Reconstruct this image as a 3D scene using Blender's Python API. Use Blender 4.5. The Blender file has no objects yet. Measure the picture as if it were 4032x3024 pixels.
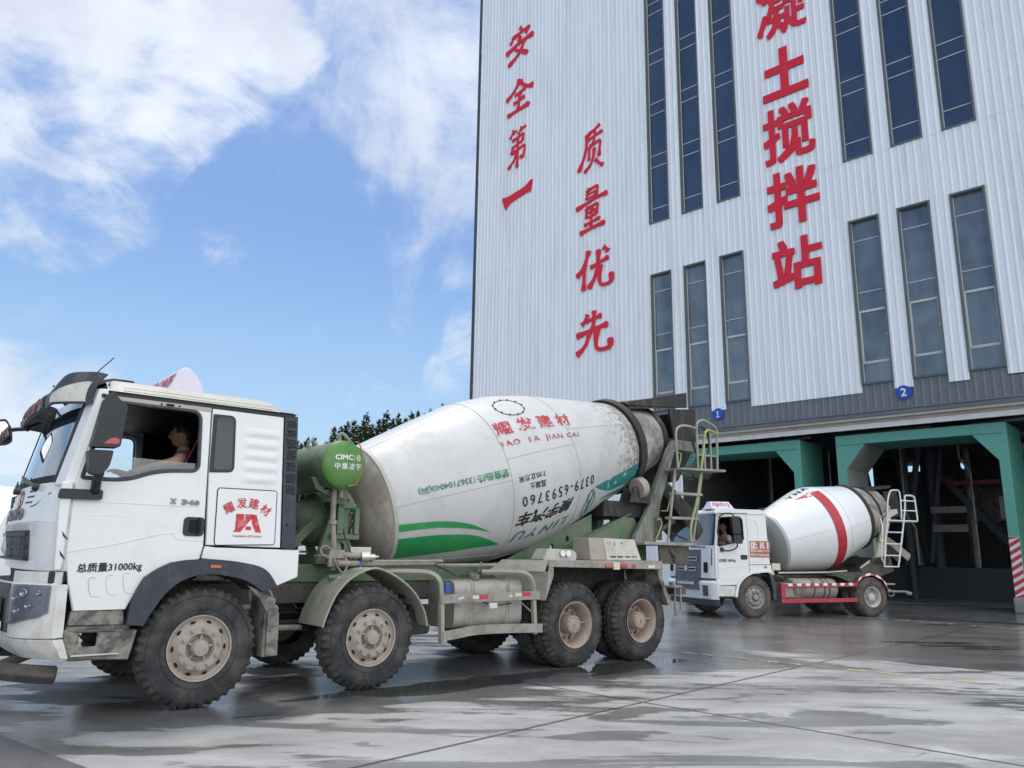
import bpy, bmesh, math, random
from mathutils import Vector, Matrix
from mathutils.geometry import tessellate_polygon
random.seed(7)
R = math.radians
scene = bpy.context.scene
COL = scene.collection

# ------------------------------------------------------------------ camera
EYE = 1.42
PITCH, ROLL = R(12.34), R(0.90)
_f = Vector((0, math.cos(PITCH), math.sin(PITCH)))
_r = Vector((1, 0, 0)); _u = _r.cross(_f)
_c, _s = math.cos(ROLL), math.sin(ROLL)
cr = _r * _c + _u * _s
cu = _u * _c - _r * _s
cam_d = bpy.data.cameras.new('camera')
cam = bpy.data.objects.new('camera', cam_d); COL.objects.link(cam)
cam_d.sensor_width = 36.0
cam_d.lens = 36.0 * 3036.0 / 4032.0
cam_d.clip_end = 3000
cam_d.clip_start = 0.05
cam.matrix_world = Matrix(((cr.x, cu.x, -_f.x, 0), (cr.y, cu.y, -_f.y, 0), (cr.z, cu.z, -_f.z, EYE), (0, 0, 0, 1)))
scene.camera = cam

# ------------------------------------------------------------------ world, sun, exposure
SUN_EL, SUN_AZ = R(70), R(-24)          # azimuth measured from +Y towards +X
scene.view_settings.view_transform = 'Standard'
scene.view_settings.look = 'None'
scene.view_settings.exposure = 1.0
scene.view_settings.gamma = 1.0

world = bpy.data.worlds.new('World'); scene.world = world
world.use_nodes = True
WT = world.node_tree
WT.nodes.clear()
def wn(t, **kw):
    n = WT.nodes.new(t)
    for k, v in kw.items(): setattr(n, k, v)
    return n
def wl(a, b): WT.links.new(a, b)
def wmath(op, a, b=None, clamp=False):
    n = wn('ShaderNodeMath', operation=op); n.use_clamp = clamp
    for i, v in enumerate((a, b)):
        if v is None: continue
        if isinstance(v, (int, float)): n.inputs[i].default_value = v
        else: wl(v, n.inputs[i])
    return n.outputs[0]
sky = wn('ShaderNodeTexSky', sky_type='NISHITA')
sky.sun_disc = False
sky.sun_elevation = SUN_EL
sky.sun_rotation = SUN_AZ
sky.air_density = 1.2; sky.dust_density = 1.2; sky.ozone_density = 2.5
tc = wn('ShaderNodeTexCoord')
dirv = tc.outputs['Generated']
# cloud bank: soft lobes on the sky dome broken up by turbulence
def lobe(c, rad, w):
    n = wn('ShaderNodeVectorMath', operation='DOT_PRODUCT'); wl(dirv, n.inputs[0]); n.inputs[1].default_value = Vector(c).normalized()
    mr = wn('ShaderNodeMapRange', interpolation_type='SMOOTHSTEP'); wl(n.outputs['Value'], mr.inputs[0])
    mr.inputs[1].default_value = math.cos(R(rad)); mr.inputs[2].default_value = 1.0
    mr.inputs[3].default_value = 0.0; mr.inputs[4].default_value = w
    return mr.outputs[0]
def addall(l):
    a = l[0]
    for b in l[1:]: a = wmath('ADD', a, b)
    return a
def wnoise(scale, detail, rough, sc=(1, 1, 1), dist=0.0, rot=(0, 0, 0)):
    m = wn('ShaderNodeMapping'); wl(dirv, m.inputs[0]); m.inputs['Scale'].default_value = sc; m.inputs['Rotation'].default_value = rot
    n = wn('ShaderNodeTexNoise'); wl(m.outputs[0], n.inputs['Vector'])
    n.inputs['Scale'].default_value = scale; n.inputs['Detail'].default_value = detail
    n.inputs['Roughness'].default_value = rough; n.inputs['Distortion'].default_value = dist
    return n.outputs[0]
def ss(v, a, b, hi=1.0):
    mr = wn('ShaderNodeMapRange', interpolation_type='SMOOTHSTEP'); wl(v, mr.inputs[0])
    mr.inputs[1].default_value = a; mr.inputs[2].default_value = b; mr.inputs[3].default_value = 0; mr.inputs[4].default_value = hi
    return mr.outputs[0]
LOBES = [((-.501, .694, .517), 13, .95), ((-.449, .716, .534), 11, .8), ((-.397, .741, .542), 9, .62), ((-.329, .756, .566), 8, .45),
         ((-.497, .731, .467), 11, .8), ((-.446, .754, .482), 8, .5), ((-.38, .77, .50), 7, .4), ((-.505, .758, .412), 9, .75),
         ((-.469, .791, .392), 7, .42), ((-.523, .764, .377), 9, .7), ((-.276, .791, .546), 5.5, .45), ((-.203, .788, .581), 7, .22),
         ((-.388, .854, .348), 3.6, .40), ((-.354, .862, .363), 3.4, .36), ((-.312, .905, .289), 2.6, .46),
         ((-.069, .975, .212), 4.0, .42), ((-.192, .965, .178), 4.5, .30), ((-.53, .841, .108), 9, .55), ((-.42, .885, .17), 6, .38),
         ((-.05, .956, .287), 3.5, .35), ((-.85, .48, .25), 22, .9)]  # last lobe is an unseen cloud added to brighten the windscreen reflection
LOBES_HI = [((-.141, .808, .572), 10, .60), ((-.086, .801, .593), 12, .75), ((-.065, .843, .534), 9, .70), ((-.143, .836, .529), 7, .42),
            ((-.03, .90, .42), 9, .45), ((0.0, .80, .62), 14, .6)]
n1 = wnoise(3.2, 9, .62, (1, 1, 1.5), .5)
n2 = wnoise(4.0, 8, .62, (2.4, 1, 1.2), .7, (0, R(35), R(20)))
n3 = wnoise(10.0, 9, .66, (1, 1, 1.5), .6)
n4 = wnoise(5.5, 3, .5, (1, 1, 1.5), .3)
turb = addall([wmath('MULTIPLY', wmath('SUBTRACT', n, .5), k) for n, k in ((n1, 3.6), (n3, 1.9), (n4, 3.0))])
lsum = addall([lobe(*l) for l in LOBES])
puffs = wmath('ADD', wmath('MINIMUM', lsum, .92), wmath('MULTIPLY', turb, 1.0))
puffs = wmath('MULTIPLY', puffs, ss(lsum, .02, .30))
wisps = wmath('ADD', wmath('MINIMUM', addall([lobe(*l) for l in LOBES_HI]), .85), wmath('MULTIPLY', addall([wmath('SUBTRACT', n2, .5), wmath('MULTIPLY', wmath('SUBTRACT', n3, .5), .7)]), 2.2))
# unseen bright cloud added behind the viewer to light the shaded faces
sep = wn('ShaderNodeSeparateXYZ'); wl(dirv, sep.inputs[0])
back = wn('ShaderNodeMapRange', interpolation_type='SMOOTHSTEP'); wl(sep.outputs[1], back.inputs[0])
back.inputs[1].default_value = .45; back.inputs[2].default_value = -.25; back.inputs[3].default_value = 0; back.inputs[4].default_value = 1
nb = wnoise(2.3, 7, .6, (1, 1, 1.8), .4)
blue_gap = addall([lobe((-.76, -.36, .50), 40, -1.25), lobe((-.62, -.45, .66), 18, -.5)])  # gap shaped in the unseen cloud so the windows mirror blue
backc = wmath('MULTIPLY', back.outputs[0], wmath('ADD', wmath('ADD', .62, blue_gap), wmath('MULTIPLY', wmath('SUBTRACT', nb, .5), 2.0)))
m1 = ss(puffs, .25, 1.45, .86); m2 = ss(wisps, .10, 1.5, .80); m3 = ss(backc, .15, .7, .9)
mask = wmath('MAXIMUM', m1, m2)
ncol = wnoise(5.0, 6, .6)
cramp = wn('ShaderNodeMapRange'); wl(ncol, cramp.inputs[0])
cramp.inputs[1].default_value = .3; cramp.inputs[2].default_value = .7; cramp.inputs[3].default_value = 0; cramp.inputs[4].default_value = 1
ccol = wn('ShaderNodeMix', data_type='RGBA'); wl(cramp.outputs[0], ccol.inputs['Factor'])
ccol.inputs['A'].default_value = (3.5, 3.8, 4.3, 1); ccol.inputs['B'].default_value = (5.2, 5.45, 5.8, 1)
hz = wn('ShaderNodeMapRange', interpolation_type='SMOOTHSTEP'); wl(sep.outputs[2], hz.inputs[0])
hz.inputs[1].default_value = .42; hz.inputs[2].default_value = -.02; hz.inputs[3].default_value = 0; hz.inputs[4].default_value = .75
tint = wn('ShaderNodeMix', data_type='RGBA', blend_type='MULTIPLY'); tint.inputs['Factor'].default_value = 1
wl(sky.outputs[0], tint.inputs['A']); tint.inputs['B'].default_value = (.47, .55, .66, 1)
hmix = wn('ShaderNodeMix', data_type='RGBA'); wl(hz.outputs[0], hmix.inputs['Factor']); wl(tint.outputs['Result'], hmix.inputs['A'])
hmix.inputs['B'].default_value = (2.7, 3.9, 5.0, 1)
smix = wn('ShaderNodeMix', data_type='RGBA'); wl(mask, smix.inputs['Factor']); wl(hmix.outputs['Result'], smix.inputs['A']); wl(ccol.outputs['Result'], smix.inputs['B'])
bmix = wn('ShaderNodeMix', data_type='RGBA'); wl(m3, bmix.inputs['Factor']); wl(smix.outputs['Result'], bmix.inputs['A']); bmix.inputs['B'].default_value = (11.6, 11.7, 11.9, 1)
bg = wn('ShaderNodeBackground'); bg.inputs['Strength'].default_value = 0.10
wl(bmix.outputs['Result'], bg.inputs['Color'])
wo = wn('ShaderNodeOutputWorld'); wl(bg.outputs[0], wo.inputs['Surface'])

sun_d = bpy.data.lights.new('sun', 'SUN'); sun_d.energy = 1.1; sun_d.angle = R(7.0); sun_d.color = (1, .95, .88)
sun = bpy.data.objects.new('sun', sun_d); COL.objects.link(sun)
sd = Vector((math.sin(SUN_AZ) * math.cos(SUN_EL), math.cos(SUN_AZ) * math.cos(SUN_EL), math.sin(SUN_EL)))
sun.rotation_euler = sd.to_track_quat('Z', 'Y').to_euler()
sun.location = sd * 60

# ------------------------------------------------------------------ materials
def mat(name, base, rough=.5, metal=0.0, dirt=None, damt=0.0, dscale=3.0, dlo=.45, dhi=.7, var=.06, bump=0.0, bscale=40., spec=.5, coat=0.0,
        stretch=(1, 1, 1), spots=None, sthr=.68, sscale=9.0):
    m = bpy.data.materials.new(name); m.use_nodes = True
    nt = m.node_tree; b = nt.nodes['Principled BSDF']
    def N(t, **kw):
        n = nt.nodes.new(t)
        for k, v in kw.items(): setattr(n, k, v)
        return n
    L = nt.links.new
    b.inputs['Roughness'].default_value = rough; b.inputs['Metallic'].default_value = metal
    b.inputs['Specular IOR Level'].default_value = spec; b.inputs['Coat Weight'].default_value = coat
    t = N('ShaderNodeTexCoord'); mp = N('ShaderNodeMapping'); L(t.outputs['Object'], mp.inputs[0]); mp.inputs['Scale'].default_value = stretch
    n = N('ShaderNodeTexNoise'); L(mp.outputs[0], n.inputs['Vector']); n.inputs['Scale'].default_value = dscale
    n.inputs['Detail'].default_value = 8; n.inputs['Roughness'].default_value = .65
    v = N('ShaderNodeMix', data_type='RGBA'); L(n.outputs[0], v.inputs['Factor'])
    v.inputs['A'].default_value = tuple(c * (1 - var) for c in base) + (1,); v.inputs['B'].default_value = tuple(min(1, c * (1 + var)) for c in base) + (1,)
    out = v.outputs['Result']
    if dirt:
        n2 = N('ShaderNodeTexNoise'); L(mp.outputs[0], n2.inputs['Vector']); n2.inputs['Scale'].default_value = dscale * 1.7
        n2.inputs['Detail'].default_value = 10; n2.inputs['Roughness'].default_value = .7; n2.inputs['Distortion'].default_value = .4
        mr = N('ShaderNodeMapRange', interpolation_type='SMOOTHSTEP'); L(n2.outputs[0], mr.inputs[0])
        mr.inputs[1].default_value = dlo; mr.inputs[2].default_value = dhi; mr.inputs[4].default_value = damt
        mx = N('ShaderNodeMix', data_type='RGBA'); L(mr.outputs[0], mx.inputs['Factor']); L(out, mx.inputs['A']); mx.inputs['B'].default_value = (*dirt, 1)
        out = mx.outputs['Result']
        rr = N('ShaderNodeMapRange'); L(mr.outputs[0], rr.inputs[0]); rr.inputs[3].default_value = rough; rr.inputs[4].default_value = min(.95, rough + .35)
        L(rr.outputs[0], b.inputs['Roughness'])
    if spots:
        n3 = N('ShaderNodeTexNoise'); L(mp.outputs[0], n3.inputs['Vector']); n3.inputs['Scale'].default_value = sscale
        n3.inputs['Detail'].default_value = 6; n3.inputs['Roughness'].default_value = .75
        ms = N('ShaderNodeMapRange', interpolation_type='SMOOTHSTEP'); L(n3.outputs[0], ms.inputs[0]); ms.inputs[1].default_value = sthr; ms.inputs[2].default_value = sthr + .05
        mx = N('ShaderNodeMix', data_type='RGBA'); L(ms.outputs[0], mx.inputs['Factor']); L(out, mx.inputs['A']); mx.inputs['B'].default_value = (*spots, 1)
        out = mx.outputs['Result']
    L(out, b.inputs['Base Color'])
    if bump:
        nb_ = N('ShaderNodeTexNoise'); L(t.outputs['Object'], nb_.inputs['Vector']); nb_.inputs['Scale'].default_value = bscale; nb_.inputs['Detail'].default_value = 5
        bp = N('ShaderNodeBump'); L(nb_.outputs[0], bp.inputs['Height']); bp.inputs['Strength'].default_value = bump; bp.inputs['Distance'].default_value = .02
        L(bp.outputs[0], b.inputs['Normal'])
    return m
def glass(name, tint, fac=.12, rough=.02, trans=1.0, body=(.01, .014, .02), dust=0.0, wave=0.0):
    """thin pane: part clear, part mirror, part tinted body"""
    m = bpy.data.materials.new(name); m.use_nodes = True; nt = m.node_tree; nt.nodes.clear(); L = nt.links.new
    o = nt.nodes.new('ShaderNodeOutputMaterial'); tr = nt.nodes.new('ShaderNodeBsdfTransparent'); tr.inputs[0].default_value = (*tint, 1)
    df = nt.nodes.new('ShaderNodeBsdfDiffuse'); df.inputs[0].default_value = (*body, 1)
    m0 = nt.nodes.new('ShaderNodeMixShader'); m0.inputs[0].default_value = trans; L(df.outputs[0], m0.inputs[1]); L(tr.outputs[0], m0.inputs[2])
    g = nt.nodes.new('ShaderNodeBsdfGlossy'); g.inputs['Roughness'].default_value = rough; g.inputs[0].default_value = (.92, .95, 1, 1)
    fr = nt.nodes.new('ShaderNodeFresnel'); fr.inputs[0].default_value = 1.5
    a = nt.nodes.new('ShaderNodeMath'); a.operation = 'ADD'; a.use_clamp = True; L(fr.outputs[0], a.inputs[0]); a.inputs[1].default_value = fac
    if dust or wave:
        tc_ = nt.nodes.new('ShaderNodeTexCoord'); mp = nt.nodes.new('ShaderNodeMapping'); mp.inputs['Scale'].default_value = (1, 1, .22); L(tc_.outputs['Object'], mp.inputs[0])
        nz = nt.nodes.new('ShaderNodeTexNoise'); nz.inputs['Scale'].default_value = 1.1; nz.inputs['Detail'].default_value = 7; nz.inputs['Roughness'].default_value = .6; L(mp.outputs[0], nz.inputs['Vector'])
        mr = nt.nodes.new('ShaderNodeMapRange'); L(nz.outputs[0], mr.inputs[0]); mr.inputs[1].default_value = .36; mr.inputs[2].default_value = .68; mr.inputs[3].default_value = 0; mr.inputs[4].default_value = dust
        dd = nt.nodes.new('ShaderNodeBsdfDiffuse'); dd.inputs[0].default_value = (.30, .32, .31, 1); m2_ = nt.nodes.new('ShaderNodeMixShader'); L(mr.outputs[0], m2_.inputs[0]); L(m0.outputs[0], m2_.inputs[1]); L(dd.outputs[0], m2_.inputs[2]); m0 = m2_
        nw = nt.nodes.new('ShaderNodeTexNoise'); nw.inputs['Scale'].default_value = .9; nw.inputs['Detail'].default_value = 1; L(tc_.outputs['Object'], nw.inputs['Vector'])
        bp = nt.nodes.new('ShaderNodeBump'); bp.inputs['Strength'].default_value = wave; bp.inputs['Distance'].default_value = .12; L(nw.outputs[0], bp.inputs['Height']); L(bp.outputs[0], g.inputs['Normal'])
    m1_ = nt.nodes.new('ShaderNodeMixShader'); L(a.outputs[0], m1_.inputs[0]); L(m0.outputs[0], m1_.inputs[1]); L(g.outputs[0], m1_.inputs[2])
    L(m1_.outputs[0], o.inputs[0])
    return m
MUD = (.20, .165, .125); DUST = (.30, .275, .235)
M = {}
M['white'] = mat('cab white paint', (.72, .735, .73), .32, dirt=(.42, .40, .35), damt=.38, dscale=1.6, dlo=.48, dhi=.85, var=.03, coat=.25, spots=(.25, .22, .18), sthr=.775, sscale=14)
M['badge'] = mat('worn grey badge', (.20, .205, .21), .4, metal=.5)
M['lamp_body'] = mat('silver lamp body', (.17, .19, .225), .35, metal=.5)
M['grille_pale'] = mat('faded pink sticker', (.50, .40, .42), .6, dirt=(.12, .12, .13), damt=.95, dscale=7, dlo=.44, dhi=.56)
M['red_visor'] = mat('faded red characters', (.36, .10, .12), .6, dirt=(.5, .36, .38), damt=.6, dscale=7)
M['white_dirty'] = mat('bumper white paint', (.66, .66, .63), .4, dirt=(.38, .34, .28), damt=.75, dscale=2.6, dlo=.42, dhi=.75, var=.05, spots=(.2, .17, .13), sthr=.72, sscale=18)
M['roof_shaded'] = mat('cab roof paint darkened for shade', (.40, .40, .355), .55, dirt=(.30, .28, .22), damt=.5, dscale=1.5, dlo=.4, dhi=.8, var=.06)  # roof paint darkened in its colour to stand for shade
M['drum'] = mat('drum paint', (.53, .54, .535), .42, dirt=(.37, .35, .315), damt=.65, dscale=1.0, dlo=.40, dhi=.80, var=.06, coat=.15, spots=(.33, .29, .23), sthr=.755, sscale=11)
M['drum_old'] = mat('worn drum neck', (.36, .345, .32), .6, dirt=(.16, .14, .115), damt=.9, dscale=2.2, dlo=.38, dhi=.62, var=.2, bump=.3, spots=(.66, .66, .64), sthr=.70, sscale=6)
M['drum2'] = mat('clean drum paint', (.78, .80, .80), .25, dirt=(.55, .53, .48), damt=.3, dscale=1.2, dlo=.5, dhi=.9, var=.03, coat=.3)
M['dish'] = mat('drum head dusty paint', (.40, .375, .335), .6, dirt=(.235, .20, .16), damt=.9, dscale=1.3, dlo=.32, dhi=.68, var=.08)
M['dish2_shaded'] = mat('drum head paint darkened for shade', (.50, .52, .52), .45, dirt=(.36, .35, .32), damt=.5, dscale=1.6, dlo=.4, dhi=.8)  # greyer than the drum: shade of its downward face put into the colour
M['green'] = mat('green chassis paint', (.06, .15, .06), .5, dirt=(.20, .19, .155), damt=.65, dscale=2.0, dlo=.36, dhi=.62, var=.12)
M['green_clean'] = mat('green tank paint', (.07, .22, .04), .38, dirt=(.22, .25, .16), damt=.6, dscale=1.6, dlo=.42, dhi=.8, var=.1)
M['green_dull'] = mat('dusty green tank paint', (.075, .16, .055), .55, dirt=(.27, .27, .22), damt=.8, dscale=1.6, dlo=.36, dhi=.7, var=.1)
M['green_pale'] = mat('faded green paint', (.20, .28, .175), .5, dirt=(.32, .30, .25), damt=.95, dscale=2.0, dlo=.36, dhi=.56, var=.12)
M['grey_green'] = mat('grey caked steel', (.22, .235, .20), .7, dirt=(.10, .10, .085), damt=.9, dscale=2.2, dlo=.38, dhi=.6, var=.15, bump=.35, bscale=18, stretch=(1, 1, .35), spots=(.36, .36, .33), sthr=.62, sscale=7)
M['black_cake'] = mat('black caked steel', (.025, .025, .023), .75, dirt=(.12, .118, .105), damt=.7, dscale=3.0, dlo=.50, dhi=.68, var=.3, bump=.5, bscale=20, stretch=(1, 1, .4))
M['dusty'] = mat('dusty steel', (.30, .285, .25), .7, dirt=(.17, .15, .12), damt=.7, dscale=2.6, dlo=.42, dhi=.66, var=.12, bump=.15)
M['dusty_dark'] = mat('dusty dark steel', (.07, .064, .056), .75, dirt=(.16, .145, .12), damt=.6, dscale=3.0, dlo=.45, dhi=.68, var=.2)
M['dark'] = mat('dark oily steel', (.022, .022, .022), .7, dirt=(.07, .062, .05), damt=.8, dscale=3, dlo=.45, dhi=.7, var=.2)
M['plastic'] = mat('charcoal plastic', (.032, .038, .046), .5, dirt=(.17, .165, .15), damt=.5, dscale=3.2, dlo=.46, dhi=.75, var=.1, bump=.12, bscale=160)
M['plastic_blue'] = mat('blue black plastic', (.022, .030, .048), .5, dirt=(.12, .12, .115), damt=.55, dscale=3.2, dlo=.45, dhi=.75, var=.1)
M['plastic_mud'] = mat('muddy plastic', (.06, .065, .07), .65, dirt=(.27, .245, .205), damt=.95, dscale=3.5, dlo=.40, dhi=.60, var=.15)
M['mirror_black'] = mat('mirror housing plastic', (.012, .015, .020), .45, dirt=(.05, .05, .048), damt=.35, dscale=4, var=.1, bump=.1, bscale=180)
M['rubber'] = mat('tyre rubber', (.020, .021, .024), .8, dirt=(.11, .10, .092), damt=.65, dscale=2.8, dlo=.38, dhi=.68, var=.2, bump=.2, bscale=60)
M['rubber_mud'] = mat('muddy tyre rubber', (.045, .044, .044), .85, dirt=(.15, .115, .095), damt=.8, dscale=2.4, dlo=.36, dhi=.6, var=.2, bump=.2, bscale=60)
M['rim'] = mat('dusty wheel rim', (.37, .325, .28), .6, dirt=(.25, .21, .175), damt=.7, dscale=3.0, dlo=.4, dhi=.7, var=.1, bump=.08)
M['rim_in'] = mat('tan wheel rim', (.35, .28, .23), .6, dirt=(.24, .175, .13), damt=.7, dscale=2.6, dlo=.4, dhi=.7, var=.12)
M['rim_grey'] = mat('grey wheel rim', (.32, .32, .31), .5, dirt=(.20, .18, .155), damt=.6, dscale=3.0, dlo=.4, dhi=.7, var=.1)
M['rim_pale'] = mat('pale wheel rim', (.52, .53, .52), .5, dirt=(.30, .28, .25), damt=.5, dscale=3.0, dlo=.4, dhi=.7, var=.1)
M['hole'] = mat('dark opening', (.008, .008, .008), .9)
M['tank'] = mat('dusty fuel tank', (.36, .34, .31), .5, metal=.25, dirt=(.19, .17, .14), damt=.75, dscale=2.0, dlo=.4, dhi=.7, var=.1, bump=.06)
M['chrome'] = mat('worn chrome', (.55, .55, .54), .28, metal=.9, dirt=(.35, .32, .27), damt=.5, dscale=4)
M['chrome_bright'] = mat('bright chrome', (.75, .76, .78), .18, metal=1.0)
M['seam'] = mat('panel gap', (.03, .03, .03), .8)
M['seam_soft'] = mat('weld seam', (.42, .42, .41), .5)
M['red_txt'] = mat('red lettering', (.52, .025, .035), .45, var=.1, dirt=(.6, .5, .48), damt=.35, dscale=9, dlo=.52, dhi=.62)
M['red_worn'] = mat('flaking red lettering', (.46, .035, .05), .5, var=.2, dirt=(.64, .62, .60), damt=.8, dscale=7, dlo=.53, dhi=.60)
M['green_txt'] = mat('green lettering', (.02, .23, .11), .45, var=.2, dirt=(.6, .64, .61), damt=.45, dscale=6, dlo=.53, dhi=.6)
M['stripe_green'] = mat('green drum stripe', (.022, .27, .085), .35, var=.15, dirt=(.10, .36, .10), damt=.6, dscale=1.6)
M['teal_txt'] = mat('teal lettering', (.015, .20, .19), .45, var=.15, dirt=(.6, .62, .6), damt=.7, dscale=5, dlo=.56, dhi=.62)
M['black_txt'] = mat('black lettering', (.012, .012, .013), .45, var=.1)
M['white_txt'] = mat('white lettering', (.74, .76, .73), .5)
M['yellow_txt'] = mat('yellow lettering', (.80, .58, .10), .5)
M['purple_red'] = mat('crimson lettering', (.36, .02, .07), .5)
M['sign_face'] = mat('lilac white sign face', (.66, .62, .74), .4, dirt=(.5, .47, .5), damt=.3)
M['lamp_orange'] = mat('orange lamp lens', (.50, .10, .025), .25, coat=.5)
M['lamp_red'] = mat('red reflector', (.42, .02, .03), .25, coat=.4)
M['lamp_white'] = mat('dusty lamp lens', (.60, .59, .52), .35, dirt=(.4, .37, .3), damt=.6, dscale=8)
M['box_grey'] = mat('grey plastic box', (.50, .49, .43), .6, dirt=(.36, .33, .27), damt=.6, dscale=3)
M['box_side'] = mat('dusty box side', (.33, .30, .25), .65, dirt=(.25, .22, .18), damt=.6, dscale=3)
M['jug'] = mat('milky plastic jug', (.46, .46, .42), .4, dirt=(.33, .28, .21), damt=.6, dscale=5)
M['cloth_dark'] = mat('dark upholstery', (.012, .013, .016), .85)
M['cloth_red'] = mat('red upholstery', (.22, .02, .02), .8)
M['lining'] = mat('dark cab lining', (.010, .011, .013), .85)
M['wheel_green'] = mat('pale green helmet', (.42, .62, .44), .4)
M['skin'] = mat('skin', (.27, .145, .095), .55)
M['hair'] = mat('black hair', (.01, .009, .008), .55)
M['shirt_navy'] = mat('navy shirt', (.03, .038, .085), .85)
M['shirt_grey'] = mat('light grey shirt', (.46, .42, .40), .85)
M['shorts'] = mat('dark trousers', (.03, .03, .035), .85)
M['hose'] = mat('rubber hose', (.03, .03, .03), .6, dirt=(.16, .145, .12), damt=.7, dscale=6)
M['copper'] = mat('orange tube', (.34, .13, .04), .45)
M['blue'] = mat('blue plastic', (.05, .10, .36), .5)
M['yellowgreen'] = mat('yellow green handrail', (.30, .36, .14), .5, dirt=(.34, .33, .27), damt=.7, dscale=8)
M['rail_white'] = mat('white handrail', (.70, .72, .71), .4, dirt=(.4, .38, .33), damt=.5, dscale=8)
M['red_paint'] = mat('red guard rail', (.36, .018, .035), .4, dirt=(.30, .14, .13), damt=.6, dscale=4)
M['slate'] = mat('slate blue grille panel', (.065, .085, .11), .35, dirt=(.25, .25, .24), damt=.4, dscale=3)
M['sign_red'] = mat('rust red banner', (.42, .085, .04), .55, dirt=(.3, .1, .06), damt=.5)
M['cream'] = mat('cream box', (.58, .56, .46), .5)
M['glass_clear'] = glass('windscreen glass', (.80, .86, .86), .22)
M['glass_open'] = glass('side glass', (.82, .87, .86), .02)
M['glass_dark'] = glass('tinted quarter glass', (.12, .15, .16), .02, trans=.6)
M['glass_sky'] = glass('reflective windscreen', (.25, .32, .40), .12, trans=.45, body=(.012, .024, .05))
M['lens'] = glass('headlamp lens', (.85, .87, .9), .05)
M['mirror'] = mat('mirror glass', (.7, .72, .74), .03, metal=1.0)
# ------------------------------------------------------------------ mesh helpers
def link(name, me, parent=None):
    o = bpy.data.objects.new(name, me); COL.objects.link(o)
    if parent: o.parent = parent
    return o
def empty(name, loc=(0, 0, 0), rz=0.0, parent=None):
    o = link(name, None, parent); o.location = loc; o.rotation_euler = (0, 0, rz); o.empty_display_size = .3
    return o
def tag(o, label=None, cat=None, group=None, kind=None):
    if label: o['label'] = label
    if cat: o['category'] = cat
    if group: o['group'] = group
    if kind: o['kind'] = kind
    return o
def copy_tree(o, parent=None):
    c = o.copy(); COL.objects.link(c)
    if parent: c.parent = parent
    for ch in list(o.children): copy_tree(ch, c)
    return c

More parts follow.
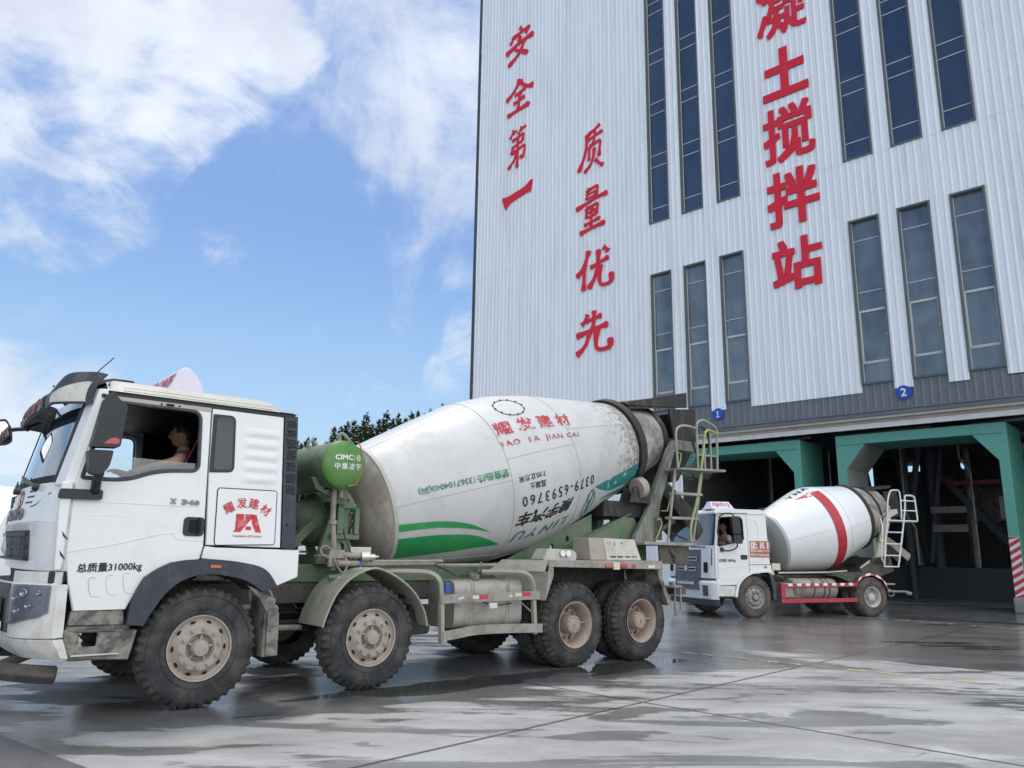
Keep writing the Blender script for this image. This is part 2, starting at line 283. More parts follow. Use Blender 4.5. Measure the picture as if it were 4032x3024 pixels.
class MB:
    def __init__(s): s.v = []; s.f = []; s.mi = []; s.cur = 0
    def add(s, vs, fs):
        n = len(s.v); s.v += [tuple(p) for p in vs]
        for f in fs: s.f.append(tuple(i + n for i in f)); s.mi.append(s.cur)
    def box(s, x0, x1, y0, y1, z0, z1):
        s.hexa([(x0, y0, z0), (x1, y0, z0), (x1, y1, z0), (x0, y1, z0), (x0, y0, z1), (x1, y0, z1), (x1, y1, z1), (x0, y1, z1)])
    def hexa(s, p):
        s.add(p, [(3, 2, 1, 0), (4, 5, 6, 7), (0, 1, 5, 4), (1, 2, 6, 5), (2, 3, 7, 6), (3, 0, 4, 7)])
    def bar(s, a, b, w, d=None, up=(0, 0, 1)):
        """rectangular bar from a to b"""
        a = Vector(a); b = Vector(b); t = (b - a).normalized(); u = Vector(up)
        if abs(t.dot(u)) > .98: u = Vector((1, 0, 0))
        x = t.cross(u).normalized() * (w / 2); y = x.cross(t).normalized() * ((d or w) / 2)
        s.hexa([a - x - y, a + x - y, a + x + y, a - x + y, b - x - y, b + x - y, b + x + y, b - x + y])
    def tube(s, pts, r, n=8, closed=False, cap=True):
        pts = [Vector(p) for p in pts]; k = len(pts); rs = r if isinstance(r, (list, tuple)) else [r] * k
        base = len(s.v); prev = None
        for i, p in enumerate(pts):
            a = pts[i - 1] if (i > 0 or closed) else p; b = pts[(i + 1) % k] if (i < k - 1 or closed) else p
            t = (b - a).normalized()
            if prev is None:
                u = Vector((0, 0, 1)) if abs(t.z) < .9 else Vector((1, 0, 0)); prev = (u - t * u.dot(t)).normalized()
            else: prev = (prev - t * prev.dot(t)).normalized()
            q = t.cross(prev)
            for j in range(n):
                an = 2 * math.pi * j / n; s.v.append(tuple(p + (prev * math.cos(an) + q * math.sin(an)) * rs[i]))
        for i in range(k if closed else k - 1):
            for j in range(n):
                a0 = base + i * n; b0 = base + ((i + 1) % k) * n
                s.f.append((a0 + j, a0 + (j + 1) % n, b0 + (j + 1) % n, b0 + j)); s.mi.append(s.cur)
        if cap and not closed:
            s.f.append(tuple(base + j for j in range(n))[::-1]); s.f.append(tuple(base + (k - 1) * n + j for j in range(n))); s.mi += [s.cur] * 2
    def lathe(s, prof, o=(0, 0, 0), axis=(0, 1, 0), up=(0, 0, 1), n=48, caps=(False, False), rmod=None, arc=None):
        o = Vector(o); a = Vector(axis).normalized(); u = Vector(up); u = (u - a * u.dot(a)).normalized(); w = a.cross(u)
        base = len(s.v); k = len(prof)
        full = arc is None; a0, a1 = arc or (0, 2 * math.pi); cnt = n if full else n + 1
        for i, (t, r) in enumerate(prof):
            for j in range(cnt):
                an = a0 + (a1 - a0) * j / n; rr = r + (rmod(i, j) if rmod else 0)
                s.v.append(tuple(o + a * t + (u * math.cos(an) + w * math.sin(an)) * rr))
        for i in range(k - 1):
            for j in range(n):
                j2 = (j + 1) % cnt
                s.f.append((base + i * cnt + j, base + i * cnt + j2, base + (i + 1) * cnt + j2, base + (i + 1) * cnt + j)); s.mi.append(s.cur)
        if caps[0]: s.f.append(tuple(base + j for j in range(cnt))); s.mi.append(s.cur)
        if caps[1]: s.f.append(tuple(base + (k - 1) * cnt + j for j in range(cnt))[::-1]); s.mi.append(s.cur)
    def prism(s, poly, d0, d1, fn, holes=()):
        """polygon (with holes) in (u, v) extruded from d0 to d1; fn(u, v, d) -> xyz"""
        loops = [list(poly)] + [list(h) for h in holes]
        tri = tessellate_polygon([[Vector((u, v, 0)) for u, v in l] for l in loops])
        flat = [p for l in loops for p in l]; n = len(flat)
        vs = [fn(u, v, d0) for u, v in flat] + [fn(u, v, d1) for u, v in flat]
        fs = [tuple(t) for t in tri] + [tuple(i + n for i in t[::-1]) for t in tri]
        k = 0
        for l in loops:
            m = len(l)
            for i in range(m):
                a, b = k + i, k + (i + 1) % m; fs.append((a, b, b + n, a + n))
            k += m
        s.add(vs, fs)
    def flat(s, poly, fn, holes=()):
        loops = [list(poly)] + [list(h) for h in holes]
        tri = tessellate_polygon([[Vector((u, v, 0)) for u, v in l] for l in loops])
        s.add([fn(u, v) for l in loops for u, v in l], [tuple(t) for t in tri])
    def grid(s, nu, nv, fn):
        vs = [fn(i / nu, j / nv) for j in range(nv + 1) for i in range(nu + 1)]
        s.add(vs, [(j * (nu + 1) + i, j * (nu + 1) + i + 1, (j + 1) * (nu + 1) + i + 1, (j + 1) * (nu + 1) + i) for j in range(nv) for i in range(nu)])
    def sheet(s, nu, nv, fn, th):
        """grid with thickness th along its normals"""
        b = MB(); b.grid(nu, nv, fn)
        me = bpy.data.meshes.new('tmp'); me.from_pydata(b.v, [], b.f); bm = bmesh.new(); bm.from_mesh(me); bpy.data.meshes.remove(me)
        bmesh.ops.recalc_face_normals(bm, faces=bm.faces)
        bmesh.ops.solidify(bm, geom=bm.faces[:], thickness=th); bm.verts.ensure_lookup_table()
        s.add([v.co for v in bm.verts], [tuple(v.index for v in f.verts) for f in bm.faces]); bm.free()
    def build(s, name, m, parent=None, bevel=0.0, smooth=True, ang=35, seg=2, loc=None, recalc=True, label=None):
        me = bpy.data.meshes.new(name); me.from_pydata(s.v, [], s.f)
        for mm in (m if isinstance(m, (list, tuple)) else [m]): me.materials.append(M[mm] if isinstance(mm, str) else mm)
        me.polygons.foreach_set('material_index', s.mi)
        if recalc:
            bm = bmesh.new(); bm.from_mesh(me); bmesh.ops.recalc_face_normals(bm, faces=bm.faces); bm.to_mesh(me); bm.free()
        if smooth:
            me.polygons.foreach_set('use_smooth', [True] * len(me.polygons)); me.set_sharp_from_angle(angle=R(ang))
        o = link(name, me, parent)
        if bevel:
            b = o.modifiers.new('bevel', 'BEVEL'); b.width = bevel; b.segments = seg; b.limit_method = 'ANGLE'; b.angle_limit = R(40); b.harden_normals = False
        if loc: o.location = loc
        if label: o['label'] = label
        return o
XZ = lambda u, v, d: (u, d, v)
XY = lambda u, v, d: (u, v, d)
YZ = lambda u, v, d: (d, u, v)
def rounded(pts, r, n=4):
    """round the corners of a polygon; r a number or one per corner"""
    out = []; k = len(pts); rs = r if isinstance(r, (list, tuple)) else [r] * k
    for i in range(k):
        p = Vector(pts[i]); a = Vector(pts[i - 1]); b = Vector(pts[(i + 1) % k]); q = rs[i]
        da = (a - p); db = (b - p)
        if q <= 0: out.append(tuple(p)); continue
        q1 = min(q, da.length * .45); q2 = min(q, db.length * .45)
        A = p + da.normalized() * q1; B = p + db.normalized() * q2
        for j in range(n + 1):
            t = j / n; out.append(tuple(A * (1 - t) ** 2 + p * 2 * t * (1 - t) + B * t * t))
    return out
def rrect(x0, x1, y0, y1, r, n=4): return rounded([(x0, y0), (x1, y0), (x1, y1), (x0, y1)], r, n)
def cat(pts, n=6):
    """Catmull-Rom through points"""
    P = [Vector(p) for p in pts]; out = []
    for i in range(len(P) - 1):
        a = P[max(i - 1, 0)]; b = P[i]; c = P[i + 1]; d = P[min(i + 2, len(P) - 1)]
        for j in range(n):
            t = j / n; out.append(.5 * ((2 * b) + (c - a) * t + (2 * a - 5 * b + 4 * c - d) * t * t + (3 * b - a - 3 * c + d) * t ** 3))
    out.append(P[-1]); return out
# ---- lettering: outlines of characters as flat meshes, fitted to a box
_tc = {}
def glyphs(s, bold=0.0, shear=0.0, space=1.0):
    key = (s, bold, shear, space)
    if key in _tc: return _tc[key]
    c = bpy.data.curves.new('lettering', 'FONT'); c.body = s; c.offset = bold; c.shear = shear; c.space_character = space; c.resolution_u = 2
    o = bpy.data.objects.new('lettering', c); COL.objects.link(o)
    dg = bpy.context.evaluated_depsgraph_get(); dg.update()
    me = bpy.data.meshes.new_from_object(o.evaluated_get(dg), depsgraph=dg)
    vs = [tuple(v.co[:2]) for v in me.vertices]; fs = [tuple(p.vertices) for p in me.polygons]
    bpy.data.objects.remove(o); bpy.data.curves.remove(c); bpy.data.meshes.remove(me)
    xs = [v[0] for v in vs]; ys = [v[1] for v in vs]; x0, x1, y0, y1 = min(xs), max(xs), min(ys), max(ys)
    vs = [((x - x0) / max(x1 - x0, 1e-6), (y - y0) / max(y1 - y0, 1e-6)) for x, y in vs]
    _tc[key] = (vs, fs, (x1 - x0) / max(y1 - y0, 1e-6)); return _tc[key]
def quadmap(tl, tr, bl, br, fn):
    """bilinear box: fn(a, b) -> xyz where corners are in a 2-D frame"""
    def g(u, v):
        a = [(tl[i] * (1 - u) + tr[i] * u) * v + (bl[i] * (1 - u) + br[i] * u) * (1 - v) for i in (0, 1)]
        return fn(*a)
    return g
STAMP = [(0, 0), (1, 0), (-1, 0), (0, 1), (0, -1), (.7, .7), (-.7, .7), (.7, -.7), (-.7, -.7)]
def lettering(mb, s, g, bold=0.0, shear=0.0, space=1.0, cut=0):
    """bold thickens the strokes by stamping the outline a hair to each side"""
    vs, fs, asp = glyphs(s, 0.0, shear, space)
    if cut:
        me = bpy.data.meshes.new('t'); me.from_pydata([(x, y, 0) for x, y in vs], [], fs); bm = bmesh.new(); bm.from_mesh(me); bpy.data.meshes.remove(me)
        nx = int(cut[0]); ny = int(cut[1])
        for i in range(1, nx): bmesh.ops.bisect_plane(bm, geom=bm.verts[:] + bm.edges[:] + bm.faces[:], plane_co=(i / nx, 0, 0), plane_no=(1, 0, 0))
        for i in range(1, ny): bmesh.ops.bisect_plane(bm, geom=bm.verts[:] + bm.edges[:] + bm.faces[:], plane_co=(0, i / ny, 0), plane_no=(0, 1, 0))
        bm.verts.ensure_lookup_table(); vs = [tuple(v.co[:2]) for v in bm.verts]; fs = [tuple(v.index for v in f.verts) for f in bm.faces]; bm.free()
    P = [Vector(g(u, v)) for u, v in vs]
    A, X, Y = Vector(g(.5, .5)), Vector(g(.55, .5)), Vector(g(.5, .55))
    dx, dy = (X - A).normalized(), (Y - A).normalized(); nn = dx.cross(dy)
    hgt = (Vector(g(.5, 1)) - Vector(g(.5, 0))).length * bold
    for k, (a, c) in enumerate(STAMP if bold else STAMP[:1]):
        # each stamp rides a fraction of a millimetre above the one before, towards the reader
        mb.add([p + dx * a * hgt + dy * c * hgt + nn * (.0003 * k) for p in P], fs)
def extrude_flat(mb, vs2, fs, fn, d0, d1):
    n = len(vs2); cnt = {}
    for f in fs:
        for i in range(len(f)):
            a, b = f[i], f[(i + 1) % len(f)]; cnt[(a, b)] = cnt.get((a, b), 0) + 1
    side = [(a, b, b + n, a + n) for (a, b) in cnt if (b, a) not in cnt]
    mb.add([fn(u, v, d0) for u, v in vs2] + [fn(u, v, d1) for u, v in vs2], [tuple(f) for f in fs] + [tuple(i + n for i in f[::-1]) for f in fs] + side)

# ------------------------------------------------------------------ ground
YAW = R(43.28)
BD = Vector((math.cos(YAW), -math.sin(YAW), 0)); BN = Vector((math.sin(YAW), math.cos(YAW), 0))
def ground_material():
    m = bpy.data.materials.new('wet concrete yard'); m.use_nodes = True; nt = m.node_tree; b = nt.nodes['Principled BSDF']; L = nt.links.new
    def N(t, **kw):
        n = nt.nodes.new(t)
        for k, v in kw.items(): setattr(n, k, v)
        return n
    def mth(op, a, c=None, clamp=False):
        n = N('ShaderNodeMath', operation=op); n.use_clamp = clamp
        for i, v in enumerate((a, c)):
            if v is None: continue
            if isinstance(v, (int, float)): n.inputs[i].default_value = v
            else: L(v, n.inputs[i])
        return n.outputs[0]
    tcn = N('ShaderNodeTexCoord'); P = tcn.outputs['Object']
    def noise(scale, detail=6, rough=.6, rot=0.0, sc=(1, 1, 1), dist=0.0):
        mp = N('ShaderNodeMapping', vector_type='POINT'); L(P, mp.inputs[0]); mp.inputs['Rotation'].default_value = (0, 0, rot); mp.inputs['Scale'].default_value = sc
        n = N('ShaderNodeTexNoise'); L(mp.outputs[0], n.inputs['Vector']); n.inputs['Scale'].default_value = scale
        n.inputs['Detail'].default_value = detail; n.inputs['Roughness'].default_value = rough; n.inputs['Distortion'].default_value = dist
        return n.outputs[0]
    def ssn(v, lo, hi, a=0.0, c=1.0):
        mr = N('ShaderNodeMapRange', interpolation_type='SMOOTHSTEP'); L(v, mr.inputs[0])
        for i, q in enumerate((lo, hi, a, c)): mr.inputs[i + 1].default_value = q
        return mr.outputs[0]
    def blob(x, y, rx, ry, rot, w):
        """w at the centre of an ellipse falling to 0 at its rim"""
        mp = N('ShaderNodeMapping', vector_type='TEXTURE'); L(P, mp.inputs[0]); mp.inputs['Location'].default_value = (x, y, 0)
        mp.inputs['Rotation'].default_value = (0, 0, rot); mp.inputs['Scale'].default_value = (rx, ry, 1000)
        ln = N('ShaderNodeVectorMath', operation='LENGTH'); L(mp.outputs[0], ln.inputs[0])
        return ssn(ln.outputs['Value'], 1.0, 0.25, 0, w)
    def mixc(f, a, c):
        n = N('ShaderNodeMix', data_type='RGBA'); L(f, n.inputs['Factor'])
        for s, v in (('A', a), ('B', c)):
            if isinstance(v, tuple): n.inputs[s].default_value = (*v, 1)
            else: L(v, n.inputs[s])
        return n.outputs['Result']
    TH = R(38.8)
    big = noise(.55, 7, .62, -TH, (.55, 1.2, 1), .6)
    streak = noise(1.5, 7, .62, -TH, (.22, 1.3, 1), .5)
    fine = noise(9, 8, .7)
    speck = noise(60, 4, .6)
    wet = mth('ADD', mth('MULTIPLY', mth('SUBTRACT', big, .5), 1.35), mth('MULTIPLY', mth('SUBTRACT', streak, .5), 1.5))
    wet = mth('ADD', wet, mth('MULTIPLY', mth('SUBTRACT', fine, .5), .22))
    for bl in WET: wet = mth('ADD', wet, blob(*bl))
    wet = mth('ADD', wet, mth('MULTIPLY', mth('SUBTRACT', noise(2.1, 6, .6, -TH, (.45, 1.1, 1), .5), .5), .9))
    W = mth('ADD', mth('MULTIPLY', ssn(wet, -.35, .25), .42), mth('MULTIPLY', ssn(wet, .0, .12), .58))
    pt = mth('ADD', noise(1.05, 6, .6, -R(42), (.30, 1.25, 1), .9), mth('MULTIPLY', mth('SUBTRACT', fine, .5), .07))
    W = mth('MAXIMUM', W, ssn(pt, .560, .600, 0, .80))
    W = mth('MAXIMUM', W, ssn(noise(2.6, 5, .6, -R(20), (.4, 1.2, 1), .6), .62, .66, 0, .65))
    pud = mth('ADD', mth('MULTIPLY', wet, .35), -.44)
    for bl in PUDDLES: pud = mth('ADD', pud, blob(*bl))
    pud = mth('ADD', pud, mth('MULTIPLY', mth('SUBTRACT', noise(2.2, 4, .55, -TH, (.35, 1.3, 1)), .5), .9))
    PD = ssn(pud, .16, .24)
    tone = noise(.9, 8, .65, -TH, (.6, 1.1, 1), .5)
    dry = mixc(ssn(tone, .3, .7), (.225, .224, .218), (.365, .364, .356))
    lime = ssn(noise(1.3, 9, .72, -TH, (.35, 1.2, 1), 1.0), .54, .70, 0, .75)
    dry = mixc(lime, dry, (.47, .472, .468))
    dry = mixc(ssn(speck, .55, .8, 0, .35), dry, (.2, .2, .195))
    # tyre tracks: faint chevron bands along the driving line
    mp = N('ShaderNodeMapping'); L(P, mp.inputs[0]); mp.inputs['Rotation'].default_value = (0, 0, -R(47))
    wv = N('ShaderNodeTexWave', wave_type='BANDS', bands_direction='Y'); L(mp.outputs[0], wv.inputs[0]); wv.inputs['Scale'].default_value = 6.5; wv.inputs['Distortion'].default_value = 1.5
    wv.inputs['Detail'].default_value = 2
    tr = mth('MULTIPLY', mth('MULTIPLY', wv.outputs[0], blob(1.6, 7.3, 6.5, .55, R(47), 1.0)), ssn(fine, .4, .6, 0, .5))
    dry = mixc(tr, dry, (.22, .22, .215))
    wetc = mixc(ssn(tone, .3, .7), (.09, .091, .088), (.18, .18, .174))
    col = mixc(W, dry, wetc)
    col = mixc(PD, col, (.06, .061, .06))
    # slab joints
    mp = N('ShaderNodeMapping'); L(P, mp.inputs[0]); mp.inputs['Rotation'].default_value = (0, 0, YAW)
    sx = N('ShaderNodeSeparateXYZ'); L(mp.outputs[0], sx.inputs[0])
    J = None
    for out, off in ((sx.outputs[0], -4.57 + 10), (sx.outputs[1], 6.807)):
        q = mth('PINGPONG', mth('ADD', out, 500 - off), 2.5)
        j = ssn(q, .030, .012)
        J = j if J is None else mth('MAXIMUM', J, j)
    col = mixc(mth('MULTIPLY', J, .95), col, (.05, .05, .048))
    L(col, b.inputs['Base Color'])
    rg = mth('ADD', mth('MULTIPLY', W, -.60), .80)
    rg = mth('ADD', rg, mth('MULTIPLY', mth('SUBTRACT', fine, .5), .25))
    rg2 = N('ShaderNodeMix', data_type='FLOAT'); L(PD, rg2.inputs['Factor']); L(rg, rg2.inputs['A']); rg2.inputs['B'].default_value = .04
    L(rg2.outputs['Result'], b.inputs['Roughness'])
    bh = mth('ADD', mth('MULTIPLY', fine, .5), mth('MULTIPLY', speck, .25))
    bp = N('ShaderNodeBump'); L(bh, bp.inputs['Height']); bp.inputs['Distance'].default_value = .006
    L(mth('MULTIPLY', mth('SUBTRACT', 1.0, PD), .55), bp.inputs['Strength']); L(bp.outputs[0], b.inputs['Normal'])
    b.inputs['Specular IOR Level'].default_value = .5
    return m
# x, y, half-lengths, rotation, weight (positive wetter, negative drier)
WET = [(7.5, 15.6, 10, 6.0, R(-25), 1.05), (.4, 10.35, 6.6, 1.35, R(38.8), 1.05), (-2.0, 7.75, 3.0, .75, R(36), .95), (-1.6, 5.5, 3.2, .95, R(28), -.75), (1.6, 4.9, 9, 2.3, R(38.8), -.75), (5.5, 7.0, 4, 2.0, R(38.8), -.15), (12, 20, 10, 6, R(-40), .9),
       (5.4, 8.3, 1.5, .9, R(-10), .55), (4.6, 6.9, 1.2, .5, R(20), .4), (2.2, 6.0, .55, .18, R(35), .55), (1.0, 5.4, .8, .25, R(28), .6),
       (-1.55, 4.75, .30, .13, R(15), .75), (-.1, 5.35, .42, .16, R(20), .35), (-1.9, 6.05, 1.2, .25, R(20), .4), (1.0, 7.4, .5, .2, R(38), .35),
       (2.4, 10.8, 2.2, .8, R(38.8), .35), (7.5, 7.2, 2.5, .9, R(-40), .5),
       (4.9, 11.3, 3.6, .55, R(-41), -.85), (6.0, 9.9, 1.8, .4, R(-41), -.8), (-3.6, 8.3, 1.5, .7, R(20), -.6), (.6, 5.9, 1.5, .5, R(40), -.35),
       (3.2, 6.0, 1.6, .5, R(40), -.35), (-.2, 4.5, 2.0, .5, R(20), -.35), (2.6, 7.9, 1.6, .4, R(40), -.3), (-6, 14, 7, 4, R(38), .1)]
PUDDLES = [(-2.55, 5.42, .22, .06, R(25), .9), (4.0, 6.55, .95, .38, R(30), .62), (3.2, 6.55, .42, .13, R(25), .5), (.1, 7.15, .7, .1, R(38), .55), (-.3, 6.35, .5, .07, R(38), .45),
           (1.5, 10.6, 1.5, .5, R(38), .7), (-.4, 9.0, 1.6, .5, R(38), .6), (1.75, 7.0, .5, .08, R(38), .45), (-1.5, 8.35, 1.1, .16, R(38.8), .75), (.2, 9.7, 1.1, .20, R(38.8), .8), (-.6, 8.75, .6, .10, R(38.8), .7), (-2.2, 7.15, .35, .05, R(30), .8), (1.2, 9.9, .8, .12, R(38), .6), (7.4, 13.6, 3.0, 1.3, R(-20), .28), (2.9, 10.9, .6, .15, R(-30), .5),
           (2.6, 8.6, .25, .09, R(20), .4), (4.6, 6.2, .4, .15, R(20), .5), (-1.0, 5.75, .35, .06, R(30), .5)]
g = MB(); g.box(-700, 700, -300, 1100, -.5, 0)
go = g.build('ground', ground_material(), smooth=False); tag(go, kind='structure', label='grey concrete yard with wet patches puddles and slab joints', cat='ground')
M['dark_ground'] = mat('dark ground patch', (.075, .076, .078), .7, dirt=(.13, .13, .125), damt=.5, dscale=2.5, bump=.4, bscale=120)  # flat patch of darker ground in the near left corner
a = MB(); a.flat([(-9, 8.0), (-3.85, 6.32), (-2.45, 5.25), (-2.05, 3.9), (-1.9, -3), (-9, -3)], lambda u, v: (u, v, .004))
tag(a.build('dark_ground_patch', 'dark_ground', smooth=False), kind='structure')
def worn_paint(name, c, hold=.5):
    m = bpy.data.materials.new(name); m.use_nodes = True; nt = m.node_tree; b = nt.nodes['Principled BSDF']; b.inputs['Base Color'].default_value = (*c, 1); b.inputs['Roughness'].default_value = .6
    o = nt.nodes['Material Output']; t = nt.nodes.new('ShaderNodeBsdfTransparent'); mx = nt.nodes.new('ShaderNodeMixShader')
    tc_ = nt.nodes.new('ShaderNodeTexCoord'); n = nt.nodes.new('ShaderNodeTexNoise'); n.inputs['Scale'].default_value = 5; n.inputs['Detail'].default_value = 8; n.inputs['Roughness'].default_value = .75
    nt.links.new(tc_.outputs['Object'], n.inputs['Vector']); r = nt.nodes.new('ShaderNodeMapRange'); r.inputs[1].default_value = hold - .06; r.inputs[2].default_value = hold + .06
    nt.links.new(n.outputs[0], r.inputs[0]); nt.links.new(r.outputs[0], mx.inputs[0]); nt.links.new(t.outputs[0], mx.inputs[1]); nt.links.new(b.outputs[0], mx.inputs[2]); nt.links.new(mx.outputs[0], o.inputs[0])
    return m
YP = worn_paint('worn yellow line paint', (.50, .43, .24), .515)
def road_line(p, q, w):
    p = Vector(p); q = Vector(q); t = (q - p).normalized(); n = Vector((-t.y, t.x)) * w / 2
    b = MB(); k = int((q - p).length / .25) + 1
    for i in range(k):
        a0 = p + t * (q - p).length * i / k; a1 = p + t * (q - p).length * (i + 1) / k
        b.add([(*(a0 - n), .005), (*(a1 - n), .005), (*(a1 + n), .005), (*(a0 + n), .005)], [(0, 1, 2, 3)])
    tag(b.build('road_marking', YP, smooth=False), kind='structure')
road_line((.8, 13.6), (8.4, 7.3), .11)
road_line((8.2, 20.3), (12.4, 15.2), .10)
road_line((10.3, 16.2), (12.6, 13.2), .09)
# ------------------------------------------------------------------ batching plant building
def B(s, e, z):
    """facade frame: s along the wall (to the right), e metres out of the wall towards the yard, z up"""
    p = BD * s + BN * (25.3 - e); return (p.x, p.y, z)
M['clad'] = mat('white corrugated cladding', (.74, .78, .815), .42, dirt=(.56, .58, .585), damt=.75, dscale=1.6, dlo=.42, dhi=.78, var=.025, stretch=(1, 1, .07), spots=(.42, .42, .41), sthr=.80, sscale=9)
M['clad_grey'] = mat('grey corrugated cladding', (.125, .145, .165), .45, dirt=(.19, .20, .21), damt=.5, dscale=.8, var=.04)
M['frame_grey'] = mat('grey window frame', (.10, .115, .12), .45, var=.06)
M['flash'] = mat('dark edge flashing', (.05, .06, .06), .5)
M['mullion'] = mat('aluminium glazing bar', (.55, .57, .58), .4)
M['pane_hi'] = glass('blue reflective glazing', (.16, .22, .30), .13, .02, .55, (.012, .022, .042), .07, .5)
M['pane_lo'] = glass('grey tinted glazing', (.45, .50, .50), .12, .02, .62, (.12, .135, .135), .50, .55)
M['beige_trim'] = mat('beige shutter housing', (.40, .37, .31), .55, dirt=(.26, .24, .20), damt=.5, dscale=1.2, stretch=(1, 1, 3))
M['trim_white'] = mat('white shutter rail', (.62, .62, .60), .4, dirt=(.4, .38, .34), damt=.4, dscale=2)
M['teal'] = mat('teal gantry paint', (.09, .325, .26), .42, dirt=(.15, .30, .245), damt=.75, dscale=.9, var=.04, spots=(.2, .34, .29), sthr=.79, sscale=6)
M['gantry_grey'] = mat('grey gantry lining', (.27, .275, .27), .55, dirt=(.19, .19, .185), damt=.6, dscale=1.2)
M['stripe_red'] = mat('red warning stripe', (.46, .022, .035), .45, dirt=(.4, .2, .18), damt=.3)
M['stripe_white'] = mat('white warning stripe', (.66, .66, .65), .45, dirt=(.5, .46, .42), damt=.4)
M['conc'] = mat('rough concrete', (.25, .25, .24), .85, dirt=(.15, .145, .135), damt=.6, dscale=1.4, bump=.3)
M['conc_dark'] = mat('very dark concrete', (.035, .038, .042), .6, dirt=(.06, .062, .064), damt=.6, dscale=.7)  # much darker than the footing concrete, mottled by noise
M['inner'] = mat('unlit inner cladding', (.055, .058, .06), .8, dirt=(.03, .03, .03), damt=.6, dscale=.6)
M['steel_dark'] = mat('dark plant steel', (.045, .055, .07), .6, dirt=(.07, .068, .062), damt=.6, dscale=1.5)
M['steel_grey'] = mat('grey plant steel', (.30, .29, .27), .6, dirt=(.09, .088, .08), damt=.6, dscale=1.5)
M['inner_red'] = mat('red plant beam', (.20, .025, .03), .55, dirt=(.1, .05, .05), damt=.6)
M['hopper_beige'] = mat('beige hopper steel', (.50, .41, .28), .6)
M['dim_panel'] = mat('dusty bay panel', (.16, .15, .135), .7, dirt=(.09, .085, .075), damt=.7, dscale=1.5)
M['wall_pale'] = mat('pale far wall', (.42, .40, .35), .7)
WIN = [(-16.20, -15.24), (-14.69, -13.72), (-13.15, -12.18), (-8.39, -7.41), (-6.86, -5.88), (-5.33, -4.36)]
S0, S1, TOP = -26.43, 1.2, 37.0
Z_LO0, Z_LO1, Z_UP0 = 6.85, 12.48, 14.65
bld = empty('batching_plant', (0, 0, 0))
tag(bld, 'tall white corrugated concrete batching plant with grey base band and narrow windows', 'building')
def ribs(mb, s0, s1, z0, z1, e=0.0, per=.235, hgt=.017):
    """trapezoid-profile steel sheet"""
    k0 = math.floor(s0 / per) - 1; bp = [(s0, None)]; pts = []
    for k in range(k0, math.ceil(s1 / per) + 1):
        b = k * per
        for o_, h_ in ((0, 0), (.125, 0), (.150, hgt), (.195, hgt), (.220, 0)): pts.append((b + o_, h_))
    def hh(x):
        for (a, ha), (b_, hb) in zip(pts, pts[1:]):
            if a <= x <= b_: return ha + (hb - ha) * (x - a) / max(b_ - a, 1e-9)
        return 0
    xs = [s0] + [p[0] for p in pts if s0 + .004 < p[0] < s1 - .004] + [s1]
    vs = []; fs = []
    for x in xs:
        h_ = hh(x) + e; vs += [B(x, h_, z0), B(x, h_, z1)]
    for i in range(len(xs) - 1): fs.append((2 * i, 2 * i + 2, 2 * i + 3, 2 * i + 1))
    n = len(vs)
    for x in xs: vs += [B(x, e - .03, z0), B(x, e - .03, z1)]
    for i in range(len(xs) - 1): fs += [(2 * i, 2 * i + 2, n + 2 * i + 2, n + 2 * i), (2 * i + 1, 2 * i + 3, n + 2 * i + 3, n + 2 * i + 1)]
    fs += [(0, 1, n + 1, n), (2 * len(xs) - 2, 2 * len(xs) - 1, n + 2 * len(xs) - 1, n + 2 * len(xs) - 2)]
    mb.add(vs, fs)
w = MB()
SEAM = [14.62, 27.4]
def wall(s0, s1, z0, z1, e=0.0):
    zs = [z0] + [z for z in SEAM if z0 + .2 < z < z1 - .2] + [z1]
    for a0, a1 in zip(zs, zs[1:]): ribs(w, s0, s1, a0, a1, e + (.008 if a0 >= 14.6 else 0) + (.008 if a0 >= 27 else 0))
wall(S0, WIN[0][0], 6.62, TOP)
ribs(w, S0, -15.05, 0.15, 6.62, -.004)
wall(WIN[2][1], WIN[3][0], 6.60, TOP)
wall(WIN[5][1], S1, 6.63, TOP)
for i in (0, 1, 3, 4): wall(WIN[i][1], WIN[i + 1][0], 6.60, TOP, .02)
for i in range(6): wall(WIN[i][0], WIN[i][1], Z_LO1, Z_UP0)
w.build('wall_cladding', 'clad', bld, smooth=False, recalc=True)
w = MB()
ribs(w, -15.05, S1, 5.98, 6.60, -.035)
for i in range(6): ribs(w, WIN[i][0], WIN[i][1], 6.60, Z_LO0, -.035)
w.build('base_band', 'clad_grey', bld, smooth=False)
w = MB()
def bbox(mb, s0, s1, e0, e1, z0, z1):
    mb.hexa([B(s0, e0, z0), B(s1, e0, z0), B(s1, e1, z0), B(s0, e1, z0), B(s0, e0, z1), B(s1, e0, z1), B(s1, e1, z1), B(s0, e1, z1)])
bbox(w, S0 - .16, S0, -.30, .05, 0, TOP); w.build('edge_flashing', 'flash', bld, smooth=False)
w = MB(); bbox(w, -15.05, S1, -.03, .06, 5.80, 5.98)
w.hexa([B(-15.05, .03, 5.93), B(S1, .03, 5.93), B(S1, .10, 5.93), B(-15.05, .10, 5.93), B(-15.05, .03, 5.98), B(S1, .03, 5.98), B(S1, .10, 5.98), B(-15.05, .10, 5.98)])
w.build('band_flashing', 'clad_grey', bld, bevel=.01)
w = MB()
w.prism([(-.28, 5.80), (.0, 5.80), (.02, 5.72), (-.10, 5.68), (-.12, 5.62), (-.28, 5.62)], -15.05, S1, lambda u, v, d: B(d, u + .02, v))
w.build('shutter_housing', 'beige_trim', bld, smooth=False)
w = MB(); bbox(w, -15.05, S1, -.22, -.10, 5.46, 5.615); bbox(w, -15.05, S1, -.13, -.06, 5.44, 5.48); w.build('shutter_rail', 'trim_white', bld, bevel=.012)
w = MB()
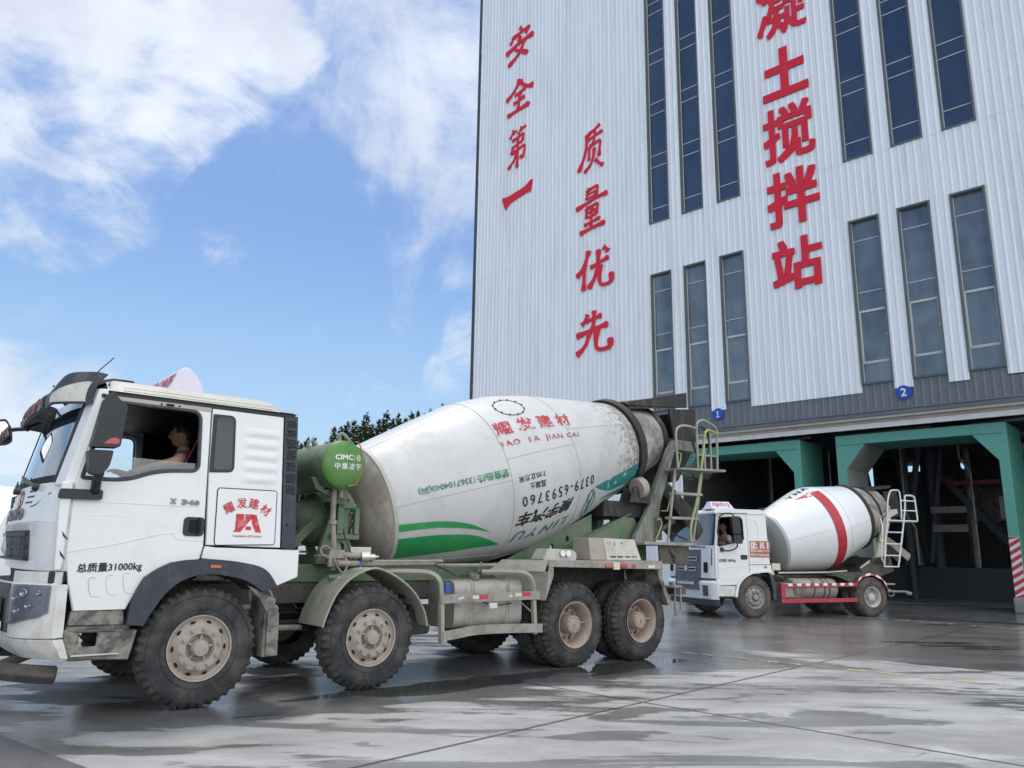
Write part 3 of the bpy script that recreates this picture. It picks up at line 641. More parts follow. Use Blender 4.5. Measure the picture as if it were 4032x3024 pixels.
for i in range(26): bbox(w, -14.6 + i * .62 + .04 * (i % 3), -14.6 + i * .62 + .16, .005, .012, 5.735, 5.76)
w.build('slot_row', 'seam', bld, smooth=False)
# side and back walls, roof, floor of the upper part, far wall with daylight gaps
w = MB()
bbox(w, S0 - .05, S0 + .05, -17, -.32, 0, TOP - .1); bbox(w, S1 - .1, S1, -17, -.32, 0, TOP - .1); bbox(w, S0 + .06, S1 - .11, -17, -16.9, 6.2, TOP - .1)
bbox(w, S0 + .06, -15.3, -17, -16.9, 0, 6.2); bbox(w, S0 + .06, S1 - .11, -17, -.34, TOP - .3, TOP - .1)
w.build('rear_wall', 'clad', bld, smooth=False)
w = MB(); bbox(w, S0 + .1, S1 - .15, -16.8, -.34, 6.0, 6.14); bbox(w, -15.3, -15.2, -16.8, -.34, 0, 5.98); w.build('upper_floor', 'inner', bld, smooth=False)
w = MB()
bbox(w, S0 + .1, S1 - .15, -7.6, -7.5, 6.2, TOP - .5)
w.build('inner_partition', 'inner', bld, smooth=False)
# windows
def window(s0, s1, z0, z1, bars, sash=None, pane='pane_hi'):
    o = empty('window', (0, 0, 0), parent=bld)
    f = MB(); t = .06
    bbox(f, s0, s0 + t, -.14, .045, z0, z1); bbox(f, s1 - t, s1, -.14, .045, z0, z1)
    bbox(f, s0 + t, s1 - t, -.14, .04, z0, z0 + t); bbox(f, s0 + t, s1 - t, -.14, .04, z1 - t, z1)
    f.build('window_frame', 'frame_grey', o, smooth=False)
    f = MB(); bbox(f, s0 + t, s1 - t, -.128, -.116, z0 + t, z1 - t); f.build('pane', pane, o, smooth=False)
    f = MB()
    for z in bars: bbox(f, s0 + t, s1 - t, -.112, -.09, z - .013, z + .013)
    bbox(f, s0 + t, s0 + t + .02, -.112, -.09, z0 + t, z1 - t)
    if sash:
        a, b_ = sash; bbox(f, s0 + t + .022, s0 + t + .06, -.112, -.08, a, b_); bbox(f, s1 - t - .04, s1 - t, -.112, -.08, a, b_)
        bbox(f, s0 + t + .062, s1 - t - .042, -.112, -.08, a, a + .04); bbox(f, s0 + t + .062, s1 - t - .042, -.112, -.08, b_ - .04, b_)
        bbox(f, s1 - t - .06, s1 - t - .01, -.08, -.05, (a + b_) / 2 - .03, (a + b_) / 2 + .03)
    f.build('glazing_bar', 'mullion', o, smooth=False)
for i, (a_, b_) in enumerate(WIN):
    bars = []; z = 15.34
    while z < 36: bars += [z, z + 1.85]; z += 2.38
    bars = [15.34] + [x for k in range(9) for x in (17.19 + 2.42 * k, 17.71 + 2.42 * k)]
    window(a_, b_, Z_UP0, 36.2, [x for x in bars if x < 36])
    window(a_, b_, Z_LO0, Z_LO1, [11.75, 9.95, 9.32, 7.55], (7.57, 9.30), 'pane_lo')
# things inside, seen through the lower windows
for i, (s, e, r, z0) in enumerate([(-14.1, -2.2, .75, 6.6), (-12.9, -2.4, .7, 6.75), (-7.9, -2.6, .8, 7.0)]):
    h_ = empty('cement_hopper', B(s, e, 6.14)); c = MB()
    c.lathe([(0, r), (.55, r), (1.15, r * .35), (1.45, r * .35)], (0, 0, 0), (0, 0, 1), up=(1, 0, 0), n=8, caps=(True, True)); c.build('hopper_shell', 'hopper_beige', h_, smooth=False)
    c = MB(); c.tube([(0, 0, 1.4), (0, 0, 5.2)], r * .3, 12); c.build('feed_pipe', 'steel_grey', h_)
    tag(h_, ['beige cone hopper behind the middle window above disc 1', 'beige cone hopper behind the window right of disc 1', 'beige cone hopper behind the first window left of disc 2'][i], 'hopper', 'hoppers behind the lower windows')
# ---- red slogan characters, thick plates standing off the cladding
M['slogan_red'] = mat('red slogan plate', (.64, .012, .032), .42, var=.05, dirt=(.55, .018, .04), damt=.4, dscale=.9)
BR = {
 '安': [([(.50, 1), (.55, .93), (.57, .86)], .08), ([(.27, .80), (.24, .72), (.17, .62)], .07), ([(.25, .77), (.50, .82), (.82, .88), (.76, .78), (.70, .73)], .07),
       ([(.52, .74), (.46, .56), (.34, .42), (.55, .28), (.80, .12)], .075), ([(.68, .60), (.60, .40), (.42, .18), (.10, .01)], .075), ([(.02, .38), (.35, .50), (.70, .57), (1, .60)], .085)],
 '全': [([(.50, 1), (.42, .82), (.27, .66), (.03, .50)], .08), ([(.52, .93), (.66, .76), (.82, .66), (1, .63)], .09), ([(.34, .55), (.52, .60), (.72, .65)], .07),
       ([(.30, .33), (.50, .37), (.70, .42)], .07), ([(.08, .05), (.40, .09), (.88, .15)], .085), ([(.52, .60), (.50, .35), (.46, .06)], .08)],
 '第': [([(.30, 1), (.24, .90), (.14, .80)], .07), ([(.26, .90), (.36, .92), (.46, .94)], .06), ([(.66, 1), (.60, .91), (.50, .82)], .07), ([(.62, .92), (.74, .95), (.86, .97)], .06),
       ([(.24, .72), (.48, .76), (.74, .80), (.72, .70), (.70, .62)], .065), ([(.26, .55), (.48, .59), (.70, .63)], .06), ([(.27, .56), (.24, .47), (.20, .39)], .065),
       ([(.21, .40), (.50, .45), (.80, .50), (.78, .34), (.72, .22), (.60, .27)], .065), ([(.50, .78), (.50, .40), (.47, .0)], .075), ([(.46, .40), (.34, .22), (.06, .05)], .065)],
 '一': [([(.0, .10), (.16, .28), (.40, .45), (.70, .62), (.92, .80), (1, .78)], .20)],
 '质': [([(.84, 1), (.66, .93), (.40, .86)], .08), ([(.36, .88), (.33, .60), (.22, .32), (.02, .06)], .085), ([(.36, .72), (.62, .77), (.94, .82)], .07), ([(.66, .88), (.63, .74), (.58, .60)], .065),
       ([(.44, .56), (.43, .40), (.42, .24)], .07), ([(.44, .56), (.62, .59), (.84, .62), (.82, .42), (.80, .26)], .07), ([(.63, .50), (.58, .28), (.46, .12), (.24, .0)], .07), ([(.66, .22), (.78, .12), (.94, .02)], .085)],
 '量': [([(.36, .97), (.35, .86), (.34, .75)], .06), ([(.36, .96), (.50, .98), (.68, 1), (.66, .88), (.63, .78)], .065), ([(.38, .87), (.50, .88), (.62, .89)], .045), ([(.36, .77), (.50, .785), (.62, .80)], .05),
       ([(.0, .60), (.40, .68), (.72, .74), (1, .76)], .075), ([(.33, .55), (.33, .44), (.33, .32)], .06), ([(.33, .54), (.50, .57), (.68, .59), (.66, .46), (.63, .35)], .06),
       ([(.36, .44), (.50, .455), (.62, .47)], .045), ([(.36, .33), (.50, .345), (.64, .36)], .05), ([(.50, .56), (.49, .30), (.48, .06)], .06), ([(.26, .17), (.50, .21), (.76, .25)], .06), ([(.12, .01), (.50, .07), (.92, .11)], .075)],
 '优': [([(.36, 1), (.28, .76), (.16, .56), (.0, .40)], .085), ([(.24, .68), (.22, .40), (.20, .02)], .085), ([(.40, .55), (.66, .63), (.94, .70)], .07), ([(.64, .96), (.62, .62), (.52, .28), (.34, .05)], .08),
       ([(.70, .58), (.66, .30), (.70, .10), (.86, .06), (1, .12), (.99, .32)], .08), ([(.78, .98), (.86, .92), (.92, .84)], .085)],
 '先': [([(.36, .94), (.28, .80), (.18, .70)], .08), ([(.30, .77), (.52, .81), (.76, .85)], .075), ([(.54, 1), (.53, .78), (.50, .54)], .085), ([(.02, .46), (.40, .53), (.70, .58), (.94, .61)], .085),
       ([(.40, .52), (.34, .30), (.22, .14), (.02, .0)], .085), ([(.62, .55), (.59, .28), (.62, .09), (.80, .04), (.98, .09), (.98, .28)], .09)],
}
def brush(ch, parent, sc, zc, wd, hg):
    b = MB()
    for k, (pts, wt) in enumerate(BR[ch]):
        q = cat(pts, 6); n = len(q); L_ = []; R_ = []
        for i, p in enumerate(q):
            t = (q[min(i + 1, n - 1)] - q[max(i - 1, 0)]); t = Vector((t.x * wd, t.y * hg)).normalized(); nn = Vector((-t.y, t.x))
            u = i / (n - 1); prof = .72 + .42 * math.exp(-((u - .06) / .12) ** 2) + .40 * math.exp(-((u - .90) / .12) ** 2) - .10 * math.sin(math.pi * u)
            if i == 0: prof *= .55
            if i == n - 1: prof *= .30
            ww = wt * prof * 1.72
            P_ = Vector((p.x * wd, p.y * hg)); L_.append(P_ + nn * ww * wd * .5); R_.append(P_ - nn * ww * wd * .5)
        d0, d1 = .034, .058 + .002 * k
        N_ = len(L_); vs = []
        for a0, c0 in zip(L_, R_):
            for x in (a0, c0):
                for d in (d0, d1): vs.append(B(sc - wd / 2 + x.x, d, zc - hg / 2 + x.y))
        fs = []
        for i in range(N_ - 1):
            o = 4 * i; fs += [(o, o + 4, o + 6, o + 2), (o + 1, o + 3, o + 7, o + 5), (o, o + 1, o + 5, o + 4), (o + 2, o + 6, o + 7, o + 3)]
        fs += [(0, 2, 3, 1), (4 * N_ - 4, 4 * N_ - 3, 4 * N_ - 1, 4 * N_ - 2)]
        b.add(vs, fs)
    b.build('character', 'slogan_red', parent, smooth=False)
sg = empty('slogan_sign', B(-23.63, 0, 22)); tag(sg, 'red brush style slogan of four characters at the left edge of the white wall', 'sign', 'red slogans on the plant wall')
for ch, s_, z_, wd, hg in [('安', -23.63, 26.67, 1.95, 1.95), ('全', -23.6, 23.73, 1.9, 1.9), ('第', -23.64, 20.9, 1.5, 2.15), ('一', -23.62, 18.38, 1.85, .60)]: brush(ch, sg, s_, z_, wd, hg)
sg2 = empty('slogan_sign', B(-19.1, 0, 15)); tag(sg2, 'red brush style slogan of four characters between the left slogan and the windows', 'sign', 'red slogans on the plant wall')
for ch, s_, z_, wd, hg in [('质', -19.15, 19.16, 1.5, 2.1), ('量', -19.13, 16.25, 1.75, 2.05), ('优', -19.05, 13.43, 1.85, 1.85), ('先', -19.12, 10.64, 1.85, 1.85)]: brush(ch, sg2, s_, z_, wd, hg)
sg3 = empty('slogan_sign', B(-10.2, 0, 15)); tag(sg3, 'bold red block character plant name standing between the two window groups', 'sign', 'red slogans on the plant wall')
for ch, z0, z1, hw in [('凝', 20.55, 22.75, .95), ('土', 17.98, 20.0, .86), ('搅', 15.40, 17.62, .95), ('拌', 12.92, 15.05, .95), ('站', 10.52, 12.42, .90)]:
    vs, fs, asp = glyphs(ch); b = MB(); sb = {'凝': .015, '土': .042, '搅': .020, '拌': .027, '站': .027}[ch]
    for k, (a_, c_) in enumerate([(0, 0), (1, 0), (-1, 0), (0, 1), (0, -1), (1, 1), (-1, 1), (1, -1), (-1, -1)]):
        h_ = z1 - z0; extrude_flat(b, vs, fs, lambda u, v, d: B(-10.2 + (u - .5) * 2 * (hw - sb * h_) + a_ * sb * h_, d, z0 + sb * h_ + v * (h_ - 2 * sb * h_) + c_ * sb * h_), .03, .055 + .0008 * k)
    b.build('character', 'slogan_red', sg3, smooth=False, ang=30)
for q in (sg, sg2, sg3):
    for c in q.children: c.matrix_parent_inverse = Matrix.Translation(-q.location)
# blue number discs
M['disc_blue'] = mat('blue number disc', (.015, .07, .42), .35)
for num, s_, z_ in (('1', -13.46, 6.46), ('2', -7.15, 6.45)):
    o = empty('number_sign', B(s_, 0, z_)); tag(o, f'round blue disc with white number {num} on the grey band', 'sign', 'blue number discs')
    b = MB(); b.lathe([(.0, .215), (.05, .215)], Vector(B(s_, .015, z_)) - o.location, -BN, n=40, caps=(True, True)); b.build('disc', 'disc_blue', o)
    b = MB(); (b.flat([(.36, .02), (.62, .02), (.62, .98), (.46, .98), (.18, .84), (.18, .66), (.36, .72)], lambda u, v: Vector(B(s_ - .075 + .15 * u, .072, z_ - .12 + .24 * v)) - o.location), b.flat([(.12, .0), (.90, .0), (.90, .14), (.12, .14)], lambda u, v: Vector(B(s_ - .075 + .15 * u, .0735, z_ - .12 + .24 * v)) - o.location)) if num == '1' else lettering(b, num, quadmap((-.075, .12), (.075, .12), (-.075, -.12), (.075, -.12), lambda a0, c0: Vector(B(s_ + a0 * (.62 if num == '1' else 1), .072, z_ + c0)) - o.location), bold=.035); b.build('numeral', 'white_txt', o, smooth=False)
# ---- teal loading gantries
def gantry(sl, sr, label, inner_l=.30, inner_r=.27):
    o = empty('loading_gantry', B((sl + sr) / 2, -.36, 0)); tag(o, label, 'gantry', 'teal gantries over the loading bays')
    F0, F1 = -.36, -2.25
    il, ir = sl + inner_l, sr - inner_r
    out = [(sl, .42), (il, .42), (il, 4.24), (il + .62, 5.02), (ir - .63, 5.02), (ir, 4.23), (ir, .42), (sr, .42), (sr, 5.33), (sl, 5.33)]
    loc = o.location
    b = MB(); b.prism(out, F0, F1, lambda u, v, d: Vector(B(u, d, v)) - loc); b.build('portal_frame', 'teal', o, smooth=False, bevel=.012)
    b = MB()
    b.prism([(il + .004, .42), (il + .012, .42), (il + .012, 4.235), (il + .63, 5.012), (il + .62, 5.016), (il + .004, 4.24)], F0 - .02, F1 + .02, lambda u, v, d: Vector(B(u, d, v)) - loc)
    b.build('inner_lining', 'gantry_grey', o, smooth=False)
    b = MB(); bb = lambda *a: b.hexa([Vector(p) - loc for p in (B(a[0], a[2], a[4]), B(a[1], a[2], a[4]), B(a[1], a[3], a[4]), B(a[0], a[3], a[4]), B(a[0], a[2], a[5]), B(a[1], a[2], a[5]), B(a[1], a[3], a[5]), B(a[0], a[3], a[5]))])
    bb(sl - .05, il + .05, F0 + .05, F1 - .05, 0, .42); b.build('concrete_footing', 'conc', o, bevel=.03); b = MB(); bb(ir - .05, sr + .05, F0 + .05, F1 - .05, 0, .42); b.build('concrete_footing', 'conc', o, bevel=.03)
    b = MB(); bb(sl + .1, sr - .1, F0 + .003, F0 + .006, 5.005, 5.018); bb(sr - .01, sr + .003, F0 - .05, F1 + .05, 4.98, 4.99); b.build('weld_line', 'seam', o, smooth=False)
    for s0, s1 in ((sl, il), (ir, sr)):
        b = MB(); bb(s0 + .002, s1 - .002, F0, F0 + .005, .43, 2.07); b.build('stripe_panel', 'stripe_white', o, smooth=False)
        b = MB(); z = .05
        while z < 2.1:
            w_ = s1 - s0; lo = max(z, .43)
            p = [(s0 + .004, z), (s1 - .004, z + .17), (s1 - .004, z + .28), (s0 + .004, z + .11)]
            p = [(u, min(max(v, .435), 2.065)) for u, v in p]
            if max(v for _, v in p) - min(v for _, v in p) > .02: b.flat(p, lambda u, v: Vector(B(u, F0 + .008, v)) - loc)
            z += .215
        b.build('warning_stripes', 'stripe_red', o, smooth=False)
    return o
gantry(-15.6, -10.68, 'teal gantry over the loading bay beneath disc 1, left of the other')
gantry(-9.49, -4.64, 'teal gantry over the open loading bay beneath disc 2')
# ---- plant steelwork inside the bays
def inside(name, label, catg, mb, m, at, group=None, **kw):
    o = mb.build(name, m, None, **kw); tag(o, label, catg, group); return o
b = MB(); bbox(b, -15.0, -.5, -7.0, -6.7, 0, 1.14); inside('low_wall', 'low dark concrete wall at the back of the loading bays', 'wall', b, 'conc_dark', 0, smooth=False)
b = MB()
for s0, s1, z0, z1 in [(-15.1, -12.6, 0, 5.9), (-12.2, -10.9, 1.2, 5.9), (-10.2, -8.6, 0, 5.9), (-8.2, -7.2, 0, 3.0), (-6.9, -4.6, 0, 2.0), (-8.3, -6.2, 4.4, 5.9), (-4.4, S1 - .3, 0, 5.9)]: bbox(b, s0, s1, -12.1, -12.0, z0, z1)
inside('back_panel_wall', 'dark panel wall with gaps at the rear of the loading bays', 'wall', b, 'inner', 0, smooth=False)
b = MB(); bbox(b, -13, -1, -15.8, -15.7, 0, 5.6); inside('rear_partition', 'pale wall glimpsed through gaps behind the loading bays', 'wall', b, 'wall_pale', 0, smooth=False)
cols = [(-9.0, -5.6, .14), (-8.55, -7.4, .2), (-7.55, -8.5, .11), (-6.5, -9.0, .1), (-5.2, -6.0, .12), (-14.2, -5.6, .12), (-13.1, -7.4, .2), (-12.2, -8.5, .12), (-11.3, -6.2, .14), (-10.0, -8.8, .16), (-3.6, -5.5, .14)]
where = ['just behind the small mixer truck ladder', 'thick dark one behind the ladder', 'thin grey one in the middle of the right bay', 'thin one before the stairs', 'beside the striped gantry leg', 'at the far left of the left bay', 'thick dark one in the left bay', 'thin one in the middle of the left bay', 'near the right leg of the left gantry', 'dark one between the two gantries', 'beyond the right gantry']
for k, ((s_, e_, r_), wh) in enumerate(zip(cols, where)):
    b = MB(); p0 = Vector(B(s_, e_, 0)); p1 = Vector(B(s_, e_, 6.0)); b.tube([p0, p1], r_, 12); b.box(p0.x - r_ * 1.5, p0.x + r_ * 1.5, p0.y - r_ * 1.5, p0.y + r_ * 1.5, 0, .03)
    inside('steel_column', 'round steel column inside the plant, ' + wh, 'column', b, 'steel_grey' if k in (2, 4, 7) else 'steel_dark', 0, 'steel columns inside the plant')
br = [((-9.2, -5.6, 1.2), (-8.4, -5.6, 5.8)), ((-8.75, -5.7, 1.2), (-9.3, -5.7, 5.8)), ((-12.9, -5.9, .6), (-12.3, -5.9, 5.8)), ((-12.5, -6.0, .6), (-13.0, -6.0, 5.8)), ((-8.6, -6.4, 1.3), (-7.9, -6.4, 5.7)), ((-10.3, -6.8, 1.2), (-10.9, -6.8, 5.7))]
for k, (p, q) in enumerate(br):
    b = MB(); b.bar(B(*p), B(*q), .16, .16)
    inside('diagonal_brace', 'dark slanting steel brace inside the plant, ' + ['left of the right bay', 'crossing beside the right bay ladder', 'in the left bay leaning right', 'in the left bay leaning left', 'behind the ladder in the right bay', 'between the two gantries'][k], 'brace', b, 'steel_dark', 0, 'steel braces inside the plant', smooth=False)
b = MB(); bbox(b, -8.2, -4.4, -8.1, -7.9, 4.2, 4.36); inside('red_beam', 'dull red beam across the right loading bay', 'beam', b, 'inner_red', 0, smooth=False)
b = MB(); bbox(b, -13.2, -10.8, -6.5, -6.35, 2.42, 2.52); inside('red_beam', 'dull red beam low across the left loading bay', 'beam', b, 'inner_red', 0, smooth=False)
for k, (s0, s1) in enumerate(((-15, -1),)):
    b = MB()
    for e_ in (-2.6, -4.4, -6.6, -9): bbox(b, s0, s1, e_ - .1, e_ + .1, 5.55, 5.9)
    for s_ in (-14, -12, -10.1, -7, -5.2, -3): bbox(b, s_ - .08, s_ + .08, -9, -2.4, 5.35, 5.54)
    inside('ceiling_beams', 'dark grid of beams under the plant floor', 'beam', b, 'steel_dark', 0, smooth=False)
for k, (s0, s1, z0, z1) in enumerate(((-8.0, -6.9, 3.0, 3.22), (-8.0, -6.9, 2.35, 2.6), (-5.9, -4.9, 2.75, 3.5))):
    b = MB(); bbox(b, s0, s1, -4.9, -4.8, z0, z1)
    inside('pale_panel', ['upper of two pale steel panels hung in the right loading bay', 'lower of two pale steel panels hung in the right loading bay', 'pale panel behind the stairs near the striped gantry leg'][k], 'panel', b, 'dim_panel', 0, 'pale panels in the right bay', smooth=False)
for k, (s_, z_) in enumerate(((-13.9, 3.2), (-12.7, 4.1), (-11.5, 3.4), (-8.9, 3.0), (-7.0, 4.9))):
    b = MB(); b.tube([B(s_, -5.0, 5.5), B(s_, -5.0, z_), B(s_ + .3, -5.0, z_ - .5), B(s_ + .3, -5.0, 1.2)], .035, 7)
    inside('cable_conduit', 'thin grey conduit dropping inside the plant, ' + ['at the far left bay', 'left of centre in the left bay', 'right in the left bay', 'at the left of the right bay', 'in the middle of the right bay'][k], 'conduit', b, 'steel_grey', 0, 'conduits inside the plant')
# stairs
st = empty('stairs', B(-6.2, -8.0, 0)); tag(st, 'steel stairs with railings climbing inside the right loading bay', 'stairs'); L0 = st.location
b = MB(); b2 = MB(); b3 = MB()
pA, pB = (-4.9, .2), (-8.4, 4.6)
for e_ in (-8.0, -9.0):
    b.bar(Vector(B(pA[0], e_, pA[1])) - L0, Vector(B(pB[0], e_, pB[1])) - L0, .06, .22)
    b3.tube([Vector(B(pA[0], e_, pA[1] + 1)) - L0, Vector(B(pB[0], e_, pB[1] + 1)) - L0], .025, 6)
    for i in range(8):
        t = i / 7; s_ = pA[0] + (pB[0] - pA[0]) * t; z_ = pA[1] + (pB[1] - pA[1]) * t; b3.tube([Vector(B(s_, e_, z_)) - L0, Vector(B(s_, e_, z_ + 1)) - L0], .02, 6)
for i in range(18):
    t = (i + .5) / 18; s_ = pA[0] + (pB[0] - pA[0]) * t; z_ = pA[1] + (pB[1] - pA[1]) * t
    b2.hexa([Vector(p) - L0 for p in (B(s_ - .12, -8.03, z_), B(s_ + .12, -8.03, z_), B(s_ + .12, -8.97, z_), B(s_ - .12, -8.97, z_), B(s_ - .12, -8.03, z_ + .03), B(s_ + .12, -8.03, z_ + .03), B(s_ + .12, -8.97, z_ + .03), B(s_ - .12, -8.97, z_ + .03))])
b.build('stringer', 'steel_dark', st, smooth=False); b2.build('treads', 'steel_grey', st, smooth=False); b3.build('railing', 'steel_dark', st)
# grey pipes under the floor
for k, (s_, sl_) in enumerate(((-11.6, 1.9), (-8.0, 2.4), (-5.0, 1.5))):
    b = MB(); b.tube([B(s_ - sl_ / 2, -1.2, 5.45), B(s_ + sl_ / 2, -1.2, 5.5)], .05, 8)
    inside('steel_pipe', 'grey pipe under the plant floor, ' + ('above the left gantry', 'above the right gantry', 'at the right above the right gantry')[k], 'pipe', b, 'steel_grey', 0, 'pipes under the plant floor')
# drain grate
b = MB(); gA = Vector((9.5, 19.6)); gB = Vector((13.0, 17.6)); gt = (gB - gA).normalized(); gn = Vector((-gt.y, gt.x))
for i in range(70):
    p = gA + gt * (i * (gB - gA).length / 70); q0 = p - gn * .16; q1 = p + gn * .16
    b.bar((*q0, .006), (*q1, .006), .02, .012)
b.bar((*(gA - gn * .18), .006), (*(gB - gn * .18), .006), .03, .016); b.bar((*(gA + gn * .18), .006), (*(gB + gn * .18), .006), .03, .016)
tag(b.build('drain_grate', 'dark', smooth=False), 'long black drain grate in the wet ground before the plant', 'grate')
# ------------------------------------------------------------------ wheels
def wheel_parts(parent, r, width, rim_r, kind, tyre_m, rim_m, lug=40, nuts=10):
    """wheel whose outer face looks towards -Y; y = 0 at the outer sidewall, wheel runs to y = width"""
    w = width; n = lug * 4
    prof = [(.03, rim_r - .012), (.012, rim_r + .004), (.006, rim_r + .03), (-.002, rim_r + (r - rim_r) * .35), (.0, rim_r + (r - rim_r) * .6), (.012, r - .045), (.022, r - .028), (.05, r - .002),
            (w * .32, r + .002), (w * .36, r - .012), (w * .42, r - .012), (w * .46, r + .003), (w * .54, r + .003), (w * .58, r - .012), (w * .64, r - .012), (w * .68, r + .002),
            (w - .05, r - .002), (w - .022, r - .028), (w - .012, r - .045), (w, rim_r + (r - rim_r) * .5), (w - .006, rim_r + .03), (w - .02, rim_r)]
    def mod(i, j):
        if i in (5, 6, 7, 8): return 0 if (j % 4) < 2 else (-.010, -.020, -.020, -.016)[i - 5]
        if i in (15, 16, 17, 18): return 0 if ((j + 2) % 4) < 2 else (-.016, -.020, -.020, -.010)[i - 15]
        if i in (11, 12): return 0 if ((j + 1) % 4) < 3 else -.012
        return 0
    b = MB(); b.lathe(prof, axis=(0, 1, 0), n=n, rmod=mod)
    for rr in (rim_r + (r - rim_r) * .22, rim_r + (r - rim_r) * .72):
        b.tube([(math.cos(a) * rr, -.002, math.sin(a) * rr) for a in [2 * math.pi * k / 60 for k in range(60)]], .004, 5, closed=True)
    b.build('tyre', tyre_m, parent, ang=28)
    b = MB(); q = rim_r
    if kind == 'front':
        b.lathe([(.05, q - .03), (.008, q - .004), (.0, q), (.004, q - .014), (.03, q - .022), (.045, q - .045), (.03, q * .76), (.0, q * .70), (-.012, q * .66), (-.014, q * .44), (.012, q * .40), (.05, q * .36), (.05, q * .30),
                 (.01, q * .27), (-.03, q * .255), (-.05, q * .22), (-.052, 0.001)], axis=(0, 1, 0), n=56)
        for k in range(nuts):
            a = 2 * math.pi * (k + .3) / nuts; c = Vector((math.cos(a) * q * .575, -.012, math.sin(a) * q * .575))
            b.tube([c, c + Vector((0, -.022, 0))], .021, 6); b.tube([c + Vector((0, -.022, 0)), c + Vector((0, -.04, 0))], .012, 6)
        for k in range(5):
            a = 2 * math.pi * k / 5 + .2; b.bar((math.cos(a) * q * .26, .02, math.sin(a) * q * .26), (math.cos(a) * q * .40, .02, math.sin(a) * q * .40), .02, .02, up=(0, 1, 0))
        hr, hy = q * .80, .0335
    else:
        d = w * .62
        b.lathe([(.03, q - .02), (.0, q), (.002, q - .014), (.022, q - .028), (.04, q * .86), (d * .5, q * .80), (d, q * .76), (d + .012, q * .70), (d + .012, q * .50), (d, q * .42), (d * .25, q * .40), (d * .16, q * .385), (d * .14, q * .33), (d * .10, q * .10), (d * .10, .001)], axis=(0, 1, 0), n=56)
        for k in range(nuts):
            a = 2 * math.pi * (k + .3) / nuts; c = Vector((math.cos(a) * q * .34, d * .15, math.sin(a) * q * .34)); b.tube([c, c + Vector((0, -.016, 0))], .012, 6)
            c = Vector((math.cos(a) * q * .60, d + .012, math.sin(a) * q * .60)); b.tube([c, c + Vector((0, -.05, 0))], .018, 6)
        b.tube([(0, d * .1, 0), (0, d * .1 - .015, 0)], .016, 8); b.tube([(q * .5, d * .4, .02), (q * .82, .05, .02)], .008, 6)
        hr, hy = q * .66, d + .008
    b.build('rim', rim_m, parent, ang=30)
    b = MB()
    for k in range(10):
        a = 2 * math.pi * k / 10; c = Vector((math.cos(a) * hr, hy, math.sin(a) * hr)); t = Vector((-math.sin(a), 0, math.cos(a))); rad = Vector((math.cos(a), 0, math.sin(a)))
        rad = (rad + Vector((0, .22 if kind == 'front' else 0, 0))).normalized()
        b.add([c + Vector((0, -.006, 0)) + t * math.cos(x) * .026 * (q / .29) + rad * math.sin(x) * .0125 * (q / .29) for x in [2 * math.pi * i / 12 for i in range(12)]], [tuple(range(12))])
    b.build('hand_hole', 'hole', parent, smooth=False)

def drum_frame(A, al, knots):
    a = Vector((math.cos(al), 0, math.sin(al))); up = Vector((-math.sin(al), 0, math.cos(al))); A = Vector(A)
    def rad(t):
        if t <= knots[0][0]: return knots[0][1]
        for (t0, r0), (t1, r1) in zip(knots, knots[1:]):
            if t <= t1: return r0 + (r1 - r0) * (t - t0) / (t1 - t0)
        return knots[-1][1]
    def P(t, ph, e=.006): ph = R(ph); return A + a * t + (up * math.sin(ph) + Vector((0, -1, 0)) * math.cos(ph)) * (rad(t) + e)
    return A, a, up, rad, P
def tp_text(parent, name, s, m, tl, tr, bl, br, P, bold=.0, shear=0., space=1., e=.006, cut=(12, 3)):
    b = MB(); lettering(b, s, quadmap(tl, tr, bl, br, lambda t, p: P(t, p, e)), bold, shear, space, cut); return b.build(name, m, parent, smooth=False)
def strip_tp(b, up_, lo_, P, e=.005, n=40, m=8):
    """band on the drum between two (t, phi) curves"""
    def at(c, x):
        for (t0, p0), (t1, p1) in zip(c, c[1:]):
            if x <= t1: return p0 + (p1 - p0) * (x - t0) / max(t1 - t0, 1e-6)
        return c[-1][1]
    cu = [tuple(q) for q in cat([(t, p) for t, p in up_], 8)]; cl = [tuple(q) for q in cat([(t, p) for t, p in lo_], 8)]
    t0 = max(cu[0][0], cl[0][0]); t1 = min(cu[-1][0], cl[-1][0])
    b.grid(n, m, lambda u, v: P(t0 + (t1 - t0) * u, at(cu, t0 + (t1 - t0) * u) * (1 - v) + at(cl, t0 + (t1 - t0) * u) * v, e))

# ------------------------------------------------------------------ main mixer truck
TH1 = R(38.8)
O1 = Vector((-2.81566, 7.40916, 0))
T = empty('mixer_truck', O1, TH1)
tag(T, 'large dusty white and green concrete mixer truck with four axles in the foreground', 'mixer truck')
Y1 = 2.5
def sidepoly(name, poly, y0, y1, m, parent=T, holes=(), bevel=.006, **kw):
    b = MB(); b.prism(poly, y0, y1, XZ, holes); return b.build(name, m, parent, bevel=bevel, smooth=True, **kw)
# -- wheels
def add_wheel(x, y, kind, flip=False, proto={}):
    key = kind
    o = empty('wheel', (x, y, .525), R(180) if flip else 0, T)
    if key not in proto:
        wheel_parts(o, .535, .30, .292, kind, 'rubber', 'rim' if kind == 'front' else 'rim_in'); proto[key] = o
    else:
        for c in proto[key].children: d = c.copy(); COL.objects.link(d); d.parent = o
    return o
for x in (0, 1.766): add_wheel(x, .0, 'front'); add_wheel(x, Y1, 'front', True)
for x in (4.727, 5.993):
    add_wheel(x, .0, 'rear'); add_wheel(x, .36, 'rear'); add_wheel(x, Y1, 'rear', True); add_wheel(x, Y1 - .36, 'rear', True)
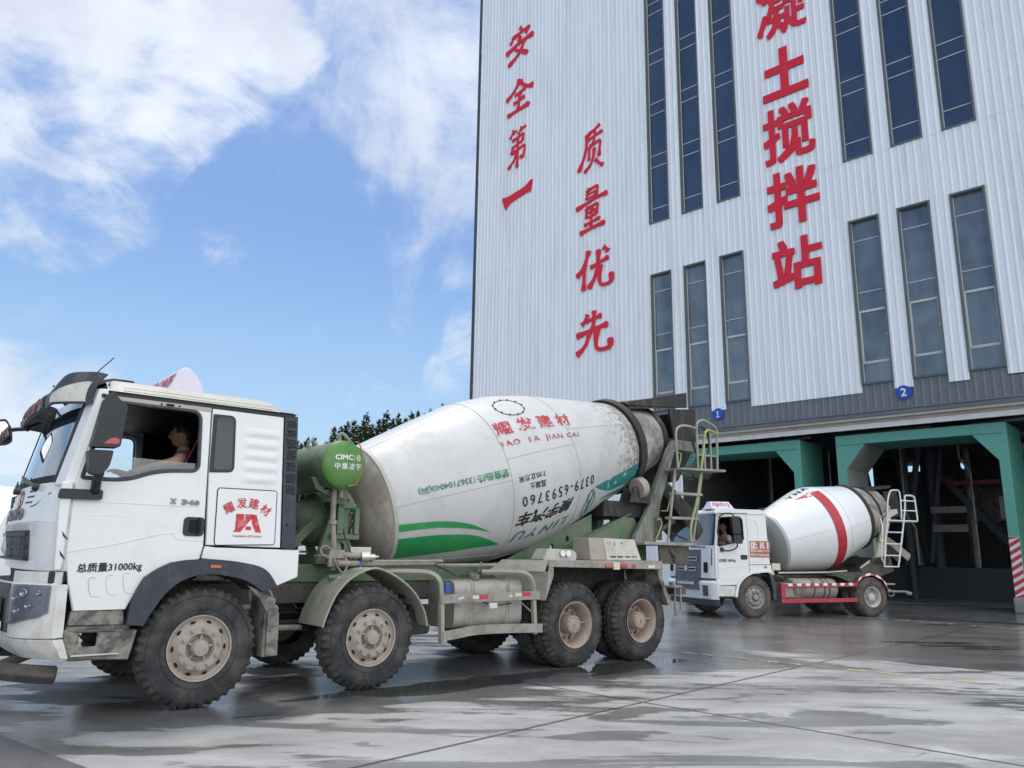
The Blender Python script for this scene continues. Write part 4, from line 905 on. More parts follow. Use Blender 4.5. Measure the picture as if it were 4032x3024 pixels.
# -- chassis
b = MB()
for y in (.82, 1.60):
    b.box(-1.1, 7.1, y, y + .08, .84, 1.06)
for x in (.6, 1.3, 2.6, 3.6, 4.3, 5.36, 6.6): b.box(x, x + .1, .90, 1.60, .86, 1.04)
b.build('chassis_frame', 'dusty_dark', T, bevel=.006)
b = MB()
for x in range(-2, 44):
    for z in (.90, 1.0):
        if (x * 7 + int(z * 10)) % 3: b.tube([(x * .09, .8195, z), (x * .09, .8165, z)], .008, 6)
b.build('rivet_holes', 'hole', T, smooth=False)
for x in (0, 1.766, 4.727, 5.993):
    b = MB(); b.tube([(x, .28, .525), (x, 2.22, .525)], .085 if x < 3 else .11, 12)
    if x > 3: b.lathe([(-.2, .1), (-.12, .24), (.12, .24), (.2, .1)], (x, 1.25, .52), (0, 1, 0), n=20, caps=(True, True))
    b.build('axle', 'dark', T)
for x in (0, 1.766):
    for y in (.72, 1.72):
        b = MB()
        for k in range(4): b.bar((x - .75, y, .66 - .03 * k), (x + .75, y, .66 - .03 * k), .09, .022)
        b.box(x - .06, x + .06, y - .07, y + .07, .5, .72); b.build('leaf_spring', 'dark', T)
for y in (.62, 1.88): b = MB(); b.bar((4.75, y, .80), (5.97, y, .80), .1, .12); b.box(5.26, 5.46, y - .09, y + .09, .72, .98); b.build('leaf_spring', 'dark', T)
b = MB(); b.tube([(.55, .62, .615), (1.25, .62, .60)], .03, 8); b.tube([(.52, .5, .745), (.95, .60, .80)], .04, 10); b.tube([(.42, .6, .90), (.42, .6, .78)], .03, 8)
for k in range(7): b.lathe([(0, .035), (.012, .062), (.024, .035)], (.56 + k * .024, .52, .75 + k * .004), (1, 0, .17), n=12)
b.tube(cat([(.62, .6, 1.06), (.80, .55, 1.02), (.86, .52, .90), (.78, .52, .80), (.66, .55, .86), (.64, .6, 1.0)], 5), .016, 7)
b.build('steering_linkage', 'dusty', T)
b = MB()
for y in (.80, 1.62): b.box(.92, 6.9, y, y + .09, 1.065, 1.26)
b.box(.93, 1.10, .80, 1.71, 1.10, 1.255)
b.build('subframe', 'green', T, bevel=.008)
b = MB(); b.tube([(1.5, .42, 1.255), (2.4, .42, 1.255), (4.0, .46, 1.265)], .022, 8); b.tube([(1.5, .36, 1.275), (2.75, .36, 1.285)], .03, 10)
b.tube([(1.9, .34, 1.30), (2.86, .34, 1.31)], .018, 8)
for x in (2.1, 2.9, 3.5): b.bar((x, .42, 1.30), (x, .55, 1.05), .02, .02)
b.build('hand_rail_pipe', 'dusty', T)
b = MB(); b.tube(cat([(2.75, .36, 1.27), (2.95, .36, 1.2), (3.1, .36, 1.14), (3.35, .37, 1.15), (3.6, .4, 1.2)], 6), .012, 6)
b.tube(cat([(3.3, .1, .845), (3.45, .06, .80), (3.7, .05, .82)], 5), .008, 6); b.build('cable', 'hose', T)
# -- cab -----------------------------------------------------------------
def front_x(y, k=0.0):
    """plan curve of the cab face: x for a given y"""
    d = abs(y - 1.25) / 1.25
    return -1.452 + .11 * d ** 2.2 + .17 * max(0, (d - .80) / .20) ** 1.9
CY0, CY1 = .02, 2.48
NE = [(-1.075, .885), (-.66, .885), (-.625, .965), (-.537, 1.158), (-.326, 1.286), (-.072, 1.318), (-.050, 1.436), (-.078, 2.12), (-.10, 2.742), (-1.02, 2.742), (-1.185, 1.95), (-1.182, 1.36), (-1.135, 1.11)]
WINP = rounded([(-1.135, 2.0), (-.79, 1.995), (-.53, 2.105), (-.165, 2.13), (-.195, 2.695), (-.995, 2.695)], [.02, .25, .25, .07, .09, .06], 5)
def ring(mb, loop, y, r, n=6): mb.tube([(u, y, v) for u, v in loop], r, n, closed=True)
for side in (0, 1):
    y0, y1 = (CY0, CY0 + .045) if side == 0 else (CY1 - .045, CY1)
    dr = empty('door', (0, 0, 0), parent=T)
    sidepoly('door_panel', NE, y0, y1, 'white', dr, holes=[WINP], bevel=.01)
    ym = y0 - .004 if side == 0 else y1 + .004
    b = MB(); ring(b, WINP, ym + (.006 if side == 0 else -.006), .019); b.build('window_seal', 'plastic', dr)
    if side == 0:
        b = MB(); b.prism(rounded([(-1.11, 2.0), (-.79, 1.995), (-.53, 2.105), (-.17, 2.13), (-.175, 2.20), (-1.09, 2.215)], [.02, .2, .2, .05, .01, .01]), y0 + .018, y0 + .023, XZ); b.build('side_glass', 'glass_open', dr, smooth=False)
        b = MB(); b.prism(rrect(-.252, -.062, 1.525, 1.70, .045), y0 - .012, y0 + .006, XZ); b.build('handle', 'mirror_black', dr, bevel=.006)
        b = MB(); b.prism(rrect(-.205, -.095, 1.555, 1.675, .02), y0 - .016, y0 - .0125, XZ); b.bar((-.12, y0 - .022, 1.54), (-.12, y0 - .022, 1.69), .03, .014); b.build('handle_recess', 'hole', dr, bevel=.003)
        # pressed lines of the door skin
        b = MB(); b.tube([(-1.175, y0, 1.368), (-.80, y0 - .001, 1.44), (-.45, y0 - .001, 1.535), (-.34, y0 - .001, 1.55), (-.30, y0 - .001, 1.50), (-.22, y0 - .001, 1.485), (-.07, y0 - .001, 1.485)], .0045, 6)
        b.tube([(-1.17, y0 + .001, 1.80), (-.13, y0 + .001, 1.795)], .006, 6); b.tube([(-1.17, y0 + .002, 1.68), (-.75, y0 + .002, 1.685)], .005, 6)
        b.build('pressing_line', 'white', dr)
        b = MB()
        for k in range(3):
            x = -.99 + k * .135; b.tube(cat([(x + .06, y0 - .001, 1.155 + .018 * k), (x + .01, y0 - .001, 1.147 + .018 * k), (x + .02, y0 - .001, 1.06 + .012 * k), (x + .045, y0 - .001, 1.005 + .012 * k), (x + .10, y0 - .001, 1.0 + .012 * k)], 4), .0045, 5)
        b.build('foot_pressing', 'white_dirty', dr)
        b = MB(); lettering(b, '总质量31000kg', quadmap((-1.082, 1.272), (-.57, 1.297), (-1.082, 1.188), (-.57, 1.205), lambda x, z: (x, y0 - .0035, z)), bold=.022)
        b.build('lettering', 'black_txt', dr, smooth=False)
        for ch, xa, xb in (('X', -.392, -.334), ('3', -.292, -.236), ('4', -.232, -.180), ('0', -.176, -.128)):
            b = MB(); vs, fs, asp = glyphs(ch, .05); extrude_flat(b, vs, fs, lambda u, v, d: (xa + (xb - xa) * u, d, 1.812 + .05 * v + (xa + .39) * -.03 ), y0 - .012, y0 + .001); b.build('badge_letter', 'badge', dr, smooth=False)
        b = MB(); b.box(-1.0, -.10, y0 - .006, y0 + .001, 2.706, 2.745); b.build('door_header', 'roof_shaded', dr, bevel=.003)
        b = MB(); b.prism(rrect(-.52, -.445, 2.712, 2.734, .01), y0 - .009, y0 - .004, XZ)
        for x in (-.56, -.40): b.tube([(x, y0 - .004, 2.723), (x, y0 - .009, 2.723)], .010, 8)
        b.build('vent_slot', 'hole', dr, smooth=False)
    RQ = [(-.058, 1.322), (.278, 1.292), (.544, 1.225), (.690, 1.062), (.905, 1.148), (.90, 1.412), (.06, 1.425), (-.036, 1.436)]
    sidepoly('rear_lower_panel', RQ, y0, y1, 'white', T, bevel=.008)
    RU = [(-.028, 1.446), (.70, 1.432), (.632, 2.742), (-.088, 2.742), (-.065, 2.12)]
    sidepoly('rear_side_panel', RU, y0, y1, 'white', T, bevel=.008)
    b = MB(); q = rounded([(-.066, 2.125), (.172, 2.14), (.142, 2.695), (-.078, 2.69)], [.01, .06, .06, .01]); s_ = -1 if side == 0 else 1
    b.prism(q, (y0 - .004) if side == 0 else y1, y0 if side == 0 else y1 + .004, XZ); qw = b.build('quarter_window', 'mirror_black', T, smooth=False)
    b = MB(); q = rounded([(-.03, 2.155), (.145, 2.165), (.118, 2.67), (-.04, 2.665)], .04); b.prism(q, (y0 - .008) if side == 0 else y1 + .004, (y0 - .0045) if side == 0 else y1 + .008, XZ); b.build('pane', 'glass_dark', qw, smooth=False)
    b = MB(); q = [(.708, 1.424), (.852, 1.424), (.778, 2.765), (.638, 2.748)]; b.prism(q, y0 - .012 if side == 0 else y0 + .02, y1 if side == 0 else y1 + .012, XZ); gr = b.build('air_duct_panel', 'plastic_blue', T, bevel=.008)
    if side == 0:
        b = MB()
        for r_ in range(36):
            if r_ in (3, 7, 12, 17, 22, 27) or r_ > 31: continue
            for c_ in range(4):
                z = 2.70 - r_ * .0235; f = (2.765 - z) / 1.34; x = .668 + f * .072 + (c_ + .5 * (r_ % 2)) * .0245
                b.add([(x + .0105 * math.cos(R(60 * k + 30)), y0 - .0135, z + .0115 * math.sin(R(60 * k + 30))) for k in range(6)], [tuple(range(6))])
        b.build('hexagon_hole', 'hole', gr, smooth=False)
        b = MB()
        for z in (2.60, 2.43, 2.26, 2.09, 1.66): b.tube([(.69 + (2.765 - z) * .05, y0 - .012, z), (.69 + (2.765 - z) * .05, y0 - .018, z)], .011, 8)
        b.build('bolt', 'hole', gr)
        # pressed ribs on the rear quarter
        b = MB()
        for k in range(5):
            z = 2.60 - k * .115; b.sheet(14, 6, lambda u, v: (.24 + .365 * u + .0 * v, y0 - .001 - .009 * math.sin(math.pi * v) ** 1.5 * min(1, u * 5) * min(1, (1 - u) * 6 + .3), z - .095 * v), .002)
        b.build('pressed_rib', 'white', T, ang=60)
        # access flap with the firm emblem
        fl = [(.030, 1.984), (.618, 1.988), (.634, 1.462), (.046, 1.447)]
        b = MB(); b.prism(rounded(fl, .03), y0 - .007, y0 - .001, XZ); fo = b.build('access_flap', 'white', T, bevel=.004)
        b = MB(); ring(b, rounded(fl, .03), y0 - .003, .006); b.build('flap_seal', 'seam', fo)
        FY = y0 - .0105
        b = MB()
        for ch, cx, cz, an in (('耀', .152, 1.800, 30), ('发', .272, 1.852, 9), ('建', .392, 1.851, -9), ('材', .515, 1.795, -32)):
            ca, sa = math.cos(R(an)), math.sin(R(an)); hw = .049
            lettering(b, ch, lambda u, v: (cx + ((u - .5) * 2 * hw) * ca - ((v - .5) * 2 * hw) * sa, FY, cz + ((u - .5) * 2 * hw) * sa + ((v - .5) * 2 * hw) * ca), bold=.018)
        lettering(b, 'YAOAN JITUAN', quadmap((.205, 1.545), (.490, 1.546), (.205, 1.522), (.490, 1.523), lambda x, z: (x, FY, z)), bold=.02)
        b.build('lettering', 'red_txt', fo, smooth=False)
        b = MB(); E_ = lambda u, v: (.208 + .277 * u, FY, 1.575 + .172 * v)
        for poly in ([(.07, 1), (.36, 1), (.36, .58), (.07, .13)], [(.40, 1), (.74, 1), (.26, .0), (.0, .0), (.40, .70)], [(.58, .85), (.78, 1), (.80, .94), (1, 0), (.80, 0), (.64, .55), (.62, .80)], [(.44, .32), (.64, .32), (.64, .12), (.44, .12)]):
            b.flat(poly, E_)
        b.build('emblem', 'red_txt', fo, smooth=False)
# front face: lower panel, scuttle, pillars, windscreen
def face(mb, z0, z1, ya=.02, yb=2.48, dx0=0., dx1=0., n=48, th=.03, nz=1):
    mb.sheet(n, nz, lambda u, v: (front_x(ya + (yb - ya) * u) + dx0 + (dx1 - dx0) * v, ya + (yb - ya) * u, z0 + (z1 - z0) * v), th)
b = MB(); face(b, 1.21, 1.62, dx0=.035, dx1=0.0, th=.04); face(b, 1.621, 1.955, dx0=.0, dx1=.045, th=.04)
fp = b.build('front_panel', 'white', T, ang=50)
b = MB(); face(b, 1.285, 1.545, .47, 2.03, .018, -.004, th=.02); gp = b.build('front_grille', 'plastic', T, bevel=.0, ang=50)
b = MB()
for z in (1.50, 1.395, 1.29): face(b, z, z + (.022 if z < 1.5 else .03), .50, 2.0, -.022, -.022, th=.03)
b.box(-1.452, -1.44, .6, .63, 1.30, 1.5); b.build('grille_bar', 'plastic_blue', gp, ang=50)
b = MB(); face(b, 1.548, 1.612, .46, 2.04, -.012, -.008, th=.03); b.build('chrome_strip', 'chrome', T, ang=50)
b = MB(); fx = front_x(1.25) - .05
b.add([(fx, 1.25, 1.545), (fx + .02, 1.29, 1.40), (fx + .02, 1.295, 1.37), (fx + .02, 1.29, 1.315), (fx + .02, 1.21, 1.315), (fx + .02, 1.205, 1.37), (fx + .02, 1.21, 1.40), (fx - .02, 1.25, 1.38)],
      [(0, 1, 7), (1, 2, 7), (2, 3, 7), (3, 4, 7), (4, 5, 7), (5, 6, 7), (6, 0, 7), (0, 6, 5, 4, 3, 2, 1)]); b.build('bonnet_emblem', 'chrome', T, smooth=False)
for i, ch in enumerate('HOWO'):
    b = MB()
    vs, fs, asp = glyphs(ch, .03); ya = 1.70 - i * .235; yb = ya - .19
    extrude_flat(b, vs, fs, lambda u, v, d: (front_x(ya + (yb - ya) * u) + .012 - d, ya + (yb - ya) * u, 1.645 + .105 * v), -.004, .022); b.build('badge_letter', 'badge', T, smooth=False)
def on_face(a, z, d): return (front_x(a) + (z - 1.62) / .333 * .045 - d, a, z)
b = MB(); b.add([on_face(1.19 + .155 * math.cos(x), 1.828 + .098 * math.sin(x), .006) for x in [2 * math.pi * i / 40 for i in range(40)]], [tuple(range(40))]); b.build('fleet_roundel', 'lamp_orange', T, smooth=False)
b = MB(); lettering(b, '6', quadmap((1.26, 1.90), (1.12, 1.90), (1.26, 1.756), (1.12, 1.756), lambda a, z: on_face(a, z, .010)), bold=.05); b.build('fleet_number', 'yellow_txt', T, smooth=False)
b = MB()
for yc in (.70, 1.85):
    for k in range(3): b.bar(on_face(yc - .12 + .02 * k, 1.90 - .05 * k, .001), on_face(yc + .12 + .02 * k, 1.90 - .05 * k, .001), .010, .012)
b.tube([on_face(y, z, .001) for y, z in ((.06, 1.90), (.2, 1.86), (.45, 1.775), (.56, 1.76), (1.25, 1.757), (1.94, 1.76), (2.05, 1.775), (2.3, 1.86))], .005, 5); b.build('panel_line', 'seam', T)
# corner vent (air guide) behind the front panel
for yy, sg_ in ((.0, 1), (2.5, -1)):
    Yc = lambda v: yy + sg_ * v
    b = MB(); b.prism([(-1.26, 1.215), (-1.205, 1.215), (-1.195, 1.30), (-1.20, 1.70), (-1.195, 1.955), (-1.285, 1.955), (-1.285, 1.70)], Yc(-.012), Yc(.05), XZ)
    b.build('corner_vane', 'white', T, bevel=.012)
    b = MB()
    for z in (1.38, 1.54): b.prism([(-1.235, z), (-1.19, z - .06), (-1.186, z - .075), (-1.225, z - .04)], Yc(-.018), Yc(-.012), XZ)
    b.build('vane_slot', 'seam', T, smooth=False)
    # A pillar
    bx = lambda z: -1.30 + (z - 1.955) * .215
    b = MB()
    zs = [1.93, 2.2, 2.45, 2.70, 2.80]
    vs = []
    for z in zs:
        f = (z - 1.93) / .87; xo = -1.185 + .165 * max(0, (z - 1.95)) / .79
        vs += [(xo, Yc(.02), z), (xo + .03, Yc(.10), z), (bx(z) + .045, Yc(.22), z), (bx(z) - .012, Yc(.16), z), ((xo + bx(z)) / 2 - .02, Yc(.045), z)]
    fs = []
    for i in range(len(zs) - 1):
        for k in range(5): fs.append((5 * i + k, 5 * i + (k + 1) % 5, 5 * i + 5 + (k + 1) % 5, 5 * i + 5 + k))
    fs += [(0, 1, 2, 3, 4), tuple(range(5 * len(zs) - 5, 5 * len(zs)))]
    b.add(vs, fs); b.build('windscreen_pillar', 'white', T, bevel=.006)
def ws(u, v):
    y = .17 + 2.16 * u; z = 1.955 + .775 * v
    d = abs(y - 1.25) / 1.08
    return (-1.405 + .10 * d ** 2.2 + .16 * v + (.01 if v > .9 else 0), y, z)
b = MB(); b.sheet(24, 6, ws, .006); b.build('windscreen', 'glass_clear', T, ang=60)
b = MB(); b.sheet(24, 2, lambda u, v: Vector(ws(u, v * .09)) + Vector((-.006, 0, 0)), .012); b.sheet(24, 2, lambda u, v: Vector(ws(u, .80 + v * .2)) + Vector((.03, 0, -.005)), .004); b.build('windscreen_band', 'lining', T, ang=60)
b = MB(); b.tube([Vector(ws(.985, v / 6)) + Vector((-.01, 0.02, 0)) for v in range(7)], .022, 6); b.tube([Vector(ws(.012, v / 6)) + Vector((-.006, -.01, 0)) for v in range(7)], .012, 6); b.build('windscreen_seal', 'plastic', T)
b = MB()
for y0_, y1_ in ((.55, 1.30), (1.45, 2.15)):
    p0 = Vector(ws((y0_ - .17) / 2.16, -.02)) + Vector((-.03, 0, -.01)); p1 = Vector(ws((y1_ - .17) / 2.16, .10)) + Vector((-.025, 0, 0))
    b.bar(p0, p1, .03, .02); b.bar(p0 + Vector((-.01, .1, .02)), p1 + Vector((-.012, 0, .03)), .012, .03); b.lathe([(-.03, .03), (.03, .03)], p0, (1, 0, 0), up=(0, 0, 1), n=10, caps=(True, True))
b.build('wiper', 'mirror_black', T)
b = MB(); b.box(-1.36, -1.28, 2.36, 2.50, 1.80, 1.93); b.build('mirror_foot', 'mirror_black', T, bevel=.01)
# roof
def roof(u, v):
    y = .0 + 2.5 * u; d = abs(y - 1.25) / 1.25; x = -1.0 + 1.755 * v
    e = max(0, (d - .74) / .26); hgt = 2.965 - .045 * d ** 2 - .15 * e ** 2.0
    rear = max(0, (v - .86) / .14); hgt -= .20 * rear ** 1.8 * (1 - .0 * d); fr = max(0, (.06 - v) / .06); hgt -= .03 * fr ** 2
    return (x + (.02 * e if v > .5 else -.02 * e), y, max(hgt, 2.785 - .0 * v))
b = MB(); b.grid(40, 24, roof)
me_top = [roof(i / 40, 0) for i in range(41)]
b.build('roof', 'roof_shaded', T, ang=40)
b = MB(); b.box(-1.0, .76, .03, 2.47, 2.745, 2.784); b.build('roof_gutter', 'mirror_black', T, bevel=.004)
b = MB()
for z in (2.83, 2.80):
    b.tube([(-.9 + .1 * k, -.001 + (.012 if z > 2.81 else 0), z) for k in range(15)], .004, 5)
b.build('roof_line', 'roof_shaded', T)
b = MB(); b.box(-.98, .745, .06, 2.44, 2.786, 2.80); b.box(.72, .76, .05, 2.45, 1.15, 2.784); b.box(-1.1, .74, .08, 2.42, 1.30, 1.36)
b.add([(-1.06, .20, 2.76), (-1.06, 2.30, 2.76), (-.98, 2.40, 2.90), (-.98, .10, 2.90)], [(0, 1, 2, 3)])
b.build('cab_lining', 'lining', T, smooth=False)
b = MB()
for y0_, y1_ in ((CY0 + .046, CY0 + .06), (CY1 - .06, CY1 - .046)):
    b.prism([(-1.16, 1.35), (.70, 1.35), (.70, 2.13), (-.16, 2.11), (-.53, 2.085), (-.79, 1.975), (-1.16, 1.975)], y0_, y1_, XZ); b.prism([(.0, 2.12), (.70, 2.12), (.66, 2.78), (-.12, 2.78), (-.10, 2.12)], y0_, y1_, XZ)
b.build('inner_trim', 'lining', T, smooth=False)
b = MB(); b.prism([(-1.30, 1.62), (-1.02, 1.62), (-.93, 1.86), (-.98, 1.95), (-1.20, 1.965), (-1.30, 1.945)], .30, 2.20, XZ); b.build('dashboard', 'plastic', T, bevel=.02)
b = MB(); c = Vector((-.78, .62, 2.0)); ax = Vector((.55, 0, -.83)).normalized(); uu = ax.cross(Vector((0, 1, 0)))
b.tube([c + (Vector((0, 1, 0)) * math.cos(x) + uu * math.sin(x)) * .225 for x in [2 * math.pi * i / 32 for i in range(32)]], .016, 7, closed=True); b.tube([c, c - ax * -.25], .03, 8)
for k in range(3): x = 2 * math.pi * k / 3; b.bar(c, c + (Vector((0, 1, 0)) * math.cos(x) + uu * math.sin(x)) * .22, .03, .015)
b.build('steering_wheel', 'mirror_black', T)
for yc in (.62, 1.85):
    b = MB(); b.prism(rounded([(-.40, 1.62), (.12, 1.60), (.14, 1.74), (-.38, 1.78)], .04), yc - .25, yc + .25, XZ)
    b.prism(rounded([(.03, 1.74), (.16, 1.72), (.30, 2.42), (.20, 2.46)], .05), yc - .24, yc + .24, XZ); b.prism(rounded([(.20, 2.44), (.29, 2.44), (.31, 2.60), (.24, 2.62)], .03), yc - .14, yc + .14, XZ)
    b.build('seat', 'cloth_dark', T, bevel=.02)
b = MB(); b.tube(cat([(-1.0, 1.10, 2.02), (-.7, 1.0, 2.0), (-.4, .95, 1.9)], 4), .03, 6); b.bar((-.06, .10, 2.72), (-.40, .30, 1.72), .045, .006); b.build('seat_belt', 'cloth_red', T)
b = MB(); c = Vector((-1.16, 1.05, 2.05)); b.lathe([(-.02, .15), (.0, .16), (.06, .155), (.12, .12), (.155, .06), (.165, .001)], c, (0, 0, 1), up=(1, 0, 0), n=24); b.lathe([(-.02, .001), (-.02, .20), (-.005, .20)], c + Vector((-.02, 0, 0)), (0, 0, 1), up=(1, 0, 0), n=24)
hh_ = b.build('safety_helmet', 'wheel_green'); hh_.location = T.matrix_basis.to_3x3() @ Vector((0, 0, 0)) + O1; hh_.rotation_euler = (0, 0, TH1)
tag(hh_, 'pale green safety helmet lying behind the windscreen of the large truck', 'helmet')
# visor with lettering and corner lamps
def sst(x, a, c): t = max(0, min(1, (x - a) / (c - a))); return t * t * (3 - 2 * t)
def vis(u, v, e=0.0):
    y = .03 + 2.44 * u; d = abs(y - 1.25) / 1.22
    x0 = -1.435 + .05 * d ** 2 + .25 * max(0, (d - .76) / .24) ** 1.5; zt = 2.80 + .145 * sst(d, .50, .86) - .02 * sst(d, .95, 1)
    w_ = math.sin(math.pi * v)
    return (x0 + .035 * v - .022 * w_ + .06 * v * v * sst(d, .5, .9) - e, y + e * .6 * (1 if y > 1.25 else -1) * sst(d, .8, 1), 2.64 + .012 * d + (zt - 2.64) * v)
b = MB(); b.sheet(56, 8, vis, .018); vo = b.build('sun_visor', 'plastic', T, ang=50)
for s0 in (.012, .988):
    sg_ = 1 if s0 < .5 else -1
    b = MB(); b.sheet(12, 5, lambda u, v: vis(s0 + sg_ * .115 * u, .06 + (.62 - .42 * u ** 1.6) * v, .010), .008); b.build('visor_lamp', 'lamp_white', vo, ang=50)
b = MB()
for i, ch in enumerate('中国重汽'):
    ua = .70 - i * .122; ub = ua - .098
    lettering(b, ch, lambda u, v: vis(ua + (ub - ua) * u, .10 + .76 * v, .014), bold=.04, cut=(3, 3))
b.build('visor_lettering', 'red_visor', vo, smooth=False)
b = MB()
for i in range(4):
    ua = .705 - i * .122; b.grid(3, 3, lambda u, v: vis(ua - .108 * u, .04 + .88 * v, .011))
b.build('visor_sticker', 'grille_pale', vo, smooth=False)
b = MB()
for u_, v_ in ((.16, .8), (.36, .2), (.60, .25), (.60, .8), (.36, .8)): c = Vector(vis(u_, v_, .012)); b.lathe([(-.004, .012), (.008, .010)], c, (-.9, 0, .4), n=10, caps=(True, True))
for y in (.35, 1.25, 2.15): b.bar((-1.22, y, 2.74), (-1.40, y, 2.72), .03, .02)
b.build('visor_bracket', 'mirror_black', vo)
b = MB(); b.tube([(-1.12, .25, 2.94), (-1.0, .06, 3.10)], .005, 5); b.box(-1.14, -1.09, .2, .3, 2.90, 2.945); b.build('antenna', 'mirror_black', T)
b = MB(); b.prism([(-1.05, 2.90), (-.80, 2.97), (-.70, 2.985), (-.72, 3.0), (-.9, 3.0), (-1.08, 2.94)], .5, 2.0, XZ); b.build('roof_deflector', 'plastic', T, bevel=.01)
# roof sign: lit box across the cab
rs = [(-.38, 2.93), (-.04, 2.93), (.0, 2.99), (-.03, 3.08), (-.09, 3.17), (-.17, 3.235), (-.225, 3.24), (-.275, 3.20)]
sgn = MB(); sgn.prism(rs, .62, 1.62, XZ); so = sgn.build('roof_sign', 'sign_face', T, bevel=.012)
b = MB(); nrm = Vector((-.93, 0, -.36))
lettering(b, '川J6297F', quadmap((1.58, .96), (.66, .96), (1.58, .12), (.66, .12), lambda a, f: (-.38 + (.105) * f - .006, a, 2.93 + .27 * f + .002)), bold=.02); b.build('plate_number', 'red_txt', so, smooth=False)
b = MB(); b.box(-.42, .02, .58, 1.66, 2.90, 2.932); b.build('sign_base', 'sign_face', so, bevel=.008)
# mirrors
b = MB()
b.prism(rounded([(-1.072, 2.69), (-.885, 2.645), (-.908, 2.262), (-1.135, 2.25)], .03), -.20, -.06, XZ); b.prism(rounded([(-1.045, 2.73), (-1.01, 2.755), (-.92, 2.66), (-1.06, 2.69)], .01), -.16, -.08, XZ)
mo = b.build('wing_mirror', 'mirror_black', T, bevel=.025, seg=3)
b = MB(); b.prism(rounded([(-1.15, 2.225), (-.955, 2.232), (-.975, 2.08), (-1.04, 2.01), (-1.12, 2.03)], [.02, .02, .06, .06, .05]), -.20, -.05, XZ); b.build('lower_mirror', 'mirror_black', mo, bevel=.03, seg=3)
b = MB(); b.tube(cat([(-1.03, -.12, 2.05), (-1.04, -.10, 1.97), (-1.03, -.04, 1.91), (-1.03, .0, 1.88)], 4), .04, 8); b.tube([(-1.0, -.1, 2.7), (-1.05, .03, 2.74)], .02, 8); b.build('mirror_arm', 'mirror_black', mo)
b = MB(); b.prism(rounded([(-1.295, 1.895), (-.965, 1.90), (-.965, 1.815), (-1.30, 1.81)], .02), -.03, .02, XZ); b.build('mirror_bracket', 'mirror_black', mo, bevel=.008)
b = MB(); b.prism([(-1.045, 2.285), (-.925, 2.29), (-.92, 2.33), (-.955, 2.345), (-1.0, 2.33)], -.203, -.199, XZ); b.build('red_patch', 'lamp_red', mo, smooth=False)
b = MB(); b.tube(cat([(-1.33, 2.30, 2.665), (-1.37, 2.30, 2.655), (-1.42, 2.32, 2.65), (-1.47, 2.35, 2.64)], 4), .022, 8); b.lathe([(-.03, .035), (.03, .035)], (-1.33, 2.3, 2.67), (0, 1, 0), n=12, caps=(True, True)); b.bar((-1.33, 2.28, 2.67), (-1.24, 2.15, 2.72), .03, .03); fm = b.build('front_mirror', 'mirror_black', T)
b = MB(); pl = rounded([(-1.74, 2.69), (-1.62, 2.735), (-1.535, 2.755), (-1.47, 2.65), (-1.447, 2.51), (-1.49, 2.475), (-1.74, 2.43)], .03)
b.prism(pl, 2.33, 2.41, XZ); b.build('mirror_shell', 'mirror_black', fm, bevel=.012)
uz = Vector((0, 0, 1)); b = MB(); b.prism([((u + 1.6) * .84 - 1.595, (v - 2.6) * .80 + 2.60) for u, v in pl], 2.324, 2.328, XZ); b.build('mirror_glass', 'mirror', fm, smooth=False)
b = MB(); b.prism([(-.08, .06), (.02, .13), (.08, .09), (.10, .0), (.03, -.14), (-.06, -.08)], -.02, .02, lambda u, v, d: Vector((-1.20, 1.30, 2.44)) + Vector((.55, -.83, 0)) * u + uz * v + Vector((.83, .55, 0)) * d); b.build('inner_mirror', 'lining', T, bevel=.01)
# bumper, headlamps, lower front
def bump(y, k=0.):
    d = abs(y - 1.25) / 1.25
    return -1.535 + .09 * d ** 2 + .235 * max(0, (d - .70) / .30) ** 2.4
b = MB(); b.sheet(60, 2, lambda u, v: (bump(2.5 * u) + .02 * (1 - v), 2.5 * u, .665 + .44 * v), .05)
for yy, sg_ in ((.0, 1), (2.5, -1)): b.prism([(-1.212, .667), (-1.122, .672), (-1.135, 1.10), (-1.21, 1.105)], yy, yy + sg_ * .05, XZ)
b.build('bumper', 'white_dirty', T, ang=50, bevel=.006)
b = MB(); b.sheet(60, 4, lambda u, v: (bump(2.5 * u) + .03 + .10 * (1 - v) ** 1.6, 2.5 * u, .50 + .158 * v + .0 * u), .04)
for yy, sg_ in ((.0, 1), (2.5, -1)): b.prism([(-1.20, .658), (-1.12, .662), (-1.06, .497), (-1.12, .505)], yy + sg_ * .004, yy + sg_ * .05, XZ)
b.build('bumper_skirt', 'white_dirty', T, ang=50, bevel=.006)
b = MB(); b.sheet(40, 2, lambda u, v: (bump(.40 + 1.7 * u) - .012 + .02 * (1 - v), .40 + 1.7 * u, .70 + .40 * v), .02); lg = b.build('lower_grille', 'plastic', T, ang=50)
b = MB(); b.sheet(40, 2, lambda u, v: (bump(.55 + 1.4 * u) - .026, .55 + 1.4 * u, .77 + .20 * v), .01); b.build('mesh', 'dark', lg, ang=50)
b = MB(); face(b, 1.10, 1.215, .1, 2.4, .10, .08, th=.03); b.box(-1.28, -1.16, .03, .35, 1.11, 1.205); b.build('front_gap', 'dark', T, bevel=.01)
b = MB(); b.sheet(10, 1, lambda u, v: (bump(.0 + .45 * u) + .02, .0 + .45 * u, 1.105 + .10 * v), .02); b.build('corner_cap', 'white_dirty', T, ang=50)
